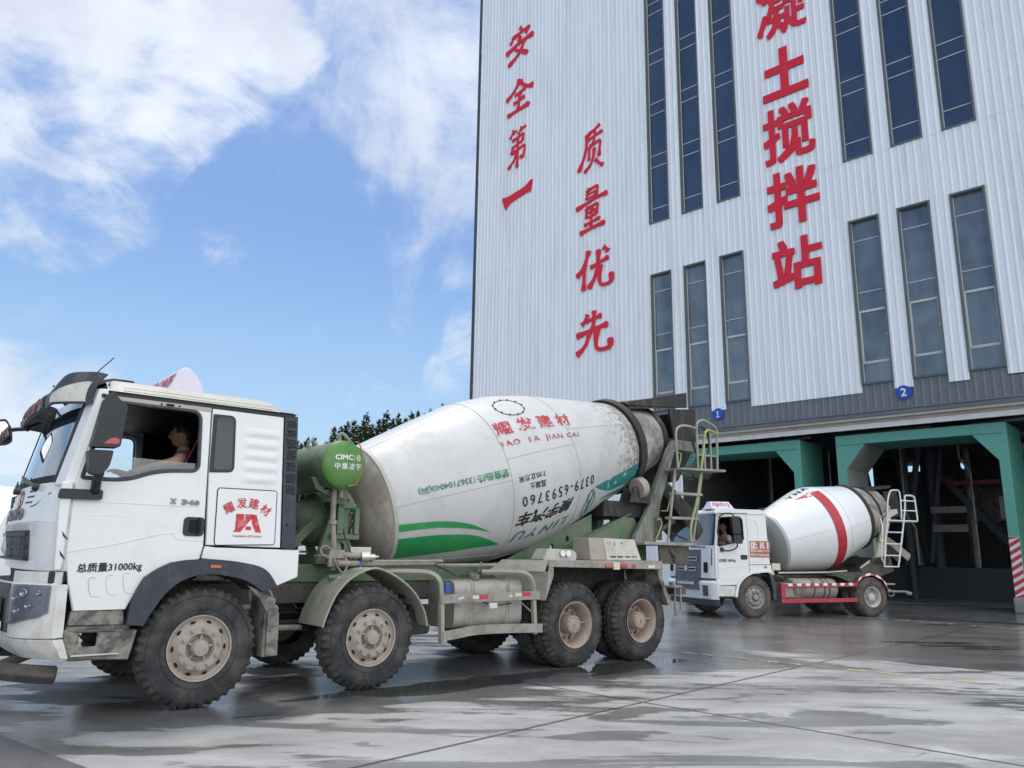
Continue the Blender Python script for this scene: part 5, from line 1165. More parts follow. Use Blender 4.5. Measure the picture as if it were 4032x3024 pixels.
for yy, sg_ in ((.0, 1), (2.5, -1)):
    hp = [(0.02, .86), (.02, 1.085), (.06, 1.10), (.52, 1.09), (.56, 1.0), (.52, .80), (.47, .775), (.06, .825)]
    Xh = lambda a, e: bump(yy + sg_ * max(a, .02)) - e
    # headlamp wraps the corner: parameter a runs from the side edge across the front
    def hl(a, z, e):
        y = yy + sg_ * (.012 + .60 * a); dx = (bump(y + .004) - bump(y - .004)) / .008; n_ = Vector((-1, dx, 0)).normalized()
        return (bump(y) - .004 + n_.x * e, y + n_.y * e, z)
    b = MB(); N_ = 16
    top = lambda a: 1.092 + .008 * math.sin(a * 6) ; bot = lambda a: .85 - .085 * min(1, a / .5) + .02 * (a < .05)
    b.grid(N_, 6, lambda u, v: hl(.02 + .50 * u, bot(.5 * u) * (1 - v) + top(.5 * u) * v, .004)); ho = b.build('headlight', 'lamp_body', T, ang=60)
    b = MB(); b.grid(N_, 6, lambda u, v: hl(.04 + .46 * u, (bot(.5 * u) + .018) * (1 - v) + (top(.5 * u) - .018) * v, .026)); b.build('lens', 'lens', ho, ang=60)
    b = MB()
    for a_, z_, r_ in ((.27, 1.03, .040), (.40, .99, .032), (.20, .93, .030), (.34, .89, .034), (.11, 1.03, .022)):
        c = Vector(hl(a_, z_, .012)); b.lathe([(.0, r_), (.006, r_ * .8), (-.004, r_ * .4), (-.008, .001)], c, (-.8, -sg_ * .6, 0), n=18)
    b.build('reflector', 'chrome', ho)
    b = MB(); c = Vector((bump(yy + sg_ * .56) - .006, yy + sg_ * .56, .735)); b.lathe([(.0, .05), (.008, .045), (.01, .001)], c, (-1, 0, 0), n=18); b.build('fog_lamp', 'lamp_white', T)
# dark steps below the door
for yy, sg_ in ((.0, 1), (2.5, -1)):
    b = MB(); b.prism([(-1.098, .765), (-.655, .757), (-.675, .882), (-1.08, .882)], yy + sg_ * .03, yy + sg_ * .10, XZ); b.box(-1.10, -.60, min(yy + sg_ * .05, yy + sg_ * .4), max(yy + sg_ * .05, yy + sg_ * .4), .70, .757); b.build('side_skirt', 'plastic_mud', T, bevel=.01)
    hole = rrect(-1.0, -.86, .588, .70, .015)
    b = MB(); b.prism([(-1.118, .735), (-.545, .715), (-.592, .462), (-1.05, .497), (-1.11, .60)], yy + sg_ * .02, yy + sg_ * .06, XZ, holes=[hole]); b.box(-1.05, -.60, min(yy + sg_ * .07, yy + sg_ * .45), max(yy + sg_ * .07, yy + sg_ * .45), .47, .50); so_ = b.build('cab_step', 'plastic_mud', T, bevel=.01)
    b = MB(); b.box(-1.05, -.68, yy - .012 if sg_ > 0 else yy - .04, yy + .04 if sg_ > 0 else yy + .012, .515, .53); b.build('step_tread', 'chrome', so_, bevel=.003)
    # front wheel arch
    A_ = [(-.655, .757), (-.623, .965), (-.535, 1.158), (-.324, 1.285), (-.034, 1.316), (.278, 1.294), (.544, 1.226), (.680, 1.06)]
    Bn = [(.535, 1.015), (.357, 1.124), (.04, 1.181), (-.194, 1.141), (-.353, 1.016), (-.449, .87), (-.512, .744)]
    b = MB(); b.prism([tuple(p) for p in cat(A_, 4)] + [tuple(p) for p in cat(Bn, 4)], yy - sg_ * .035, yy + sg_ * .05, XZ); fo = b.build('wheel_arch', 'plastic_blue', T, bevel=.014)
    b = MB(); arcp = cat(Bn, 4); b.sheet(len(arcp) - 1, 1, lambda u, v: (arcp[int(round(u * (len(arcp) - 1)))].x, yy + sg_ * (.05 + .45 * v), arcp[int(round(u * (len(arcp) - 1)))].y + .012), .012); b.build('arch_liner', 'dark', fo)
    b = MB(); b.box(.015, .115, yy - .045 if sg_ > 0 else yy + .035, yy - .035 if sg_ > 0 else yy + .045, 1.235, 1.265); b.build('marker_lamp', 'lamp_orange', fo, bevel=.004)
    b = MB(); b.prism([(.385, 1.08), (.545, 1.01), (.66, .95), (.735, .80), (.748, .405), (.628, .41), (.615, .80), (.53, .94)], yy + sg_ * .0, yy + sg_ * .025, XZ); b.box(.60, .70, min(yy + sg_ * .03, yy + sg_ * .42), max(yy + sg_ * .03, yy + sg_ * .42), .40, .95); b.build('mud_guard', 'plastic_mud', T, bevel=.01)
b = MB(); b.bar((-1.02, .25, .365), (-1.16, .2, .37), .11, .14); pts = [(-1.08, .12), (-1.30, .02), (-1.55, .55), (-1.58, 1.25), (-1.55, 1.95), (-1.30, 2.48), (-1.08, 2.38)]
pth = [(-1.10, .20), (-1.30, .25), (-1.50, .50), (-1.58, .85), (-1.60, 1.25), (-1.58, 1.65), (-1.50, 2.0), (-1.30, 2.25), (-1.10, 2.30)]
b = MB(); zz = [.355, .375, .39, .40, .40, .40, .39, .375, .355]
b.tube(cat([(*q, z_) for q, z_ in zip(pth, zz)], 4), .082, 4)
for y in (.55, 1.95): b.bar((-1.47, y, .42), (-1.0, y, .60), .08, .08)
b.build('underrun_bar', 'dusty_dark', T, bevel=.02)
# -- drum of the main truck ------------------------------------------------
KN = [(-1.82, .772), (-1.0, .955), (-.26, 1.111), (.35, 1.138), (1.0, 1.068), (2.70, .725), (3.65, .49)]
DA, Da, Du, Drad, DP = drum_frame((4, 1.25, 2.4135), R(15.3), KN)
b = MB()
prof = [(t, r) for t, r in KN[:1]] + [(-1.3, Drad(-1.3)), (-1.0, .955), (-.262, 1.111), (-.258, 1.1112), (.35, 1.138), (.998, 1.0682), (1.002, 1.0676), (1.8, Drad(1.8)), (2.66, Drad(2.66))]
b.lathe(prof, DA, Da, up=Du, n=112)
dm = b.build('drum', 'drum', T, ang=20)
# rust freckles gather towards the mouth end of the drum
nt = M['drum'].node_tree
def rust(mname, t0, t1):
    m = M[mname]; nt = m.node_tree; L = nt.links.new; bs = nt.nodes['Principled BSDF']; src = bs.inputs['Base Color'].links[0].from_socket
    tc_ = nt.nodes.new('ShaderNodeTexCoord'); sb = nt.nodes.new('ShaderNodeVectorMath'); sb.operation = 'SUBTRACT'; L(tc_.outputs['Object'], sb.inputs[0]); sb.inputs[1].default_value = DA
    dt = nt.nodes.new('ShaderNodeVectorMath'); dt.operation = 'DOT_PRODUCT'; L(sb.outputs[0], dt.inputs[0]); dt.inputs[1].default_value = Da
    mr = nt.nodes.new('ShaderNodeMapRange'); L(dt.outputs['Value'], mr.inputs[0]); mr.inputs[1].default_value = t0; mr.inputs[2].default_value = t1; mr.inputs[3].default_value = 0; mr.inputs[4].default_value = .36
    ns = nt.nodes.new('ShaderNodeTexNoise'); L(tc_.outputs['Object'], ns.inputs['Vector']); ns.inputs['Scale'].default_value = 13; ns.inputs['Detail'].default_value = 9; ns.inputs['Roughness'].default_value = .78
    ad = nt.nodes.new('ShaderNodeMath'); ad.operation = 'ADD'; L(ns.outputs[0], ad.inputs[0]); L(mr.outputs[0], ad.inputs[1])
    s2 = nt.nodes.new('ShaderNodeMapRange'); s2.interpolation_type = 'SMOOTHSTEP'; L(ad.outputs[0], s2.inputs[0]); s2.inputs[1].default_value = .70; s2.inputs[2].default_value = .86; s2.inputs[4].default_value = .9
    mx = nt.nodes.new('ShaderNodeMix'); mx.data_type = 'RGBA'; L(s2.outputs[0], mx.inputs['Factor']); L(src, mx.inputs['A']); mx.inputs['B'].default_value = (.20, .165, .125, 1); L(mx.outputs['Result'], bs.inputs['Base Color'])
rust('drum', 1.2, 2.75)
b = MB(); b.lathe([(2.66, .715), (2.72, .71), (3.2, .60), (3.62, .50), (3.66, .50), (3.60, .44), (2.9, .42)], DA, Da, up=Du, n=80); b.build('drum_neck', 'drum_old', T, ang=25)
b = MB(); b.lathe([(2.68, .70), (2.68, .775), (2.70, .785), (2.80, .785), (2.82, .775), (2.82, .66)], DA, Da, up=Du, n=96); b.build('roller_track', 'dark', T, ang=30, bevel=.004)
b = MB(); b.lathe([(3.56, .48), (3.55, .535), (3.60, .54), (3.66, .53), (3.67, .45)], DA, Da, up=Du, n=64); b.build('mouth_ring', 'black_cake', T, ang=30)
b = MB(); b.lathe([(-1.83, .785), (-1.86, .772), (-1.92, .70), (-2.0, .55), (-2.06, .38), (-2.08, .28)], DA, Da, up=Du, n=96); b.build('drum_head', 'dish', T, ang=30)
b = MB(); b.lathe([(-1.80, .772), (-1.80, .796), (-1.85, .796), (-1.86, .768)], DA, Da, up=Du, n=96); b.build('drum_rim_band', 'roof_shaded', T, ang=30)
b = MB(); b.lathe([(-2.07, .30), (-2.07, .325), (-2.12, .325), (-2.12, .27), (-2.30, .25), (-2.30, .001)], DA, Da, up=Du, n=48)
for k in range(20):
    a_ = 2 * math.pi * k / 20; c = DA + Da * -2.12 + (Du * math.cos(a_) + Vector((0, -1, 0)) * math.sin(a_)) * .30; b.tube([c, c - Da * .03], .014, 6)
b.build('drive_flange', 'dusty', T, ang=30)
# weld seams
b = MB()
for t in (-.26, 1.0): b.tube([DP(t, 360 * k / 96, .001) for k in range(96)], .0055, 6, closed=True)
for ph, ta, tb in ((-1.2, -1.81, -.26), (67.5, -1.81, -.26), (13, -.26, 1.0), (26, 1.0, 2.66), (-62, -1.81, -.26), (-70, -.26, 1.0), (-80, 1.0, 2.66), (150, -1.81, -.26), (140, -.26, 1.0), (160, 1.0, 2.6)):
    b.tube([DP(ta + (tb - ta) * k / 12, ph, .0) for k in range(13)], .005, 5)
b.build('weld_seam', 'seam_soft', T)
# inspection hatch
b = MB(); hr = [(.285 + .235 * math.cos(x), 54.2 + 10.2 * math.sin(x)) for x in [2 * math.pi * k / 48 for k in range(48)]]
b.tube([DP(t, p, .004) for t, p in hr], .0055, 5, closed=True)
for k in range(0, 48, 4): c = DP(*hr[k], .0); n_ = (DP(*hr[k], .1) - c).normalized(); b.tube([c, c + n_ * .02], .012, 6)
b.build('hatch_ring', 'dusty_dark', T)
# painted stripes
b = MB(); strip_tp(b, [(-1.80, -17.0), (-1.4, -19.2), (-1.14, -21.6), (-.85, -27), (-.575, -35.3)], [(-1.80, -23.8), (-1.4, -24.8), (-1.166, -26.7), (-.85, -30.6), (-.575, -35.6)], DP)
strip_tp(b, [(-1.80, -30.8), (-1.4, -31.5), (-1.09, -33.4), (-.74, -37.7), (-.365, -48.6)], [(-1.80, -54.6), (-1.4, -53), (-1.0, -51.3), (-.7, -49.8), (-.365, -48.9)], DP); b.build('painted_stripe', 'stripe_green', T)
b = MB(); strip_tp(b, [(1.395, -26.1), (1.8, -25.6), (2.2, -25.2), (2.66, -25)], [(1.395, -26.3), (1.70, -35.6), (2.01, -42), (2.66, -47)], DP); strip_tp(b, [(1.69, -45), (2.1, -48), (2.6, -57)], [(1.69, -46), (2.1, -52), (2.6, -63)], DP); b.build('painted_stripe', 'teal_txt', T)
# lettering on the drum
tp_text(T, 'drum_lettering', '耀 发 建 材', 'red_worn', (-.215, 41.0), (1.19, 40.0), (-.235, 30.2), (1.15, 28.8), DP, bold=.022, cut=(14, 4))
tp_text(T, 'drum_lettering', 'YAO  FA  JIAN CAI', 'red_worn', (-.285, 25.8), (1.20, 21.8), (-.28, 20.6), (1.175, 17.4), DP, bold=.025, space=1.25, cut=(14, 2))
tp_text(T, 'drum_lettering', '销售热线:13367104040(高)', 'green_txt', (-.295, 1.4), (-1.497, 3.6), (-.28, 7.8), (-1.495, 10.0), DP, bold=.022, cut=(14, 2))
tp_text(T, 'drum_lettering', '7.95立方米', 'black_txt', (.292, -4.2), (-.158, -4.2), (.30, .1), (-.155, -.1), DP, bold=.012, cut=(6, 2))
tp_text(T, 'drum_lettering', '混凝土', 'black_txt', (.286, -10.6), (.015, -9.8), (.287, -6.0), (.010, -6.0), DP, bold=.012, cut=(4, 2))
tp_text(T, 'drum_lettering', '0379-6593760', 'black_txt', (1.337, -22.2), (-.122, -20.9), (1.342, -14.2), (-.132, -13.8), DP, bold=.004, space=1.35, cut=(14, 3))
tp_text(T, 'drum_lettering', '陵宇汽车', 'black_txt', (.84, -35.0), (-.215, -35.2), (.855, -25.6), (-.21, -25.1), DP, bold=.03, shear=.3, cut=(10, 4))
tp_text(T, 'drum_lettering', 'LINYU', 'teal_txt', (.88, -49.0), (-.215, -47.9), (.852, -41.6), (-.232, -39.5), DP, bold=.01, shear=.45, space=1.3, cut=(10, 3))
b = MB(); RG = lambda r_, n_=48: [(1.335 + .135 * r_ * math.cos(x), -42 + 15 * r_ * math.sin(x)) for x in [2 * math.pi * k / n_ for k in range(n_)]]
b.flat(RG(1), lambda t, p: DP(t, p, .006), holes=[RG(.84)[::-1]])
LG = lambda u, v: DP(1.335 - .10 * (u - .5) * 2 + .03 * (v - .5), -42 - 12.5 * (v - .5) * 2, .006)
bar4 = lambda p0, p1, p2, p3: b.grid(3, 12, lambda u, v: LG((p0[0] * (1 - u) + p1[0] * u) * (1 - v) + (p3[0] * (1 - u) + p2[0] * u) * v, p0[1] * (1 - v) + p3[1] * v))
bar4((.12, .0), (.32, .0), (.58, .95), (.42, .95)); bar4((.74, .0), (.92, .0), (.60, .95), (.44, .951)); bar4((.28, .28), (.78, .28), (.72, .42), (.34, .42))
b.build('drum_logo', 'teal_txt', T, smooth=False)
# -- water tank and drive at the front of the drum ---------------------------
b = MB(); b.lathe([(.36, .268), (.40, .272), (2.12, .272), (2.16, .268)], (1.505, 0, 2.355), (0, 1, 0), n=64); wt = b.build('water_tank', 'green_dull', T)
b = MB(); b.lathe([(.365, .270), (.345, .258), (.315, .20), (.298, .11), (.294, .001)], (1.505, 0, 2.355), (0, 1, 0), n=64); b.build('tank_end', 'green_clean', wt, ang=50)
b = MB(); b.lathe([(2.15, .27), (2.2, .2), (2.22, .001)], (1.505, 0, 2.355), (0, 1, 0), n=48); b.build('tank_end', 'green_dull', wt, ang=50)
def on_cap(x, z):
    r = math.hypot(x - 1.505, z - 2.355); y = .294 + .022 * (r / .2) ** 2 if r < .2 else .315 + .03 * ((r - .2) / .058) ** 2
    return (x, y - .004, z)
b = MB()
lettering(b, 'CIMC', quadmap((1.372, 2.452), (1.578, 2.462), (1.372, 2.400), (1.578, 2.408), on_cap), bold=.06, cut=(8, 2))
b.add([on_cap(x, z) for x, z in ((1.60, 2.395), (1.604, 2.395), (1.604, 2.472), (1.60, 2.472))], [(0, 1, 2, 3)])
RC = lambda r_: [(1.655 + .027 * r_ * math.cos(x), 2.435 + .036 * r_ * math.sin(x)) for x in [2 * math.pi * k / 28 for k in range(28)]]
b.flat(RC(1), on_cap, holes=[RC(.8)[::-1]]); b.flat([(1.639, 2.415), (1.645, 2.415), (1.658, 2.458), (1.652, 2.458)], on_cap); b.flat([(1.668, 2.415), (1.674, 2.415), (1.660, 2.458), (1.6545, 2.458)], on_cap); b.flat([(1.646, 2.428), (1.667, 2.428), (1.666, 2.433), (1.648, 2.433)], on_cap)
lettering(b, '中集凌宇', quadmap((1.368, 2.365), (1.690, 2.372), (1.368, 2.292), (1.690, 2.300), on_cap), bold=.012, space=1.25, cut=(8, 3))
b.build('tank_lettering', 'white_txt', wt, smooth=False)
b = MB(); b.tube([(1.535, .30, 2.60), (1.53, .22, 2.59)], .010, 7); b.tube([(1.52, .31, 2.12), (1.515, .22, 2.11)], .010, 7); b.tube([(1.515, .23, 2.11), (1.56, .215, 2.12)], .012, 7); b.build('tank_nipple', 'green_clean', wt)
b = MB(); b.tube(cat([(1.55, .21, 2.60), (1.60, .20, 2.58), (1.635, .195, 2.48), (1.64, .19, 2.35), (1.63, .195, 2.24), (1.59, .205, 2.14), (1.56, .21, 2.115)], 6), .0075, 6); b.build('level_tube', 'copper', wt)
b = MB(); b.tube([(1.50, .5, 2.62), (1.50, .5, 2.68)], .025, 8); b.tube(cat([(1.50, .5, 2.68), (1.51, .5, 2.72), (1.56, .48, 2.70), (1.62, .46, 2.62), (1.66, .48, 2.50)], 5), .018, 7); b.build('filler_pipe', 'dusty', wt); b = MB(); b.tube([(1.35, 1.0, 2.59), (1.35, 1.0, 2.66), (1.40, 1.0, 2.68), (1.45, 1.0, 2.62)], .02, 7); b.build('lifting_loop', 'dusty', wt)
b = MB(); b.prism([(1.22, 2.20), (1.27, 2.22), (1.33, 2.13), (1.45, 2.085), (1.56, 2.085), (1.66, 2.11), (1.66, 1.98), (1.46, 2.0), (1.28, 2.08)], .55, .62, XZ); b.prism([(1.22, 2.20), (1.27, 2.22), (1.33, 2.13), (1.45, 2.085), (1.56, 2.085), (1.66, 2.11), (1.66, 1.98), (1.46, 2.0), (1.28, 2.08)], 1.88, 1.95, XZ); b.build('tank_cradle', 'green', T, bevel=.006)
b = MB()
for y in (.72, 1.70): b.prism([(1.42, 1.26), (1.96, 1.26), (1.80, 1.56), (1.76, 1.98), (1.76, 2.10), (1.66, 2.10), (1.50, 1.60)], y, y + .08, XZ, holes=[rounded([(1.62, 1.36), (1.78, 1.36), (1.74, 1.50), (1.64, 1.50)], .03)])
b.box(1.60, 1.82, .70, 1.80, 1.92, 1.97); b.box(1.56, 1.92, .68, 1.82, 1.54, 1.60); b.box(1.62, 1.70, .66, .72, 1.6, 1.94); b.box(1.84, 1.90, .66, .72, 1.6, 1.94); b.box(1.62, 1.90, .66, .72, 1.89, 1.94)
for x in (1.66, 1.74, 1.82): b.tube([(x, .70, 1.60), (x, .70, 1.66)], .016, 6)
b.prism([(.98, 1.26), (1.10, 1.26), (1.52, 1.70), (1.46, 1.78)], .95, 1.55, XZ)
b.build('drive_pedestal', 'green', T, bevel=.006)
GA = DA + Da * -2.44
b = MB(); b.lathe([(.16, .29), (.02, .31), (0, .325), (-.03, .325), (-.05, .30), (-.14, .285), (-.23, .24), (-.30, .17), (-.32, .13)], GA, Da, up=Du, n=48)
for k in range(24):
    a_ = 2 * math.pi * k / 24; c = GA + (Du * math.cos(a_) + Vector((0, -1, 0)) * math.sin(a_)) * .312; b.tube([c + Da * .012, c - Da * .05], .012, 6)
gb = b.build('gearbox', 'green', T, ang=35)
b = MB(); b.lathe([(-.31, .15), (-.36, .15), (-.37, .12), (-.55, .115), (-.68, .13), (-.70, .08)], GA, Da, up=Du, n=20, caps=(False, True)); b.bar(GA + Da * -.40 + Vector((0, -.12, .02)), GA + Da * -.66 + Vector((0, -.13, .04)), .10, .14); b.build('hydraulic_motor', 'plastic_blue', gb, ang=35)
b = MB(); m0 = GA + Da * -.5
b.tube([m0 + Vector((.05, -.2, .0)), m0 + Vector((-.25, -.22, .03))], .03, 8)
b.tube(cat([m0 + Vector((0, .0, .12)), m0 + Vector((-.02, 0, .26)), m0 + Vector((-.10, 0, .30)), m0 + Vector((-.16, 0, .2)), m0 + Vector((-.2, 0, 0))], 5), .03, 8)
b.tube(cat([m0 + Vector((-.2, -.1, -.15)), m0 + Vector((-.1, -.1, -.25)), m0 + Vector((.03, -.12, -.28)), m0 + Vector((.08, -.12, -.42)), m0 + Vector((.0, -.1, -.58)), m0 + Vector((-.08, -.1, -.66))], 6), .035, 8)
b.tube([m0 + Vector((-.12, -.05, -.12)), m0 + Vector((-.16, -.05, -.62))], .022, 8); b.build('hydraulic_hose', 'hose', T)
b = MB(); b.tube([(1.475, .5, 2.055), (1.48, .5, 1.75), (1.52, .5, 1.40), (1.52, .5, 1.20)], .032, 10); b.tube(cat([(1.475, .5, 2.05), (1.50, .5, 2.12), (1.56, .5, 2.10), (1.56, .5, 2.0)], 4), .028, 8)
b.lathe([(0, .05), (.04, .05)], (1.48, .5, 1.70), (0, 0, 1), up=(1, 0, 0), n=12, caps=(True, True)); b.build('water_pipe', 'dusty', T)
b = MB(); b.box(1.42, 1.60, .40, .55, 1.33, 1.42); b.tube([(1.60, .42, 1.37), (1.80, .34, 1.355)], .03, 10); b.tube([(1.44, .42, 1.24), (1.44, .42, 1.36)], .03, 8); b.box(1.47, 1.66, .42, .58, 1.24, 1.32)
b.tube(cat([(1.44, .4, 1.42), (1.36, .38, 1.46), (1.30, .38, 1.42), (1.34, .38, 1.36), (1.42, .40, 1.34)], 5), .014, 6); b.tube(cat([(1.47, .38, 1.33), (1.52, .36, 1.22), (1.58, .36, 1.18), (1.62, .36, 1.26), (1.60, .38, 1.34)], 5), .012, 6)
b.tube([(1.42, .38, 1.37), (1.22, .36, 1.355)], .006, 5); b.build('valve_block', 'dusty', T, bevel=.008)
b = MB(); b.lathe([(-.06, .055), (.03, .06), (.04, .04), (.10, .035)], (1.83, .33, 1.35), (1, -.2, 0), n=18, caps=(True, True)); b.tube([(1.90, .31, 1.35), (1.97, .30, 1.355)], .012, 6); b.build('lever_valve', 'chrome', T)
b = MB(); b.tube(cat([(1.79, .32, 1.36), (1.76, .30, 1.25), (1.66, .28, 1.18), (1.55, .27, 1.13)], 5), .011, 6); b.build('blue_hose', 'blue', T)
b = MB(); b.box(1.675, 1.93, .40, .58, 1.325, 1.455); cb = b.build('control_box', 'box_grey', T, bevel=.006)
b = MB(); b.box(1.725, 1.92, .394, .40, 1.34, 1.445); b.build('instruction_plate', 'jug', cb, smooth=False)
b = MB(); b.tube(cat([(1.60, .45, 1.6), (1.66, .42, 1.45), (1.70, .40, 1.35), (1.70, .40, 1.2)], 5), .010, 6); b.tube([(1.82, .40, 1.32), (1.83, .38, 1.2)], .012, 6); b.build('cable', 'hose', T)
# second axle mudguard
P2 = [(1.205, .655), (1.248, .788), (1.333, .969), (1.472, 1.12), (1.645, 1.210), (1.788, 1.238), (1.937, 1.198), (2.121, 1.103), (2.296, .961), (2.419, .771), (2.465, .617)]
arcp = [Vector(p) for p in cat(P2, 5)]
for yy, sg_ in ((.0, 1), (2.5, -1)):
    b = MB(); n_ = len(arcp) - 1; b.sheet(n_, 1, lambda u, v: (arcp[int(round(u * n_))].x, yy + sg_ * (.01 + .60 * v), arcp[int(round(u * n_))].y), .012)
    mg = b.build('mudguard', 'green_pale', T, ang=50)
    b = MB(); b.tube([(p.x, yy + sg_ * .01, p.y - .006) for p in arcp], .012, 6); b.build('guard_edge', 'green_pale', mg)
    b = MB(); b.tube([(1.40, yy + sg_ * .35, 1.13), (1.62, yy + sg_ * .30, 1.13)], .03, 8); b.build('lamp_bracket', 'green', mg)
b = MB(); b.box(1.475, 1.595, .24, .29, 1.075, 1.135); b.build('marker_lamp', 'lamp_white', T, bevel=.01)
# fuel tank, guard frame and battery/air tanks
b = MB(); prof = rrect(.12, .68, .545, 1.092, .11, 5); b.prism(prof, 2.90, 3.92, YZ); ft = b.build('fuel_tank', 'tank', T, bevel=.05, seg=4, ang=50)
b = MB()
for x in (3.18, 3.71): b.tube([(x, y, z) for y, z in [((u - .4) * 1.012 + .4, (v - .82) * 1.012 + .82) for u, v in prof]], .006, 6, closed=True); b.prism([((u - .4) * 1.014 + .4, (v - .82) * 1.014 + .82) for u, v in prof], x - .045, x + .012, YZ, holes=[[((u - .4) * .99 + .4, (v - .82) * .99 + .82) for u, v in prof]])
b.build('tank_strap', 'dusty', ft)
b = MB(); b.lathe([(0, .04), (.04, .04), (.045, .068), (.09, .068), (.10, .05)], (3.25, .25, 1.07), (0, -.3, 1), n=20, caps=(False, True)); b.build('filler_cap', 'plastic_mud', ft)
b = MB(); b.lathe([(0, .14), (.03, .16), (.62, .16), (.65, .14)], (2.42, .62, .80), (0, 1, 0), n=24, caps=(True, True)); b.prism(rrect(2.34, 2.62, .50, .83, .06), .2, .6, XZ); b.box(2.30, 2.62, .25, .62, .90, 1.03); b.build('air_tank', 'dark', T, bevel=.01)
b = MB()
for x0, x1, s_ in ((2.62, 2.66, 1), (4.02, 4.06, 1)): pass
pl_ = cat([(2.12, .40, 1.185), (2.45, .22, 1.185), (2.56, .10, 1.165), (2.62, .03, 1.09), (2.645, .015, .95), (2.655, .012, .85)], 5)
b.tube(pl_, .038, 4)
b.bar((2.655, .03, .88), (2.675, .03, .405), .07, .05, up=(1, 0, 0)); b.build('guard_post', 'green_pale', T, bevel=.008); b = MB()
pr_ = cat([(3.42, .30, 1.18), (3.75, .10, 1.185), (3.92, .04, 1.16), (4.0, .02, 1.08), (4.03, .012, .94)], 5)
b.tube(pr_, .038, 4)
b.bar((4.03, .03, .90), (4.06, .03, .44), .06, .05, up=(1, 0, 0)); b.bar((3.90, .2, .86), (4.03, .05, .70), .02, .02)
gf = b.build('guard_post', 'green_pale', T, bevel=.008)
b = MB(); b.hexa([(2.635, -.02, .845), (4.10, -.02, .86), (4.10, .01, .86), (2.635, .01, .845), (2.635, -.02, .945), (4.10, -.02, .957), (4.10, .01, .957), (2.635, .01, .945)])
lo = cat([(2.665, .49), (2.9, .512), (3.13, .535), (3.6, .532), (4.145, .512)], 6)
for i in range(len(lo) - 1):
    p, q = lo[i], lo[i + 1]; b.hexa([(p.x, -.02, p.y - .052), (q.x, -.02, q.y - .052), (q.x, .01, q.y - .052), (p.x, .01, p.y - .052), (p.x, -.02, p.y + .052), (q.x, -.02, q.y + .052), (q.x, .01, q.y + .052), (p.x, .01, p.y + .052)])
b.build('side_guard_rail', 'dusty', T, ang=30)
for q_ in ((3.06, 3.15, -.0235, -.0205, .885, .925), (3.70, 3.80, -.0235, -.0205, .900, .942)): b = MB(); b.box(*q_); b.build('white_reflector', 'lamp_white', T, smooth=False)
b = MB(); b.prism([(3.60, .895), (3.66, .895), (3.63, .935)], -.0235, -.0205, XZ); b.prism([(2.86, .88), (2.94, .895), (2.93, .915), (2.85, .905)], -.0235, -.0205, XZ); b.build('peeling_sticker', 'lamp_white', T, smooth=False)
b = MB(); b.box(3.155, 3.285, -.0235, -.0205, .884, .932); b.build('red_reflector', 'lamp_red', T, smooth=False); b = MB(); b.box(3.81, 3.945, -.0235, -.0205, .902, .948); b.build('red_reflector', 'lamp_red', T, smooth=False)
b = MB(); b.box(3.30, 3.42, -.04, .0, .765, .835); b.build('marker_lamp', 'lamp_white', T, bevel=.015)
b = MB(); b.box(2.665, 2.735, -.04, .0, .95, 1.07)
for k in range(8): b.box(2.66, 2.74, -.046, -.038, .955 + .014 * k, .961 + .014 * k)
b.build('scrubbing_brush', 'blue', T, bevel=.004)
# rear fenders
b = MB()
b.prism([(3.86, 1.335), (4.262, 1.335), (4.345, 1.26), (4.345, 1.14), (4.225, .835), (3.97, .86), (3.90, 1.02), (3.62, 1.19)], .42, .44, XZ)
b.hexa([(3.62, .44, 1.19), (4.20, .0, 1.19), (4.20, .02, 1.19), (3.62, .46, 1.19), (3.86, .44, 1.335), (4.262, .0, 1.335), (4.262, .02, 1.335), (3.86, .46, 1.335)])
b.hexa([(3.95, .44, .86), (4.215, .0, .835), (4.225, .02, .835), (3.97, .46, .86), (3.70, .44, 1.19), (4.26, .0, 1.19), (4.26, .02, 1.19), (3.72, .46, 1.19)])
b.prism([(4.215, .835), (4.35, 1.15), (4.345, 1.26), (4.27, 1.26), (4.25, 1.15)], .0, .02, XZ)
b.box(4.262, 6.466, .005, .70, 1.318, 1.336); b.box(4.262, 6.466, .70, 2.49, 1.235, 1.255); b.box(4.262, 6.466, 2.47, 2.49, 1.22, 1.34); b.prism([(4.0, .86), (4.26, 1.25), (4.28, 1.25), (4.22, .84)], 1.7, 2.49, XZ)  # full-width deck added to keep stray light out of the wheel wells
b.build('rear_fender', 'dusty', T, bevel=.006)
b = MB(); b.box(4.36, 6.36, .66, .68, .90, 1.23); b.build('inner_shade_skirt', 'dark', T)  # dark sheet added to stand for the black shade inside the wheel bay
b = MB(); b.hexa([(4.262, -.006, 1.25), (6.466, -.006, 1.215), (6.466, .03, 1.215), (4.262, .03, 1.25), (4.262, -.006, 1.340), (6.466, -.006, 1.318), (6.466, .03, 1.318), (4.262, .03, 1.340)]); b.build('fender_beam', 'dusty', T, bevel=.008)
b = MB(); b.prism([(6.37, 1.215), (6.455, 1.215), (6.45, 1.10), (6.56, .90), (6.64, .72), (6.57, .71), (6.43, 1.0), (6.36, 1.14)], .0, .02, XZ); b.prism([(6.36, 1.215), (6.38, 1.215), (6.60, .715), (6.58, .71)], .02, .66, XZ); b.build('rear_mud_flap', 'plastic_mud', T, bevel=.004)
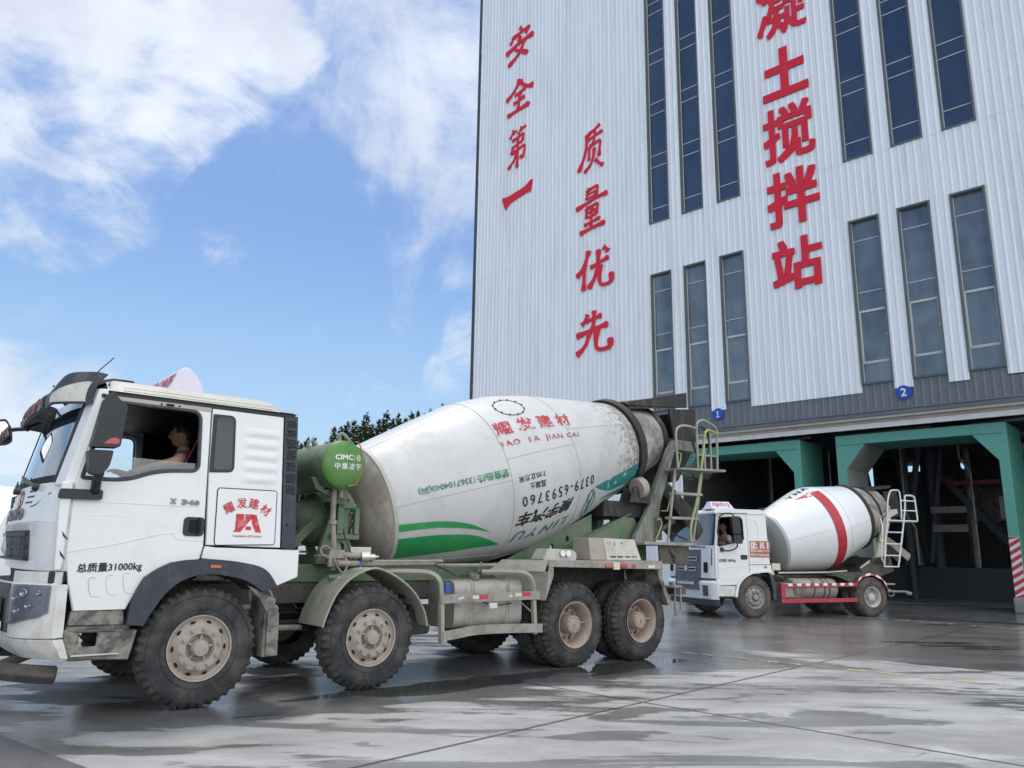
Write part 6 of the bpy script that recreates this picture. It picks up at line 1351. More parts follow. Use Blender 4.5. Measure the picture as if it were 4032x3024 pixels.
for nm, x0, x1, m_ in (('marker_lamp', 5.42, 5.545, 'lamp_white'), ('orange_lamp', 5.27, 5.41, 'lamp_orange'), ('red_lamp', 5.555, 5.70, 'lamp_red'), ('red_reflector', 5.80, 5.88, 'lamp_red'), ('white_reflector', 6.14, 6.28, 'lamp_white')):
    b = MB(); zc = 1.272 - (x0 - 5.2) * .016; h_ = .045 if nm == 'marker_lamp' else .022; b.box(x0, x1, -.03 if 'lamp' in nm else -.012, -.0065, zc - h_ * 1.2, zc + h_); b.build(nm, m_, T, bevel=.006)
b = MB(); b.prism(rounded([(4.26, 1.336), (4.86, 1.336), (4.86, 1.43), (4.76, 1.475), (4.60, 1.475), (4.36, 1.48)], .03), .12, .36, XZ); jg = b.build('plastic_jug', 'jug', None, bevel=.03, seg=3); jg.location = O1; jg.rotation_euler = (0, 0, TH1); tag(jg, 'milky plastic jug lying on the rear fender of the large truck', 'jug')
b = MB(); b.lathe([(0, .04), (.02, .04)], (4.585, .10, 1.42), (0, -1, 0), n=14, caps=(True, True)); b.lathe([(0, .04), (.02, .04)], (4.68, .10, 1.42), (0, -1, 0), n=14, caps=(True, True)); b.build('cap', 'white_txt', jg)
tb = empty('tool_box', O1, TH1); tag(tb, 'dusty cream plastic tool box standing on the rear fender of the large truck', 'tool box')
b = MB(); b.hexa([(5.36, .04, 1.337), (6.04, .02, 1.337), (6.04, .42, 1.337), (5.36, .42, 1.337), (5.36, .10, 1.635), (5.965, .08, 1.63), (5.965, .42, 1.63), (5.36, .42, 1.635)]); b.build('box_front', 'box_grey', tb, bevel=.012)
b = MB(); b.hexa([(5.06, .05, 1.337), (5.355, .045, 1.337), (5.355, .42, 1.337), (5.06, .42, 1.337), (5.08, .11, 1.637), (5.355, .105, 1.637), (5.355, .42, 1.637), (5.08, .42, 1.637)]); b.build('box_body', 'box_side', tb, bevel=.012)
def bf(x, z): return (x, .04 + (z - 1.337) * .2 - .006, z)
b = MB(); b.add([bf(5.41, 1.385), bf(5.99, 1.38), bf(5.95, 1.61), bf(5.41, 1.61)], [(0, 1, 2, 3)]); b.build('lid', 'jug', tb, smooth=False)
b = MB()
for x in (5.56, 5.83): b.hexa([bf(x - .025, 1.535), bf(x + .025, 1.535), (x + .025, .10, 1.535), (x - .025, .10, 1.535), bf(x - .025, 1.585), bf(x + .025, 1.585), (x + .025, .10, 1.585), (x - .025, .10, 1.585)])
for x in (5.48, 5.62, 5.77, 5.90): b.tube([Vector(bf(x - .05, 1.39)) + Vector((0, -.006, 0)), Vector(bf(x + .05, 1.388)) + Vector((0, -.006, 0))], .010, 6)
b.tube([bf(5.69, 1.57), Vector(bf(5.69, 1.57)) + Vector((0, -.012, 0))], .012, 8); b.build('latch', 'dusty_dark', tb)
# sloping drum support beams (green, with lightening holes)
H = [(4.70, 1.385), (5.01, 1.51), (5.31, 1.63), (4.42, 1.30)]
for y in (.78, 1.66):
    b = MB(); hol = [[(hx + .036 * math.cos(x), hz + .046 * math.sin(x)) for x in [2 * math.pi * k / 16 for k in range(16)]] for hx, hz in H]
    b.prism([(4.05, 1.262), (4.62, 1.262), (5.40, 1.55), (5.80, 1.73), (5.80, 2.0), (4.40, 1.425)], y, y + .03, XZ, holes=hol); b.build('drum_support_beam', 'green', T, bevel=.004)
    b = MB(); b.prism([(4.70, 1.262), (6.95, 1.262), (6.95, 1.66), (6.62, 2.04), (6.52, 2.02), (5.62, 1.66), (4.75, 1.30)], y - .05, y - .02, XZ, holes=[[(5.72 + .05 * math.cos(x), 1.50 + .06 * math.sin(x)) for x in [2 * math.pi * k / 16 for k in range(16)]]])
    b.bar((4.72, y - .02, 1.285), (5.62, y - .02, 1.665), .10, .02); b.bar((5.62, y - .02, 1.665), (6.60, y - .02, 2.04), .10, .02); b.build('rear_side_plate', 'green', T, bevel=.004)
b = MB(); b.box(6.0, 7.0, .72, 1.78, 1.98, 2.22); b.box(6.3, 6.95, .80, .90, 1.3, 2.0); b.build('roller_beam', 'black_cake', T, bevel=.01)
b = MB()
for y in (.62, 1.74): b = MB(); b.lathe([(0, .16), (.14, .16)], (6.62 , y + .0, 2.42), Da, up=(0, 0, 1), n=28, caps=(True, True)); b.build('support_roller', 'rim', T, bevel=.01)
for y in (.69, 1.81): b = MB(); b.prism([(6.42, 2.2), (6.92, 2.2), (6.80, 2.46), (6.52, 2.44)], y - .12, y - .09, XZ); b.prism([(6.42, 2.2), (6.92, 2.2), (6.80, 2.46), (6.52, 2.44)], y + .09, y + .12, XZ); b.box(6.5, 6.85, y - .09, y + .09, 2.2, 2.235); b.build('roller_bracket', 'black_cake', T, bevel=.006)
# goose-neck columns
for y in (.60, 1.80):
    b = MB(); b.prism([(6.42, 1.55), (6.98, 1.58), (7.12, 2.22), (7.50, 3.07), (7.58, 3.11), (8.08, 3.11), (8.14, 3.28), (7.60, 3.285), (7.46, 3.25), (7.36, 3.12), (6.92, 2.34), (6.88, 2.2)], y - .04, y + .04, XZ); b.prism([(6.92, 2.34), (7.36, 3.12), (7.42, 3.10), (6.98, 2.32)], y - .06, y - .04, XZ); b.build('gooseneck_column', 'grey_green', T, bevel=.01)
b = MB(); b.tube(cat([(7.0, .54, 1.95), (7.04, .52, 1.97), (7.06, .5, 1.90), (6.98, .5, 1.75), (6.93, .52, 1.65)], 5), .012, 6); b.tube([(7.54, .52, 3.06), (7.58, .50, 3.05), (7.57, .50, 2.95), (7.20, .50, 2.10), (7.10, .54, 2.10)], .011, 6); b.build('grab_handle', 'yellowgreen', T)
# hopper and chute
b = MB(); b.sheet(6, 14, lambda u, v: (6.62 + 1.52 * u, 1.25 + (.50 - .05 * u) * -math.cos(math.pi * v), 3.70 + .22 * u + (.16 + .10 * u) * math.sin(math.pi * v) ** .6), .012)
b.sheet(6, 2, lambda u, v: (6.62 + 1.52 * u, .748 + .05 * u, 3.76 + .16 * u + (.055 + .21 * u) * v), .012); b.sheet(6, 2, lambda u, v: (6.62 + 1.52 * u, 1.752 - .05 * u, 3.76 + .16 * u + (.055 + .21 * u) * v), .012); b.build('feed_hood', 'black_cake', T, ang=40)
b = MB(); b.prism([(7.73, 3.845), (8.42, 3.93), (8.46, 3.40), (7.84, 3.335)], .84, .87, XZ); b.prism([(7.73, 3.845), (8.42, 3.93), (8.46, 3.40), (7.84, 3.335)], 1.63, 1.66, XZ); b.add([(8.42, .86, 3.93), (8.42, 1.64, 3.93), (8.46, 1.64, 3.40), (8.46, .86, 3.40)], [(0, 1, 2, 3)]); b.build('feed_hopper', 'black_cake', T, smooth=False)
b = MB(); b.hexa([(7.86, .95, 2.62), (8.05, .95, 2.66), (8.05, 1.55, 2.66), (7.86, 1.55, 2.62), (7.60, .80, 3.33), (8.44, .80, 3.40), (8.44, 1.70, 3.40), (7.60, 1.70, 3.33)]); b.build('discharge_funnel', 'black_cake', T, bevel=.01)
b = MB(); ca = Vector((.78, -.06, -.78)).normalized(); c0 = Vector((7.72, 1.18, 2.50)); cu_ = Vector((.707, 0, .707))
b.lathe([(0, .24), (.3, .29), (.72, .33), (1.06, .30), (1.06, .28), (.72, .31), (.3, .27), (0, .22)], c0, ca, up=cu_, n=28, arc=(-R(115), R(115))); b.build('chute', 'black_cake', T, ang=50)
b = MB(); b.lathe([(0, .26), (.05, .26)], c0 - ca * .05, ca, up=cu_, n=24, caps=(True, True)); b.tube([(7.15, 1.2, 1.62), (7.15, 1.2, 2.3)], .07, 12); b.tube([(7.3, 1.0, 1.68), (7.95, 1.0, 1.98)], .04, 8); b.box(7.0, 7.3, 1.0, 1.4, 1.6, 1.72); b.box(6.95, 7.12, .55, .70, 1.65, 2.0); b.build('chute_support', 'dusty_dark', T)
b = MB(); c = Vector((8.02, .42, 3.28)); b.tube([c + Vector((.22 * math.cos(x), 0, .25 * math.sin(x))) for x in [2 * math.pi * k / 30 for k in range(30)]], .022, 7, closed=True); b.tube(cat([(7.42, .4, 2.72), (7.55, .36, 2.62), (7.70, .36, 2.64), (7.72, .4, 2.72)], 5), .012, 6); b.tube(cat([(7.3, .6, 1.80), (7.45, .5, 1.72), (7.6, .45, 1.66)], 5), .014, 6); b.build('coiled_hose', 'hose', T)
# ladder and working platform
ld = MB()
ld.tube([(7.24, .35, 2.76), (7.12, .35, 2.15), (6.97, .32, 1.60)], .020, 8); ld.tube([(7.93, .35, 2.78), (7.55, .30, 1.60)], .020, 8)
for z, x0, x1 in ((2.37, 7.16, 7.82), (1.985, 7.05, 7.69)): ld.hexa([(x0, .28, z - .02), (x1, .28, z - .01), (x1, .42, z - .01), (x0, .42, z - .02), (x0, .28, z + .02), (x1, .28, z + .03), (x1, .42, z + .03), (x0, .42, z + .02)])
ldo = ld.build('ladder', 'dusty', T, ang=30)
b = MB(); b.hexa([(7.22, .20, 2.735), (8.36, .20, 2.78), (8.36, .60, 2.78), (7.22, .60, 2.735), (7.22, .20, 2.765), (8.36, .20, 2.82), (8.36, .60, 2.82), (7.22, .60, 2.765)]); b.build('platform', 'dusty', T, bevel=.006)
b = MB(); rt = .020
b.tube(cat([(7.31, .35, 2.77), (7.285, .35, 3.2), (7.30, .35, 3.38), (7.40, .35, 3.46), (7.60, .35, 3.485), (7.82, .35, 3.465)], 4), rt, 8); b.tube([(7.82, .35, 2.79), (7.815, .35, 3.45)], rt, 8)
b.tube(cat([(7.815, .35, 3.45), (7.84, .35, 3.56), (7.98, .35, 3.63), (8.15, .35, 3.60), (8.32, .35, 3.54), (8.36, .35, 3.45), (8.35, .35, 3.2), (8.335, .35, 2.82)], 4), rt, 8)
b.tube([(7.82, .35, 3.03), (8.33, .35, 3.05)], .015, 7); b.tube([(8.17, .35, 2.81), (8.17, .35, 3.46)], rt * .9, 8); b.build('platform_rail', 'green_pale', ldo)
b = MB(); b.tube(cat([(8.35, .33, 3.43), (8.15, .33, 3.47), (8.04, .33, 3.44), (7.985, .33, 3.30), (7.90, .33, 2.90), (7.70, .30, 2.30), (7.50, .28, 1.88), (7.49, .28, 1.62)], 5), .021, 8); b.build('handrail', 'yellowgreen', ldo)
b = MB(); b.tube([(7.985, .34, 3.30), (7.99, .34, 2.80)], .019, 8); b.build('rail_post', 'green_pale', ldo)
# rear cross beam, plates and folding step
b = MB(); b.box(6.34, 7.55, .22, 2.28, 1.565, 1.61); b.build('rear_platform', 'dusty', T, bevel=.006)
b = MB(); b.prism([(6.77, 1.29), (7.44, 1.285), (7.455, 1.56), (6.75, 1.56)], .30, .33, XZ); b.tube([(6.98, .29, 1.50), (7.10, .27, 1.38)], .025, 7); b.box(7.06, 7.14, .26, .30, 1.33, 1.38)
for x in (6.9, 7.12, 7.22): b.lathe([(0, .022), (.008, .022)], (x, .30, 1.49 - (x > 7.2) * .03), (0, -1, 0), n=10, caps=(True, True))
b.build('rear_plate', 'dusty_dark', T)
b = MB(); b.box(7.15, 7.41, .35, 2.2, .83, .95); b.box(6.9, 7.4, .8, .9, .9, 1.3); b.box(6.9, 7.4, 1.6, 1.7, .9, 1.3); b.build('rear_bumper', 'dusty_dark', T, bevel=.006)
b = MB(); b.hexa([(6.78, .05, .95), (7.20, .25, .95), (7.20, .45, .95), (6.78, .25, .95), (6.78, .05, .975), (7.20, .25, .975), (7.20, .45, .975), (6.78, .25, .975)])
b.tube([(7.19, .28, .95), (7.19, .28, .60), (7.14, .27, .555), (6.93, .17, .56), (6.90, .15, .62), (6.90, .15, .95)], .016, 8); b.build('folding_step', 'dusty', T)
# ------------------------------------------------------------------ smaller mixer truck
TH2 = 0.31154127
O2 = Vector((5.88029, 18.89632, 0))
def small_truck(O, TH, label):
    T = empty('mixer_truck', O, TH); tag(T, label, 'mixer truck')
    W2 = 2.2
    def sp(name, poly, y0, y1, m, parent=T, holes=(), bevel=.006, **kw):
        b = MB(); b.prism(poly, y0, y1, XZ, holes); return b.build(name, m, parent, bevel=bevel, **kw)
    protos = {}
    for x, y, kind, fl in ((-.05, 0, 'front', 0), (-.05, W2, 'front', 1), (3.38, 0, 'rear', 0), (3.38, .33, 'rear', 0), (3.38, W2, 'rear', 1), (3.38, W2 - .33, 'rear', 1)):
        o = empty('wheel', (x, y, .478), R(180) if fl else 0, T)
        if kind not in protos: wheel_parts(o, .49, .27, .265 if kind == 'front' else .25, kind, 'rubber_mud', 'rim_grey' if kind == 'front' else 'rim_pale', lug=34); protos[kind] = o
        else:
            for c in protos[kind].children: d = c.copy(); COL.objects.link(d); d.parent = o
    b = MB()
    for y in (.68, 1.44): b.box(-1.0, 4.3, y, y + .08, .66, .86)
    for x in (-.05, 3.38): b.tube([(x, .25, .478), (x, 1.95, .478)], .09, 10)
    for x in (.8, 2.2, 3.0, 4.1): b.box(x, x + .08, .76, 1.44, .68, .84)
    b.box(.55, 4.3, .66, .78, .87, .98); b.box(.55, 4.3, 1.42, 1.54, .87, .98); b.build('chassis_frame', 'dark', T)
    # cab
    for side in (0, 1):
        y0, y1 = (.02, .06) if side == 0 else (W2 - .06, W2 - .02); sgn_ = -1 if side == 0 else 1; ys = y0 if side == 0 else y1
        dr = empty('door', (0, 0, 0), parent=T)
        DP_ = [(-1.085, .93), (-1.03, .745), (-.575, .757), (-.53, .755), (-.48, .82), (-.36, .94), (-.24, 1.005), (-.155, 1.04), (-.16, 1.24), (-.165, 1.86), (-.185, 2.42), (-.99, 2.415), (-1.075, 1.66)]
        WN = rounded([(-1.0, 1.64), (-.28, 1.80), (-.30, 2.355), (-.945, 2.315)], [.03, .05, .14, .10], 5)
        sp('door_panel', DP_, y0, y1, 'white', dr, holes=[WN], bevel=.01)
        b = MB(); b.tube([(u, ys, v) for u, v in WN], .016, 6, closed=True); b.build('window_seal', 'mirror_black', dr)
        if side == 0:
            b = MB(); b.prism(rrect(-.385, -.20, 1.345, 1.455, .03), y0 - .012, y0 + .004, XZ); b.build('handle', 'mirror_black', dr, bevel=.006)
            b = MB(); b.tube([(-1.06, y0, 1.10), (-.7, y0 - .002, 1.16), (-.17, y0, 1.20)], .008, 6); b.tube([(-1.05, y0, .905), (-.56, y0, .915)], .006, 6); b.build('pressing_line', 'white', dr)
            b = MB(); lettering(b, '总质量 18000kg', quadmap((-.985, 1.355), (-.53, 1.365), (-.985, 1.27), (-.53, 1.275), lambda x, z: (x, y0 - .0035, z)), bold=.01); b.build('lettering', 'black_txt', dr, smooth=False)
        sp('rear_side_panel', [(-.148, 1.045), (.05, 1.075), (.46, 1.105), (.455, 1.22), (-.148, 1.22)], y0, y1, 'white', T)
        sp('rear_side_panel', [(-.148, 1.23), (.435, 1.235), (.40, 1.60), (.37, 2.42), (-.172, 2.42)], y0, y1, 'white', T)
        b = MB(); b.tube(cat([(-.13, ys, 2.25), (.02, ys + sgn_ * .004, 2.27), (.10, ys + sgn_ * .004, 2.20), (.13, ys + sgn_ * .004, 1.98), (.12, ys, 1.75)], 5), .005, 5); b.build('pressing_line', 'white', T)
        arch = cat([(-.60, .48), (-.53, .755), (-.355, .94), (-.13, 1.055), (.10, 1.085), (.46, 1.105)], 5); inn = [(.46, 1.06), (.2, 1.045), (.0, 1.03), (-.12, 1.0), (-.32, .90), (-.47, .73), (-.53, .48)]
        sp('wheel_arch', [tuple(p) for p in arch] + [tuple(p) for p in cat(inn, 4)], ys - .03 if side == 0 else ys - .05, ys + .05 if side == 0 else ys + .03, 'white', T, bevel=.01)
        sp('mudguard', [(.37, 1.04), (.47, 1.0), (.54, .80), (.55, .40), (.47, .40), (.45, .70), (.42, .88)], ys - (.02 if side == 0 else .34), ys + (.34 if side == 0 else .02), 'plastic', T)
        sp('cab_step', [(-1.10, .74), (-.56, .735), (-.58, .50), (-1.02, .50)], ys + (.0 if side == 0 else -.06), ys + (.06 if side == 0 else 0), 'white_dirty', T); sp('cab_step', [(-1.03, .46), (-.60, .46), (-.60, .49), (-1.03, .49)], ys - .03, ys + .03, 'dark', T)
        b = MB(); b.box(.25, .335, min(ys, ys + sgn_ * .012), max(ys, ys + sgn_ * .012), 1.15, 1.195); b.build('marker_lamp', 'lamp_orange', T, bevel=.004)
    ys = .02
    b = MB(); b.box(-.122, .425, ys - .004, ys - .0005, 1.40, 1.785); sb = b.build('advert_banner', 'sign_red', T, smooth=False)
    b = MB()
    fl_ = lambda x, z: (x, ys - .0065, z)
    lettering(b, '混凝土、吊车、泵', quadmap((-.105, 1.765), (.415, 1.765), (-.105, 1.60), (.415, 1.60), fl_), bold=.03)
    for z, s in ((1.52, '联系13882571131'), (1.425, '联系13330640126')): lettering(b, s, quadmap((-.10, z + .072), (.42, z + .072), (-.10, z), (.42, z), fl_), bold=.02)
    b.build('lettering', 'white_txt', sb, smooth=False)
    b = MB(); b.prism([(.05, 1.26), (.41, 1.47), (.415, 1.50), (.10, 1.29)], ys - .010, ys - .0075, XZ); b.build('white_strap', 'jug', T, smooth=False)
    fx = lambda y: -1.20 + .05 * (abs(y - 1.1) / 1.1) ** 2 + .13 * max(0, (abs(y - 1.1) / 1.1 - .86) / .14) ** 1.8
    def fc(mb, ya, yb, za, zb, da, db, th=.03, n=36): mb.sheet(n, 2, lambda u, v: (fx(ya + (yb - ya) * u) + da + (db - da) * v, ya + (yb - ya) * u, za + (zb - za) * v), th)
    b = MB(); fc(b, .0, 2.2, .90, 1.66, 0, .03); b.build('front_panel', 'white', T, ang=50)
    b = MB(); fc(b, .50, 1.70, .89, 1.56, -.012, .02, .02); gr = b.build('grille_panel', 'slate', T, ang=50)
    for ya, yb, z in ((.62, 1.02, 1.30), (1.18, 1.58, 1.30), (.66, 1.02, 1.06), (1.18, 1.54, 1.06)):
        b = MB(); b2 = MB(); fc(b, ya, yb, z, z + .09, -.030, -.027, .02, 8); fc(b2, ya + .025, yb - .025, z + .022, z + .068, -.036, -.034, .01, 8); b.build('chrome_trim', 'chrome', gr, ang=50); b2.build('grille_slot', 'hole', gr, ang=50)
    b = MB(); c = Vector((fx(1.1) - .04, 1.1, 1.115)); b.lathe([(0, .085), (.012, .07), (.012, .001)], c, (-1, 0, 0), n=6); b.build('emblem', 'chrome', gr, smooth=False)
    for y in (.30, 1.90):
        b = MB(); fc(b, y - .075, y + .075, 1.03, 1.27, -.012, -.008, .01, 6); b.build('air_vent', 'hole', T, ang=50)
    b = MB(); fc(b, .0, 2.2, .42, .80, .0, -.03, .05); fc(b, .0, 2.2, .80, .87, -.03, .05, .04); b.build('bumper', 'white', T, ang=50, bevel=.008)
    b = MB(); fc(b, .56, 1.64, .62, .885, -.045, -.035, .03); bg_ = b.build('bumper_grille', 'slate', T, ang=50); b = MB(); fc(b, .70, 1.50, .74, .80, -.07, -.068, .02); b.build('chrome_trim', 'chrome', bg_, ang=50)
    b = MB(); fc(b, .0, 2.2, .28, .42, .02, .0, .05); b.build('bumper_skirt', 'plastic', T, ang=50)
    for y, sg_ in ((.29, 1), (1.91, -1)):
        b = MB(); fc(b, y - .12, y + .12, .47, .76, -.04, -.05, .02, 6); ho = b.build('headlight', 'chrome_bright', T, ang=50); b = MB(); fc(b, y - .10, y + .10, .49, .74, -.056, -.064, .005, 6); b.build('lens', 'lens', ho, ang=50)
        b = MB(); b.lathe([(0, .05), (-.02, .03), (-.03, .001)], (fx(y) - .06, y, .68), (-1, 0, 0), n=14); b.lathe([(0, .05), (-.02, .03), (-.03, .001)], (fx(y) - .055, y, .56), (-1, 0, 0), n=14); b.build('reflector', 'plastic', ho)
    # windscreen, pillars, roof
    wx = lambda u, v: (fx(.06 + 2.08 * u) + .035 + .13 * v, .06 + 2.08 * u, 1.62 + .80 * v)
    b = MB(); pl = rrect(.0, 1, .0, 1, .07, 5); hol = rrect(.022, .978, .07, .955, .06, 5)
    b = MB(); b.sheet(30, 4, wx, .006); b.build('windscreen', 'glass_sky', T, ang=60)
    b = MB(); b.flat(pl, lambda u, v: Vector(wx(u, v)) + Vector((-.012, 0, 0)), holes=[hol[::-1]]); b.build('windscreen_seal', 'mirror_black', T, smooth=False)
    for yy, sg_ in ((.0, 1), (W2, -1)):
        b = MB(); vs = []
        for i in range(5):
            v = i / 4; p = Vector(wx(0 if sg_ > 0 else 1, v)); vs += [(p.x - .014, yy + sg_ * .075, p.z), (p.x + .005, yy + sg_ * .02, p.z), (-1.075 + .085 * v, yy + sg_ * .02, p.z), (-1.06 + .085 * v, yy + sg_ * .10, p.z)]
        b.add(vs, [(4 * i + k, 4 * i + (k + 1) % 4, 4 * i + 4 + (k + 1) % 4, 4 * i + 4 + k) for i in range(4) for k in range(4)] + [(0, 1, 2, 3), (16, 17, 18, 19)]); b.build('windscreen_pillar', 'white', T)
    b = MB(); b.prism(rounded([(-1.04, 2.40), (.385, 2.425), (.36, 2.50), (.2, 2.53), (-.9, 2.525), (-1.05, 2.46)], .03), .0, W2, XZ); b.build('roof', 'white', T, bevel=.03, seg=3)
    b = MB(); b.tube([(-1.0, .0, 2.415), (-.17, -.002, 2.435)], .008, 6); b.build('gutter', 'mirror_black', T)
    b = MB(); b.lathe([(0, .045), (.03, .035), (.04, .001)], (-1.0, .12, 2.51), (0, 0, 1), up=(1, 0, 0), n=12); b.build('roof_lamp', 'lamp_white', T)
    b = MB(); b.box(.33, .37, .05, W2 - .05, 1.1, 2.42); b.box(-1.0, .33, .07, W2 - .07, .96, 1.0); b.box(-1.0, .34, .07, W2 - .07, 2.385, 2.40); b.prism([(-1.14, 1.2), (-.9, 1.2), (-.86, 1.55), (-1.12, 1.60)], .1, 2.1, XZ)
    b.prism([(-.14, 1.2), (.33, 1.2), (.33, 2.38), (-.16, 2.38)], .061, .075, XZ); b.prism([(-.14, 1.2), (.33, 1.2), (.33, 2.38), (-.16, 2.38)], W2 - .075, W2 - .061, XZ); b.build('cab_lining', 'lining', T, smooth=False)
    for y in (.55, 1.6):
        b = MB(); b.prism(rounded([(-.55, 1.25), (-.05, 1.25), (-.05, 1.38), (-.53, 1.40)], .04), y - .24, y + .24, XZ); b.prism(rounded([(-.14, 1.36), (-.02, 1.36), (.10, 2.05), (.0, 2.08)], .05), y - .23, y + .23, XZ); b.build('seat', 'cloth_dark', T, bevel=.02)
    b = MB(); c = Vector((-.82, .55, 1.70)); ax = Vector((.5, 0, -.86)).normalized(); uu = ax.cross(Vector((0, 1, 0))); b.tube([c + (Vector((0, 1, 0)) * math.cos(x) + uu * math.sin(x)) * .21 for x in [2 * math.pi * i / 28 for i in range(28)]], .016, 6, closed=True); b.tube([c, c + ax * .25], .03, 6); b.bar(c + uu * .2, c - uu * .2, .03, .015); b.build('steering_wheel', 'cloth_red', T)
    b = MB(); b.add([(-1.06, .35, 1.66), (-1.06, .62, 1.66), (-.985, .60, 1.84), (-.985, .40, 1.84)], [(0, 1, 2, 3)]); b.build('paper', 'jug', T, smooth=False)
    b = MB(); b.tube([Vector(wx(.12, .0)) + Vector((-.03, 0, 0)), Vector(wx(.42, .02)) + Vector((-.03, 0, 0))], .014, 6); b.tube([Vector(wx(.5, .0)) + Vector((-.03, 0, 0)), Vector(wx(.85, .02)) + Vector((-.03, 0, 0))], .014, 6); b.build('wiper', 'mirror_black', T)
    # mirrors
    b = MB(); b.prism(rounded([(-.755, 2.335), (-.54, 2.335), (-.505, 1.94), (-.72, 1.93)], .03), -.24, -.14, XZ); mo = b.build('wing_mirror', 'mirror_black', T, bevel=.02)
    b = MB(); b.prism(rounded([(-.72, 1.915), (-.50, 1.915), (-.475, 1.71), (-.70, 1.71)], .03), -.23, -.15, XZ); b.build('lower_mirror', 'mirror_black', mo, bevel=.02)
    b = MB(); b.tube(cat([(-.95, .0, 2.32), (-.88, -.1, 2.40), (-.75, -.18, 2.41), (-.68, -.20, 2.36), (-.66, -.2, 2.28)], 5), .016, 7); b.tube(cat([(-.60, -.19, 1.72), (-.61, -.19, 1.64), (-.66, -.14, 1.58), (-.76, -.08, 1.545), (-.88, .0, 1.55)], 5), .016, 7); b.box(-.94, -.86, -.02, .02, 1.52, 1.62); b.build('mirror_arm', 'mirror_black', mo)
    b = MB(); b.prism(rounded([(-1.03, 2.525), (-.36, 2.54), (-.37, 2.56), (-1.02, 2.55)], .0), .20, .62, XZ); b.hexa([(-.995, .22, 2.553), (-.38, .22, 2.562), (-.38, .60, 2.562), (-.995, .60, 2.553), (-.96, .34, 2.71), (-.44, .34, 2.72), (-.44, .48, 2.72), (-.96, .48, 2.71)]); so = b.build('roof_sign', 'sign_face', T, bevel=.008)
    b = MB(); lettering(b, '川J6731Q', quadmap((-.935, .88), (-.47, .88), (-.955, .12), (-.455, .12), lambda x, f: (x, .22 + .12 * f - .006, 2.558 + .157 * f)), bold=.02); b.build('plate_number', 'purple_red', so, smooth=False)
    # drum
    KN2 = [(-.74, .765), (.0, .965), (.42, 1.07), (.60, 1.10), (.78, 1.095), (1.86, .86), (2.30, .72), (2.75, .60)]
    A, a, up, rad, P = drum_frame((2, 1.15, 1.989), R(15.8), KN2)
    b = MB(); b.lathe([(t, r) for t, r in KN2[:5]] + [(1.3, rad(1.3)), (1.86, .86)], A, a, up=up, n=96); dm2 = b.build('drum', 'drum2', T, ang=22)
    b = MB(); b.lathe([(1.90, .85), (2.30, .72), (2.75, .60), (2.78, .56), (2.3, .6)], A, a, up=up, n=72); b.build('drum_neck', 'drum_old', T, ang=30)
    b = MB(); b.lathe([(1.83, .85), (1.83, .89), (1.93, .89), (1.93, .82)], A, a, up=up, n=80); b.build('roller_track', 'dark', T, ang=30); b = MB(); b.lathe([(2.32, .70), (2.32, .74), (2.37, .74), (2.37, .68)], A, a, up=up, n=64); b.build('roller_track', 'dark', T, ang=30)
    b = MB(); b.lathe([(-.745, .764), (-.80, .74), (-.88, .60), (-.93, .40), (-.94, .25), (-1.1, .22), (-1.1, .001)], A, a, up=up, n=80); b.build('drum_head', 'dish2_shaded', T, ang=35)
    b = MB(); strip_tp(b, [(.49, 62), (.60, 62), (.74, 62), (.757, 62)], [(.49, -75), (.60, -75), (.74, -75), (.757, -75)], P, n=6, m=50)
    b.flat([(.625, 65.5), (.63, 56.5), (.39, 55.5), (.40, 65.5)], lambda t, p: P(t, p, .005)); b.flat([(.375, 65), (.36, 56.5), (.02, 66.4)], lambda t, p: P(t, p, .005)); b.build('red_band', 'stripe_red', T)
    b = MB(); b.tube([P(.485, 62 - k * 2.2, .002) for k in range(62)], .004, 5); b.tube([P(.765, 62 - k * 2.2, .002) for k in range(62)], .004, 5)
    b.tube([P(1.0, 360 * k / 80, .0) for k in range(80)], .006, 6, closed=True)
    for ph, ta, tb in ((1, -.72, .48), (-6, .80, 1.8), (70, -.72, .3), (60, .8, 1.8)): b.tube([P(ta + (tb - ta) * k / 8, ph, -.001) for k in range(9)], .004, 5)
    b.build('weld_seam', 'seam_soft', T)
    for ch, t0 in (('Y', .0), ('N', .24), ('A', .47)): tp_text(T, 'drum_lettering', ch, 'black_txt', (t0, 82), (t0 + .17, 82), (t0, 73), (t0 + .17, 73), P, bold=.06, cut=(3, 3))
    # rear frame, neck column, ladder
    b = MB(); b.prism([(3.55, 1.12), (4.15, 1.46), (4.50, 1.50), (4.60, 1.10), (4.2, .98), (3.5, .98)], .5, .58, XZ); b.prism([(3.55, 1.12), (4.15, 1.46), (4.50, 1.50), (4.60, 1.10), (4.2, .98), (3.5, .98)], 1.62, 1.70, XZ); b.box(3.9, 4.5, .5, 1.7, 1.25, 1.45); b.build('rear_frame', 'dusty_dark', T, bevel=.01)
    for y in (.50, 1.66):
        b = MB(); b.prism([(4.02, 1.44), (4.36, 1.48), (4.42, 1.95), (4.62, 2.50), (4.86, 2.60), (4.84, 2.72), (4.56, 2.68), (4.36, 2.42), (4.20, 1.95)], y - .04, y + .04, XZ); b.build('gooseneck_column', 'box_grey', T, bevel=.01)
    b = MB(); b.prism([(4.18, 1.80), (4.30, 1.80), (4.30, 1.92), (4.18, 1.92)], .452, .455, XZ); ws_ = b.build('warning_sticker', 'yellow_txt', T, smooth=False)
    b = MB(); b.prism([(4.195, 1.815), (4.285, 1.815), (4.24, 1.905)], .448, .450, XZ, holes=[[(4.212, 1.825), (4.24, 1.883), (4.268, 1.825)]]); b.build('warning_triangle', 'black_txt', ws_, smooth=False)
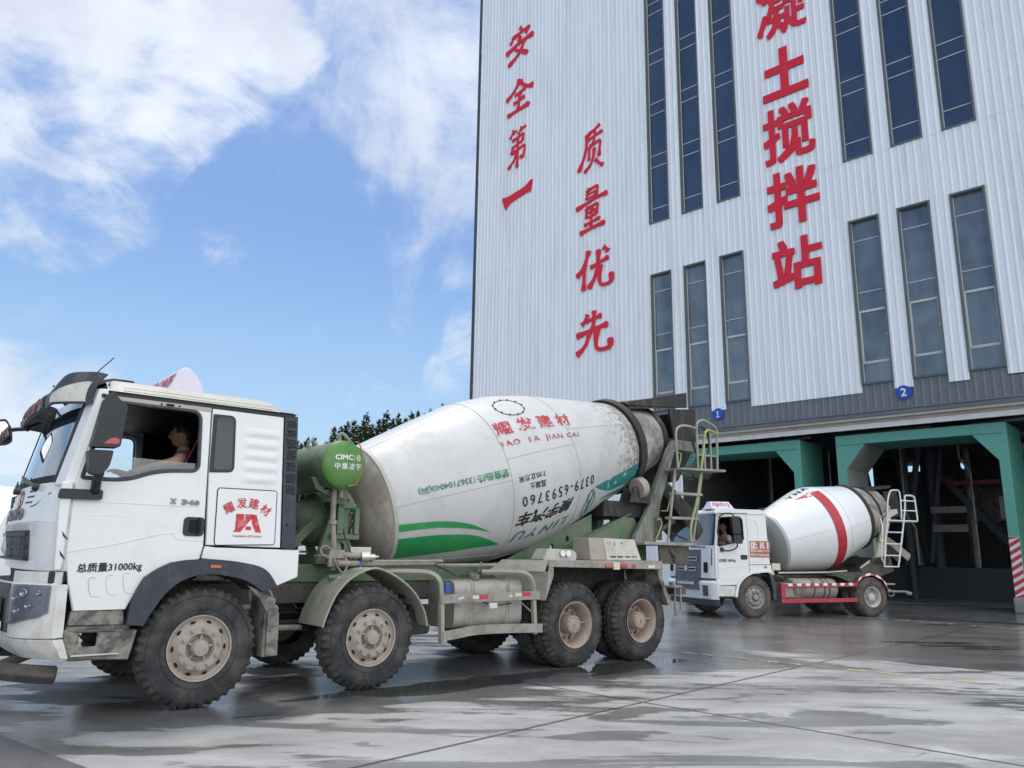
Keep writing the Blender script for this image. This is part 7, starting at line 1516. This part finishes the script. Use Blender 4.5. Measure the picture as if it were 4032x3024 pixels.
    b = MB(); b.tube([(3.6, .6, 1.16), (4.35, .55, 1.62)], .03, 8); b.build('drum_support_rail', 'box_grey', T); b = MB(); b.tube([(.72, .40, 1.03), (2.45, .40, 1.06), (3.0, .40, 1.10)], .02, 8); b.build('drum_support_rail', 'box_grey', T)
    b = MB(); b.prism([(4.05, 3.18), (4.95, 3.30), (5.0, 3.38), (4.05, 3.30)], .75, 1.55, XZ); b.prism([(4.75, 2.50), (5.25, 2.55), (5.15, 3.22), (4.70, 3.20)], .75, .78, XZ, ); b.prism([(4.75, 2.50), (5.25, 2.55), (5.15, 3.22), (4.70, 3.20)], 1.52, 1.55, XZ); b.hexa([(4.75, .95, 2.25), (4.95, .95, 2.25), (4.95, 1.35, 2.25), (4.75, 1.35, 2.25), (4.70, .78, 2.62), (5.25, .78, 2.62), (5.25, 1.52, 2.62), (4.70, 1.52, 2.62)]); b.build('feed_hopper', 'black_cake', T, bevel=.008)
    b = MB(); b.lathe([(0, .16), (.3, .20), (.85, .22), (.85, .20), (.3, .18), (0, .14)], (4.75, 1.05, 1.95), (.75, -.1, -.62), up=(.6, 0, .75), n=20, arc=(-R(110), R(110))); b.build('chute', 'dusty', T, ang=50)
    b = MB(); lr = .020
    b.tube([(4.20, .4, 1.21), (4.28, .4, 1.75), (4.43, .4, 2.42)], lr, 7); b.tube(cat([(4.22, .42, 2.45), (4.20, .36, 2.2), (4.10, .34, 1.6), (4.08, .34, 1.42), (4.16, .38, 1.33)], 4), lr * 1.1, 7)
    b.tube(cat([(4.655, .4, 1.215), (4.80, .4, 1.75), (4.97, .4, 2.42), (5.055, .4, 2.80), (5.07, .4, 3.02), (5.13, .4, 3.085), (5.34, .4, 3.075), (5.40, .4, 3.02), (5.42, .4, 2.75), (5.435, .4, 2.43)], 4), lr * 1.2, 7)
    for z, x0, x1 in ((1.215, 4.2, 4.66), (1.50, 4.24, 4.73), (1.80, 4.29, 4.82), (2.10, 4.35, 4.89)): b.tube([(x0, .4, z), (x1, .4, z)], lr * .9, 7)
    b.tube(cat([(4.43, .4, 2.42), (4.49, .4, 2.9), (4.575, .4, 3.12), (4.64, .4, 3.20), (4.86, .4, 3.205), (4.915, .4, 3.12), (4.92, .4, 2.8), (4.90, .4, 2.45)], 4), lr * 1.1, 7)
    for z, x0, x1 in ((2.41, 4.43, 5.43), (2.68, 4.92, 5.42), (2.94, 4.92, 5.41)): b.tube([(x0, .4, z), (x1, .4, z)], lr * .9, 7)
    b.box(4.43, 5.43, .40, .85, 2.385, 2.405); b.build('ladder', 'rail_white', T)
    b = MB(); b.tube(cat([(4.75, .6, 2.75), (4.60, .5, 2.78), (4.55, .45, 2.66), (4.40, .44, 2.58), (4.22, .44, 2.44), (4.16, .46, 2.1)], 5), .025, 7); b.build('hose', 'rim_grey', T)
    # guard rail, tanks, fenders
    b = MB(); b.hexa([(.675, -.02, .70), (2.92, -.02, .73), (2.92, .03, .73), (.675, .03, .70), (.675, -.02, .79), (2.92, -.02, .82), (2.92, .03, .82), (.675, .03, .79)]); b.hexa([(.675, -.02, .34), (2.90, -.02, .36), (2.90, .03, .36), (.675, .03, .34), (.675, -.02, .44), (2.90, -.02, .455), (2.90, .03, .455), (.675, .03, .44)]); b.box(.675, .80, -.0225, .0275, .44, .70); b.build('guard_rail', 'red_paint', T, bevel=.006)
    for k in range(8): x = .88 + k * .255; b = MB(); b.box(x, x + .125, -.0235, -.0205, .725 + x * .012, .785 + x * .012); b.build('white_reflector', 'white_txt', T, smooth=False)
    b = MB(); b.lathe([(0, .22), (.03, .25), (1.25, .25), (1.28, .22)], (1.20, .38, .66), (1, 0, 0), n=32, caps=(True, True)); b.prism(rrect(.20, .60, .44, .80, .05), .92, 1.45, YZ); b.build('fuel_tank', 'tank', T, ang=35)
    b = MB(); b.lathe([(0, .258), (.03, .258)], (1.75, .38, .66), (1, 0, 0), n=32); b.lathe([(0, .258), (.03, .258)], (2.2, .38, .66), (1, 0, 0), n=32); b.lathe([(0, .258), (.03, .258)], (2.05, .38, .66), (1, 0, 0), n=32); b.build('tank_strap', 'dusty_dark', T, ang=35)
    b = MB(); b.box(.72, .80, .3, .5, .45, .80); b.box(.55, .68, .35, .6, .42, .84); b.tube(cat([(.7, .3, 1.0), (.95, .28, .93), (1.0, .28, .80)], 4), .02, 6); b.build('battery_box', 'dusty_dark', T)
    for yy, sg_ in ((.0, 1), (W2, -1)):
        fa = cat([(2.90, .60), (2.93, .80), (3.08, .96), (3.37, 1.035), (3.68, .94), (3.84, .76), (3.90, .50)], 6); nf = len(fa) - 1
        b = MB(); b.sheet(nf, 1, lambda u, v: (fa[int(round(u * nf))].x, yy + sg_ * (.0 + .62 * v), fa[int(round(u * nf))].y), .015); b.prism([(2.45, .98), (2.55, 1.06), (3.0, 1.07), (3.36, 1.045), (3.02, .93), (2.93, .80)], min(yy + sg_ * .16, yy + sg_ * .60), max(yy + sg_ * .16, yy + sg_ * .60), XZ); fe = b.build('rear_fender', 'dusty_dark', T, ang=40)
        for m_, r0 in (('lamp_red', 0), ('white_txt', 1)):
            b = MB()
            for k in range(6, nf - 4):
                if (k // 3) % 2 == r0:
                    p, q = fa[k], fa[k + 1]; b.add([(p.x, yy - sg_ * .004, p.y - .035), (q.x, yy - sg_ * .004, q.y - .035), (q.x, yy - sg_ * .004, q.y + .02), (p.x, yy - sg_ * .004, p.y + .02)], [(0, 1, 2, 3)])
            b.build('reflective_tape', m_, fe, smooth=False)
    b = MB(); b.box(.50, .68, .22, .42, .98, 1.22); b.box(.60, .84, .18, .36, 1.10, 1.26); b.build('control_box', 'cream', T, bevel=.008)
    b = MB()
    for k in range(4): b.tube(cat([(.45, .3 + .05 * k, 1.55 - .04 * k), (.62, .26 + .05 * k, 1.36), (.80, .28 + .05 * k, 1.10), (.85, .3, .98)], 4), .022, 6)
    b.build('hose', 'hose', T)
    b = MB(); b.box(4.02, 4.36, .25, .55, .76, .80); b.tube(cat([(4.05, .3, .76), (4.07, .3, .55), (4.16, .3, .49), (4.32, .3, .50), (4.33, .3, .60)], 4), .014, 6); b.tube([(4.22, .4, .60), (4.80, .3, .585)], .03, 8); b.tube([(4.72, .3, .56), (4.85, .25, .54)], .045, 10); b.box(4.1, 4.25, .3, 1.9, .58, .66); b.build('rear_bumper', 'dusty', T, bevel=.006)
    return T
T2 = small_truck(O2, TH2, 'small white mixer truck with one red band round its drum, leaving the plant')
T3 = copy_tree(T2); T3.location = BD * -12.15 + BN * 25.9; T3.rotation_euler = (0, 0, R(46.7))
T3['label'] = 'mixer truck in the left loading bay, mostly hidden behind the small truck cab'
# ------------------------------------------------------------------ people in the cabs
def skinned(name, joints, bones, m, parent, sub=2):
    me = bpy.data.meshes.new(name); me.from_pydata([j[0] for j in joints], bones, []); o = link(name, me)
    sk = o.modifiers.new('skin', 'SKIN')
    for i, j in enumerate(joints):
        r = j[1]; me.skin_vertices[0].data[i].radius = (r, r) if not isinstance(r, tuple) else r
    me.skin_vertices[0].data[0].use_root = True
    sb = o.modifiers.new('sub', 'SUBSURF'); sb.levels = sub; sb.render_levels = sub
    dg = bpy.context.evaluated_depsgraph_get(); dg.update()
    ev = bpy.data.meshes.new_from_object(o.evaluated_get(dg), depsgraph=dg); bpy.data.objects.remove(o); bpy.data.meshes.remove(me)
    v = [tuple(x.co) for x in ev.vertices]; f = [tuple(p.vertices) for p in ev.polygons]; bpy.data.meshes.remove(ev); return v, f
def person(O, TH, hip, scale, head_dir, arms, shirt, label, name='person'):
    """hip: seated pelvis point in the truck frame; head_dir: unit vector the face looks along (truck frame)"""
    root = empty(name, O, TH); tag(root, label, 'person')
    H = Vector(hip); s = scale
    f = Vector(head_dir).normalized(); side = Vector((0, 1, 0))
    chest = H + Vector((-.02, 0, .30)) * s; neck = H + Vector((-.05, 0, .53)) * s; hb = neck + Vector((-.015, 0, .075)) * s
    J = [(H, .13 * s), (H + Vector((0, 0, .16)) * s, (.15 * s, .11 * s)), (chest, (.165 * s, .12 * s)), (neck - Vector((0, 0, .06)) * s, .075 * s), (neck, .062 * s), (hb, .060 * s)]
    Bn = [(0, 1), (1, 2), (2, 3), (3, 4), (4, 5)]
    for sgn_ in (-1, 1):
        k = len(J); a = H + Vector((-.22, .10 * sgn_, .03)) * s; J += [(H + Vector((-.04, .09 * sgn_, .0)) * s, .095 * s), (a + Vector((-.22, .02 * sgn_, .0)) * s, .065 * s), (a + Vector((-.30, .02 * sgn_, -.38)) * s, .045 * s), (a + Vector((-.42, .02 * sgn_, -.41)) * s, .04 * s)]
        Bn += [(0, k), (k, k + 1), (k + 1, k + 2), (k + 2, k + 3)]
    hands = []
    for arm in arms:
        k = len(J); sh, el, wr, hd = [Vector(q) for q in arm]
        J += [(sh, .066 * s), (el, .052 * s), (wr, .034 * s), (hd, (.040 * s, .018 * s))]; Bn += [(2, k), (k, k + 1), (k + 1, k + 2), (k + 2, k + 3)]
        d = (hd - wr).normalized(); up = Vector((0, 0, 1)); sd = d.cross(up).normalized(); dn = Vector((0, 0, -1))
        for q in range(4):
            kk = len(J); b0 = hd + sd * (.026 - .0175 * q) * s + d * .012; ln = (.050, .058, .054, .042)[q] * s
            J += [(b0 + d * .012, .0095 * s), (b0 + d * ln * .6 + dn * .012, .0088 * s), (b0 + d * ln + dn * .035, .0075 * s)]; Bn += [(k + 3, kk), (kk, kk + 1), (kk + 1, kk + 2)]
        kk = len(J); J += [(wr + d * .03 + sd * .035, .011 * s), (wr + d * .06 + sd * .05 + dn * .015, .009 * s)]; Bn += [(k + 3, kk), (kk, kk + 1)]
    v, fs = skinned('body_tmp', J, Bn, None, None)
    b = MB(); b.add(v, fs)
    # head: lathe-like grid around the up axis with face relief
    u = Vector((0, 0, 1)); rgt = f.cross(u).normalized(); c = hb + u * .085 * s + f * .018 * s
    n, m_ = 36, 26; vs = []; fc = []
    for i in range(m_ + 1):
        th = math.pi * i / m_; z = math.cos(th); rr = math.sin(th)
        for j in range(n):
            a = 2 * math.pi * j / n; fa = math.cos(a); sa = math.sin(a)
            y = .118 * z; w_ = .074 * rr * (1 - .18 * max(0, -z)); d_ = .096 * rr * (1 - .10 * max(0, -z) * (fa > 0))
            x_ = sa * w_; g_ = fa * d_
            fr = max(0, fa) ** 6
            g_ += .024 * math.exp(-((z + .16) / .16) ** 2) * max(0, fa) ** 40 + .010 * math.exp(-((z - .02) / .3) ** 2) * max(0, fa) ** 60     # nose
            g_ += .006 * math.exp(-((z + .48) / .07) ** 2) * max(0, fa) ** 12 - .004 * math.exp(-((z + .40) / .03) ** 2) * max(0, fa) ** 12  # lips
            g_ += .010 * math.exp(-((z + .78) / .16) ** 2) * fr                                                                             # chin
            g_ -= .009 * math.exp(-((z - .06) / .10) ** 2) * math.exp(-((abs(sa) - .40) / .16) ** 2) * (fa > 0)                             # eye sockets
            g_ += .005 * math.exp(-((z - .24) / .08) ** 2) * max(0, fa) ** 3
            x_ += (.018 if sa > 0 else -.018) * math.exp(-((z + .02) / .20) ** 2) * math.exp(-((fa + .05) / .13) ** 2)                      # ears
            vs.append(c + (rgt * x_ + f * g_ + u * y) * s)
    for i in range(m_):
        for j in range(n): fc.append((i * n + j, i * n + (j + 1) % n, (i + 1) * n + (j + 1) % n, (i + 1) * n + j))
    b.add(vs, fc); b.build('body', 'skin', root, ang=80)
    b = MB(); vs = []; fc = []
    for i in range(15):
        th = math.pi * .80 * i / 14; z = math.cos(th); rr = math.sin(th)
        for j in range(n):
            a = 2 * math.pi * j / n; fa = math.cos(a); sa = math.sin(a); lim = .50 if fa > .45 else (.10 if abs(fa) < .40 else -.45 if fa < 0 else .28)
            zz = max(z, lim); r2 = math.sqrt(max(0, 1 - zz * zz)); jt = 1.10 + .03 * math.sin(7 * a + 3 * z)
            vs.append(c + (rgt * sa * .077 * r2 * jt + f * fa * .100 * r2 * jt + u * (.122 * zz * jt if zz > 0 else .118 * zz)) * s)
    for i in range(14):
        for j in range(n): fc.append((i * n + j, i * n + (j + 1) % n, (i + 1) * n + (j + 1) % n, (i + 1) * n + j))
    b.add(vs, fc); b.build('hair', 'hair', root, ang=80)
    for sgn_ in (-1, 1):
        b = MB(); e = c + (f * .083 + rgt * .031 * sgn_ + u * .008) * s; b.lathe([(-.010 * s, .001), (-.004 * s, .010 * s), (.003 * s, .010 * s), (.007 * s, .001)], e, f, n=12); b.build('eye', 'black_txt', root)
    # shirt over torso and upper arms
    J2 = [(H + Vector((0, 0, -.02)) * s, .15 * s), (H + Vector((0, 0, .16)) * s, (.168 * s, .13 * s)), (chest, (.182 * s, .135 * s)), (neck - Vector((0, 0, .055)) * s, (.10 * s, .085 * s)), (neck - Vector((0, 0, .012)) * s, .068 * s)]
    B2 = [(0, 1), (1, 2), (2, 3), (3, 4)]
    for arm in arms:
        k = len(J2); sh, el = Vector(arm[0]), Vector(arm[1]); J2 += [(sh, .080 * s), (sh.lerp(el, .62), .066 * s)]; B2 += [(2, k), (k, k + 1)]
    v, fs = skinned('shirt_tmp', J2, B2, None, None); b = MB(); b.add(v, fs); b.build('shirt', shirt, root, ang=80)
    return root
person(O1, TH1, (-.10, .60, 1.80), 1.06, (-.92, .38, -.02), [[(-.20, .40, 2.30), (-.36, .10, 2.205), (-.60, .24, 2.13), (-.68, .28, 2.11)], [(-.17, .80, 2.27), (-.42, .88, 2.05), (-.66, .78, 2.12), (-.74, .74, 2.14)]], 'shirt_navy',
       'driver in a navy shirt resting a bare forearm on the sill of the large truck')
person(O2, TH2, (-.42, .52, 1.40), 1.05, (-.98, -.15, -.08), [[(-.50, .33, 1.88), (-.55, .20, 1.66), (-.74, .36, 1.72), (-.80, .42, 1.75)], [(-.50, .71, 1.88), (-.58, .85, 1.66), (-.76, .70, 1.72), (-.82, .66, 1.75)]], 'shirt_grey',
       'driver in a light grey shirt behind the mirrors of the small truck')
# ------------------------------------------------------------------ hill and trees
M['grass'] = mat('hill grass', (.05, .085, .03), .9, dirt=(.09, .10, .045), damt=.8, dscale=.4)
def leaf(name, a, c):
    m = bpy.data.materials.new(name); m.use_nodes = True; nt = m.node_tree; b = nt.nodes['Principled BSDF']; L = nt.links.new
    oi = nt.nodes.new('ShaderNodeNewGeometry'); n = nt.nodes.new('ShaderNodeTexNoise'); tc_ = nt.nodes.new('ShaderNodeTexCoord'); L(tc_.outputs['Object'], n.inputs['Vector']); n.inputs['Scale'].default_value = 1.3
    ad = nt.nodes.new('ShaderNodeMath'); ad.operation = 'ADD'; mu = nt.nodes.new('ShaderNodeMath'); mu.operation = 'MULTIPLY'; L(oi.outputs['Random Per Island'], mu.inputs[0]); mu.inputs[1].default_value = .55; L(mu.outputs[0], ad.inputs[0]); L(n.outputs[0], ad.inputs[1])
    mr = nt.nodes.new('ShaderNodeMapRange'); L(ad.outputs[0], mr.inputs[0]); mr.inputs[1].default_value = .4; mr.inputs[2].default_value = 1.1
    mx = nt.nodes.new('ShaderNodeMix'); mx.data_type = 'RGBA'; L(mr.outputs[0], mx.inputs['Factor']); mx.inputs['A'].default_value = (*a, 1); mx.inputs['B'].default_value = (*c, 1); L(mx.outputs['Result'], b.inputs['Base Color'])
    b.inputs['Roughness'].default_value = .7; b.inputs['Specular IOR Level'].default_value = .2
    tr = nt.nodes.new('ShaderNodeBsdfTranslucent'); L(mx.outputs['Result'], tr.inputs[0]); ms = nt.nodes.new('ShaderNodeMixShader'); ms.inputs[0].default_value = .25; L(b.outputs[0], ms.inputs[1]); L(tr.outputs[0], ms.inputs[2]); L(ms.outputs[0], nt.nodes['Material Output'].inputs[0])
    return m
M['conifer'] = leaf('conifer needles', (.045, .075, .032), (.15, .185, .075))
M['broad'] = leaf('broad leaves', (.025, .055, .015), (.14, .20, .05))
M['bark'] = mat('bark', (.10, .075, .05), .9)
M['tarp'] = mat('white tarpaulin', (.66, .67, .67), .45, dirt=(.5, .49, .46), damt=.5, dscale=.8, bump=.5, bscale=3)
def hz(x, y):
    return 9.0 * math.exp(-((y - 98) / 24) ** 2) * (.45 + .55 / (1 + math.exp(-(x + 26) / 5))) + 1.1 * math.sin(x * .09 + 1) * math.exp(-((y - 98) / 20) ** 2)
b = MB(); b.grid(70, 30, lambda u, v: (-150 + 260 * u, 62 + 90 * v, max(.02, hz(-150 + 260 * u, 62 + 90 * v)) - .01)); tag(b.build('hill', 'grass', ang=80), kind='structure')
def conifer_mesh(seed, wide=1.0, ragged=.25):
    rnd = random.Random(seed); b = MB(); H_ = 9.0
    for lv in range(55):
        t = lv / 54; z = .5 + (H_ - .6) * t + rnd.uniform(-.12, .12); rad = (1.55 * (1 - t) ** .82 + .10) * wide * (.8 + rnd.random() * ragged * 2)
        nb = max(5, int(15 * (1 - t) + 5))
        for k in range(nb):
            a = rnd.random() * 6.283; rr = rad * (.55 + .5 * rnd.random()); dx, dy = math.cos(a), math.sin(a); up = .25 + .25 * rnd.random()
            for q in range(6):
                f0 = .22 + .15 * q + rnd.random() * .1; zj = rnd.uniform(-.28, .28) if q == 0 else zj; c = Vector((dx * rr * f0, dy * rr * f0, zj + z - rr * f0 * .12 + rr * f0 * f0 * up * .6)); w_ = (.13 + .08 * rnd.random()) * wide; l_ = .20 + .16 * rnd.random()
                tx = Vector((-dy, dx, rnd.uniform(-.4, .4))).normalized(); ax = Vector((dx * .7, dy * .7, .55 + rnd.uniform(-.5, .4))).normalized()
                b.add([c - tx * w_ * .5, c + tx * w_ * .5, c + ax * l_ + tx * rnd.uniform(-.08, .08), c + ax * l_ * .45 + tx * w_ * .62], [(0, 1, 3), (0, 3, 2)])
    b.add([(-.06, 0, H_ - .3), (.06, 0, H_ - .3), (0, 0, H_ + .45)], [(0, 1, 2)]); b.add([(0, -.06, H_ - .3), (0, .06, H_ - .3), (0, 0, H_ + .45)], [(0, 1, 2)])
    return b
protos = []
for k in range(4):
    o = empty('conifer_tree'); conifer_mesh(11 + k, (1.2, .95, 1.35, 1.1)[k], (.25, .35, .2, .3)[k]).build('crown', 'conifer', o, smooth=False, recalc=False)
    tb_ = MB(); tb_.tube([(0, 0, -.6), (0, 0, 4), (0, 0, 8.6)], [.16, .11, .02], 7); tb_.build('trunk', 'bark', o); protos.append(o)
rt = random.Random(5); used = [0, 0, 0, 0]; spots = []
SKY = [(-16.4, 7.4, 1), (-16.0, 7.9, 0), (-15.6, 7.7, 1), (-15.25, 7.5, 1), (-14.9, 7.9, 0), (-14.4, 8.0, 1), (-13.55, 7.75, 1), (-13.05, 8.8, 1), (-12.55, 8.8, 2), (-12.15, 9.2, 0), (-11.65, 9.4, 1), (-11.25, 9.0, 2), (-10.8, 9.9, 3), (-10.35, 9.1, 0), (-9.85, 9.5, 1),
       (-9.35, 10.1, 3), (-8.85, 9.55, 2), (-8.4, 9.9, 0), (-7.9, 9.7, 1), (-7.45, 10.1, 3), (-7.0, 10.25, 1), (-6.5, 10.0, 2), (-6.05, 10.4, 3), (-5.6, 10.2, 1), (-5.15, 10.75, 2), (-4.7, 10.4, 1), (-4.2, 10.7, 0), (-3.7, 10.5, 3), (-3.1, 10.9, 2)]
for az, el, k in SKY: spots.append((az, el, k, 96 + rt.uniform(-3, 3)))
for i in range(40): az = -16.3 + i * .34 + rt.uniform(-.2, .2); spots.append((az, 7.0 + (az + 16) * .20 + rt.uniform(-.5, .1), rt.randrange(4), 84 + rt.uniform(-4, 3)))
for i in range(24): az = -16.2 + i * .5 + rt.uniform(-.3, .3); spots.append((az, 5.6 + (az + 16) * .15 + rt.uniform(-.4, .2), rt.randrange(4), 74 + rt.uniform(-3, 3)))
for az, el, k, d in spots:
    o = protos[k] if not used[k] else copy_tree(protos[k]); used[k] += 1
    x = d * math.sin(R(az)); y = d * math.cos(R(az)); z0 = max(0, hz(x, y)) - .2; top = EYE + d * math.tan(R(el)); sc = max(.45, (top - z0) / 9.3)
    o.location = (x, y, z0); o.scale = (sc * rt.uniform(.85, 1.1), sc * rt.uniform(.85, 1.1), sc); o.rotation_euler = (0, 0, rt.uniform(0, 6.28))
    tag(o, ['dark pointed conifer with a full crown among others on the hillside', 'slim dark conifer with a narrow crown among others on the hillside', 'broad bushy conifer among others on the hillside', 'ragged mid green conifer among others on the hillside'][k], 'tree', 'conifers on the hill')
def broad_tree(loc, h_, r_, seed, label):
    rnd = random.Random(seed); o = empty('broadleaf_tree', loc); tag(o, label, 'tree'); b = MB(); lobes = [(Vector((rnd.uniform(-.6, .6) * r_, rnd.uniform(-.6, .6) * r_, h_ * (.45 + .42 * rnd.random()))), r_ * rnd.uniform(.35, .6)) for _ in range(13)]
    for c, rr in lobes:
        for _ in range(260):
            d = Vector((rnd.gauss(0, 1), rnd.gauss(0, 1), rnd.gauss(0, 1))).normalized(); p = c + d * rr * (.55 + .5 * rnd.random()); t = Vector((rnd.gauss(0, 1), rnd.gauss(0, 1), rnd.gauss(0, 1))).normalized(); q = d.cross(t).normalized(); s_ = rnd.uniform(.10, .2)
            b.add([p - q * s_ * .5, p + t * s_, p + q * s_ * .5, p - t * s_], [(0, 1, 2, 3)])
    b.build('crown', 'broad', o, smooth=False, recalc=False); tb_ = MB(); tb_.tube([(0, 0, -.2), (.1, 0, h_ * .3), (0, .1, h_ * .7)], [.2, .15, .05], 8)
    for c, rr in lobes[:6]: tb_.tube([(.08, .02, h_ * .3), tuple(c)], [.08, .02], 6)
    tb_.build('trunk', 'bark', o)
broad_tree((-10.4, 40, 0), 5.2, 2.6, 3, 'leafy green bush tree seen under the green tank behind the large truck')
# ------------------------------------------------------------------ far things at the left
def tarp_h(x, y):
    r = math.hypot(x / 7.5, y / 4.2)
    return max(0, (1 - r ** 2.2)) * 3.25 + .10 * math.sin(x * 2.1 + y) * max(0, 1 - r) + .06 * math.sin(x * 5.3 - 2 * y) * max(0, 1 - r)
b = MB(); b.grid(70, 44, lambda u, v: (-7.6 + 15.2 * u, -4.3 + 8.6 * v, tarp_h(-7.6 + 15.2 * u, -4.3 + 8.6 * v))); o = b.build('tarpaulin_pile', 'tarp', None, ang=80, loc=(-17.5, 25.5, 0)); tag(o, 'large heap under white tarpaulin at the left edge behind the truck front', 'heap')
lo = empty('dropside_lorry', (-4.85, 19.6, 0), R(0)); tag(lo, 'white slatted lorry body glimpsed between the large truck cab and its drum', 'lorry')
b = MB(); b.box(-6.2, 0, 0, 2.3, .78, .86); b.box(-6.0, -.1, .3, .5, .58, .78); b.box(-6.0, -.1, 1.8, 2.0, .58, .78); b.build('chassis', 'dark', lo)
for y in (0, 2.26):
    b = MB()
    for z in (.88, 1.05, 1.22, 1.39): b.box(-6.2, 0, y, y + .04, z, z + .115)
    b.box(-6.2, 0, y - .004, y + .044, 1.545, 1.86)
    for x in (-6.2, -4.7, -3.2, -1.6, -.12): b.box(x, x + .12, y + .004 - .012, y + .05, .86, 1.90)
    b.build('slatted_side', 'tarp', lo, bevel=.008)
b = MB(); b.box(-.04, 0, .05, 2.25, .88, 1.86); b.build('tail_board', 'tarp', lo)
b = MB(); b.grid(30, 12, lambda u, v: (-6.1 + 6.0 * u, .08 + 2.14 * v, 1.86 + (.16 + .12 * math.sin(u * 17) + .10 * math.sin(u * 31 + v * 5)) * math.sin(math.pi * min(1, max(0, v))) + .02)); b.build('load_cover', 'tarp', lo, ang=80)
b = MB(); b.prism(rounded([(-8.1, .55), (-6.35, .55), (-6.35, 2.3), (-7.7, 2.35), (-8.05, 1.6)], .08), .05, 2.25, XZ); b.build('cab', 'white', lo, bevel=.04); b = MB(); b.prism(rrect(-7.75, -6.9, 1.55, 2.15, .06), .04, .052, XZ); b.build('cab_window', 'glass_dark', lo)
for x in (-7.3, -2.6, -1.4):
    for y in (.05, 1.95):
        b = MB(); b.lathe([(0, .3), (.02, .44), (.06, .46), (.24, .46), (.28, .44), (.3, .3)], (x, y, .46), (0, 1, 0), n=28, caps=(True, True)); b.build('wheel', 'rubber', lo, ang=30)
va = empty('parked_van', (-7.72, 12.0, 0), R(20)); tag(va, 'white van nose at the left edge beyond the large truck front', 'van')
b = MB(); side = rounded([(0, .35), (0, .95), (-.25, 1.12), (-.9, 1.25), (-1.55, 1.98), (-1.9, 2.08), (-4.8, 2.1), (-4.85, .35)], [.08, .1, .1, .1, .15, .1, .1, .08]); b.prism(side, -1.75, 0, XZ); b.build('body', 'white', va, bevel=.05, seg=3)
b = MB(); b.prism(rounded([(-1.05, 1.27), (-1.6, 1.88), (-2.5, 1.9), (-2.5, 1.27)], .05), .0, .008, XZ); b.prism(rounded([(-1.05, 1.27), (-1.6, 1.88), (-2.5, 1.9), (-2.5, 1.27)], .05), -1.758, -1.75, XZ); b.add([(-.88, -1.6, 1.28), (-.88, -.15, 1.28), (-1.52, -.22, 1.97), (-1.52, -1.53, 1.97)], [(0, 1, 2, 3)]); b.build('window', 'mirror_black', va, smooth=False)
b = MB(); b.box(-.02, .03, -1.5, -.25, .45, .78); b.build('grille', 'plastic', va, bevel=.01)
for x in (-.95, -3.9):
    for y in (-1.77, -.2):
        b = MB(); b.lathe([(0, .2), (.02, .32), (.05, .34), (.18, .34), (.2, .2)], (x, y, .34), (0, 1, 0), n=28, caps=(True, True)); b.build('wheel', 'rubber', va, ang=30)
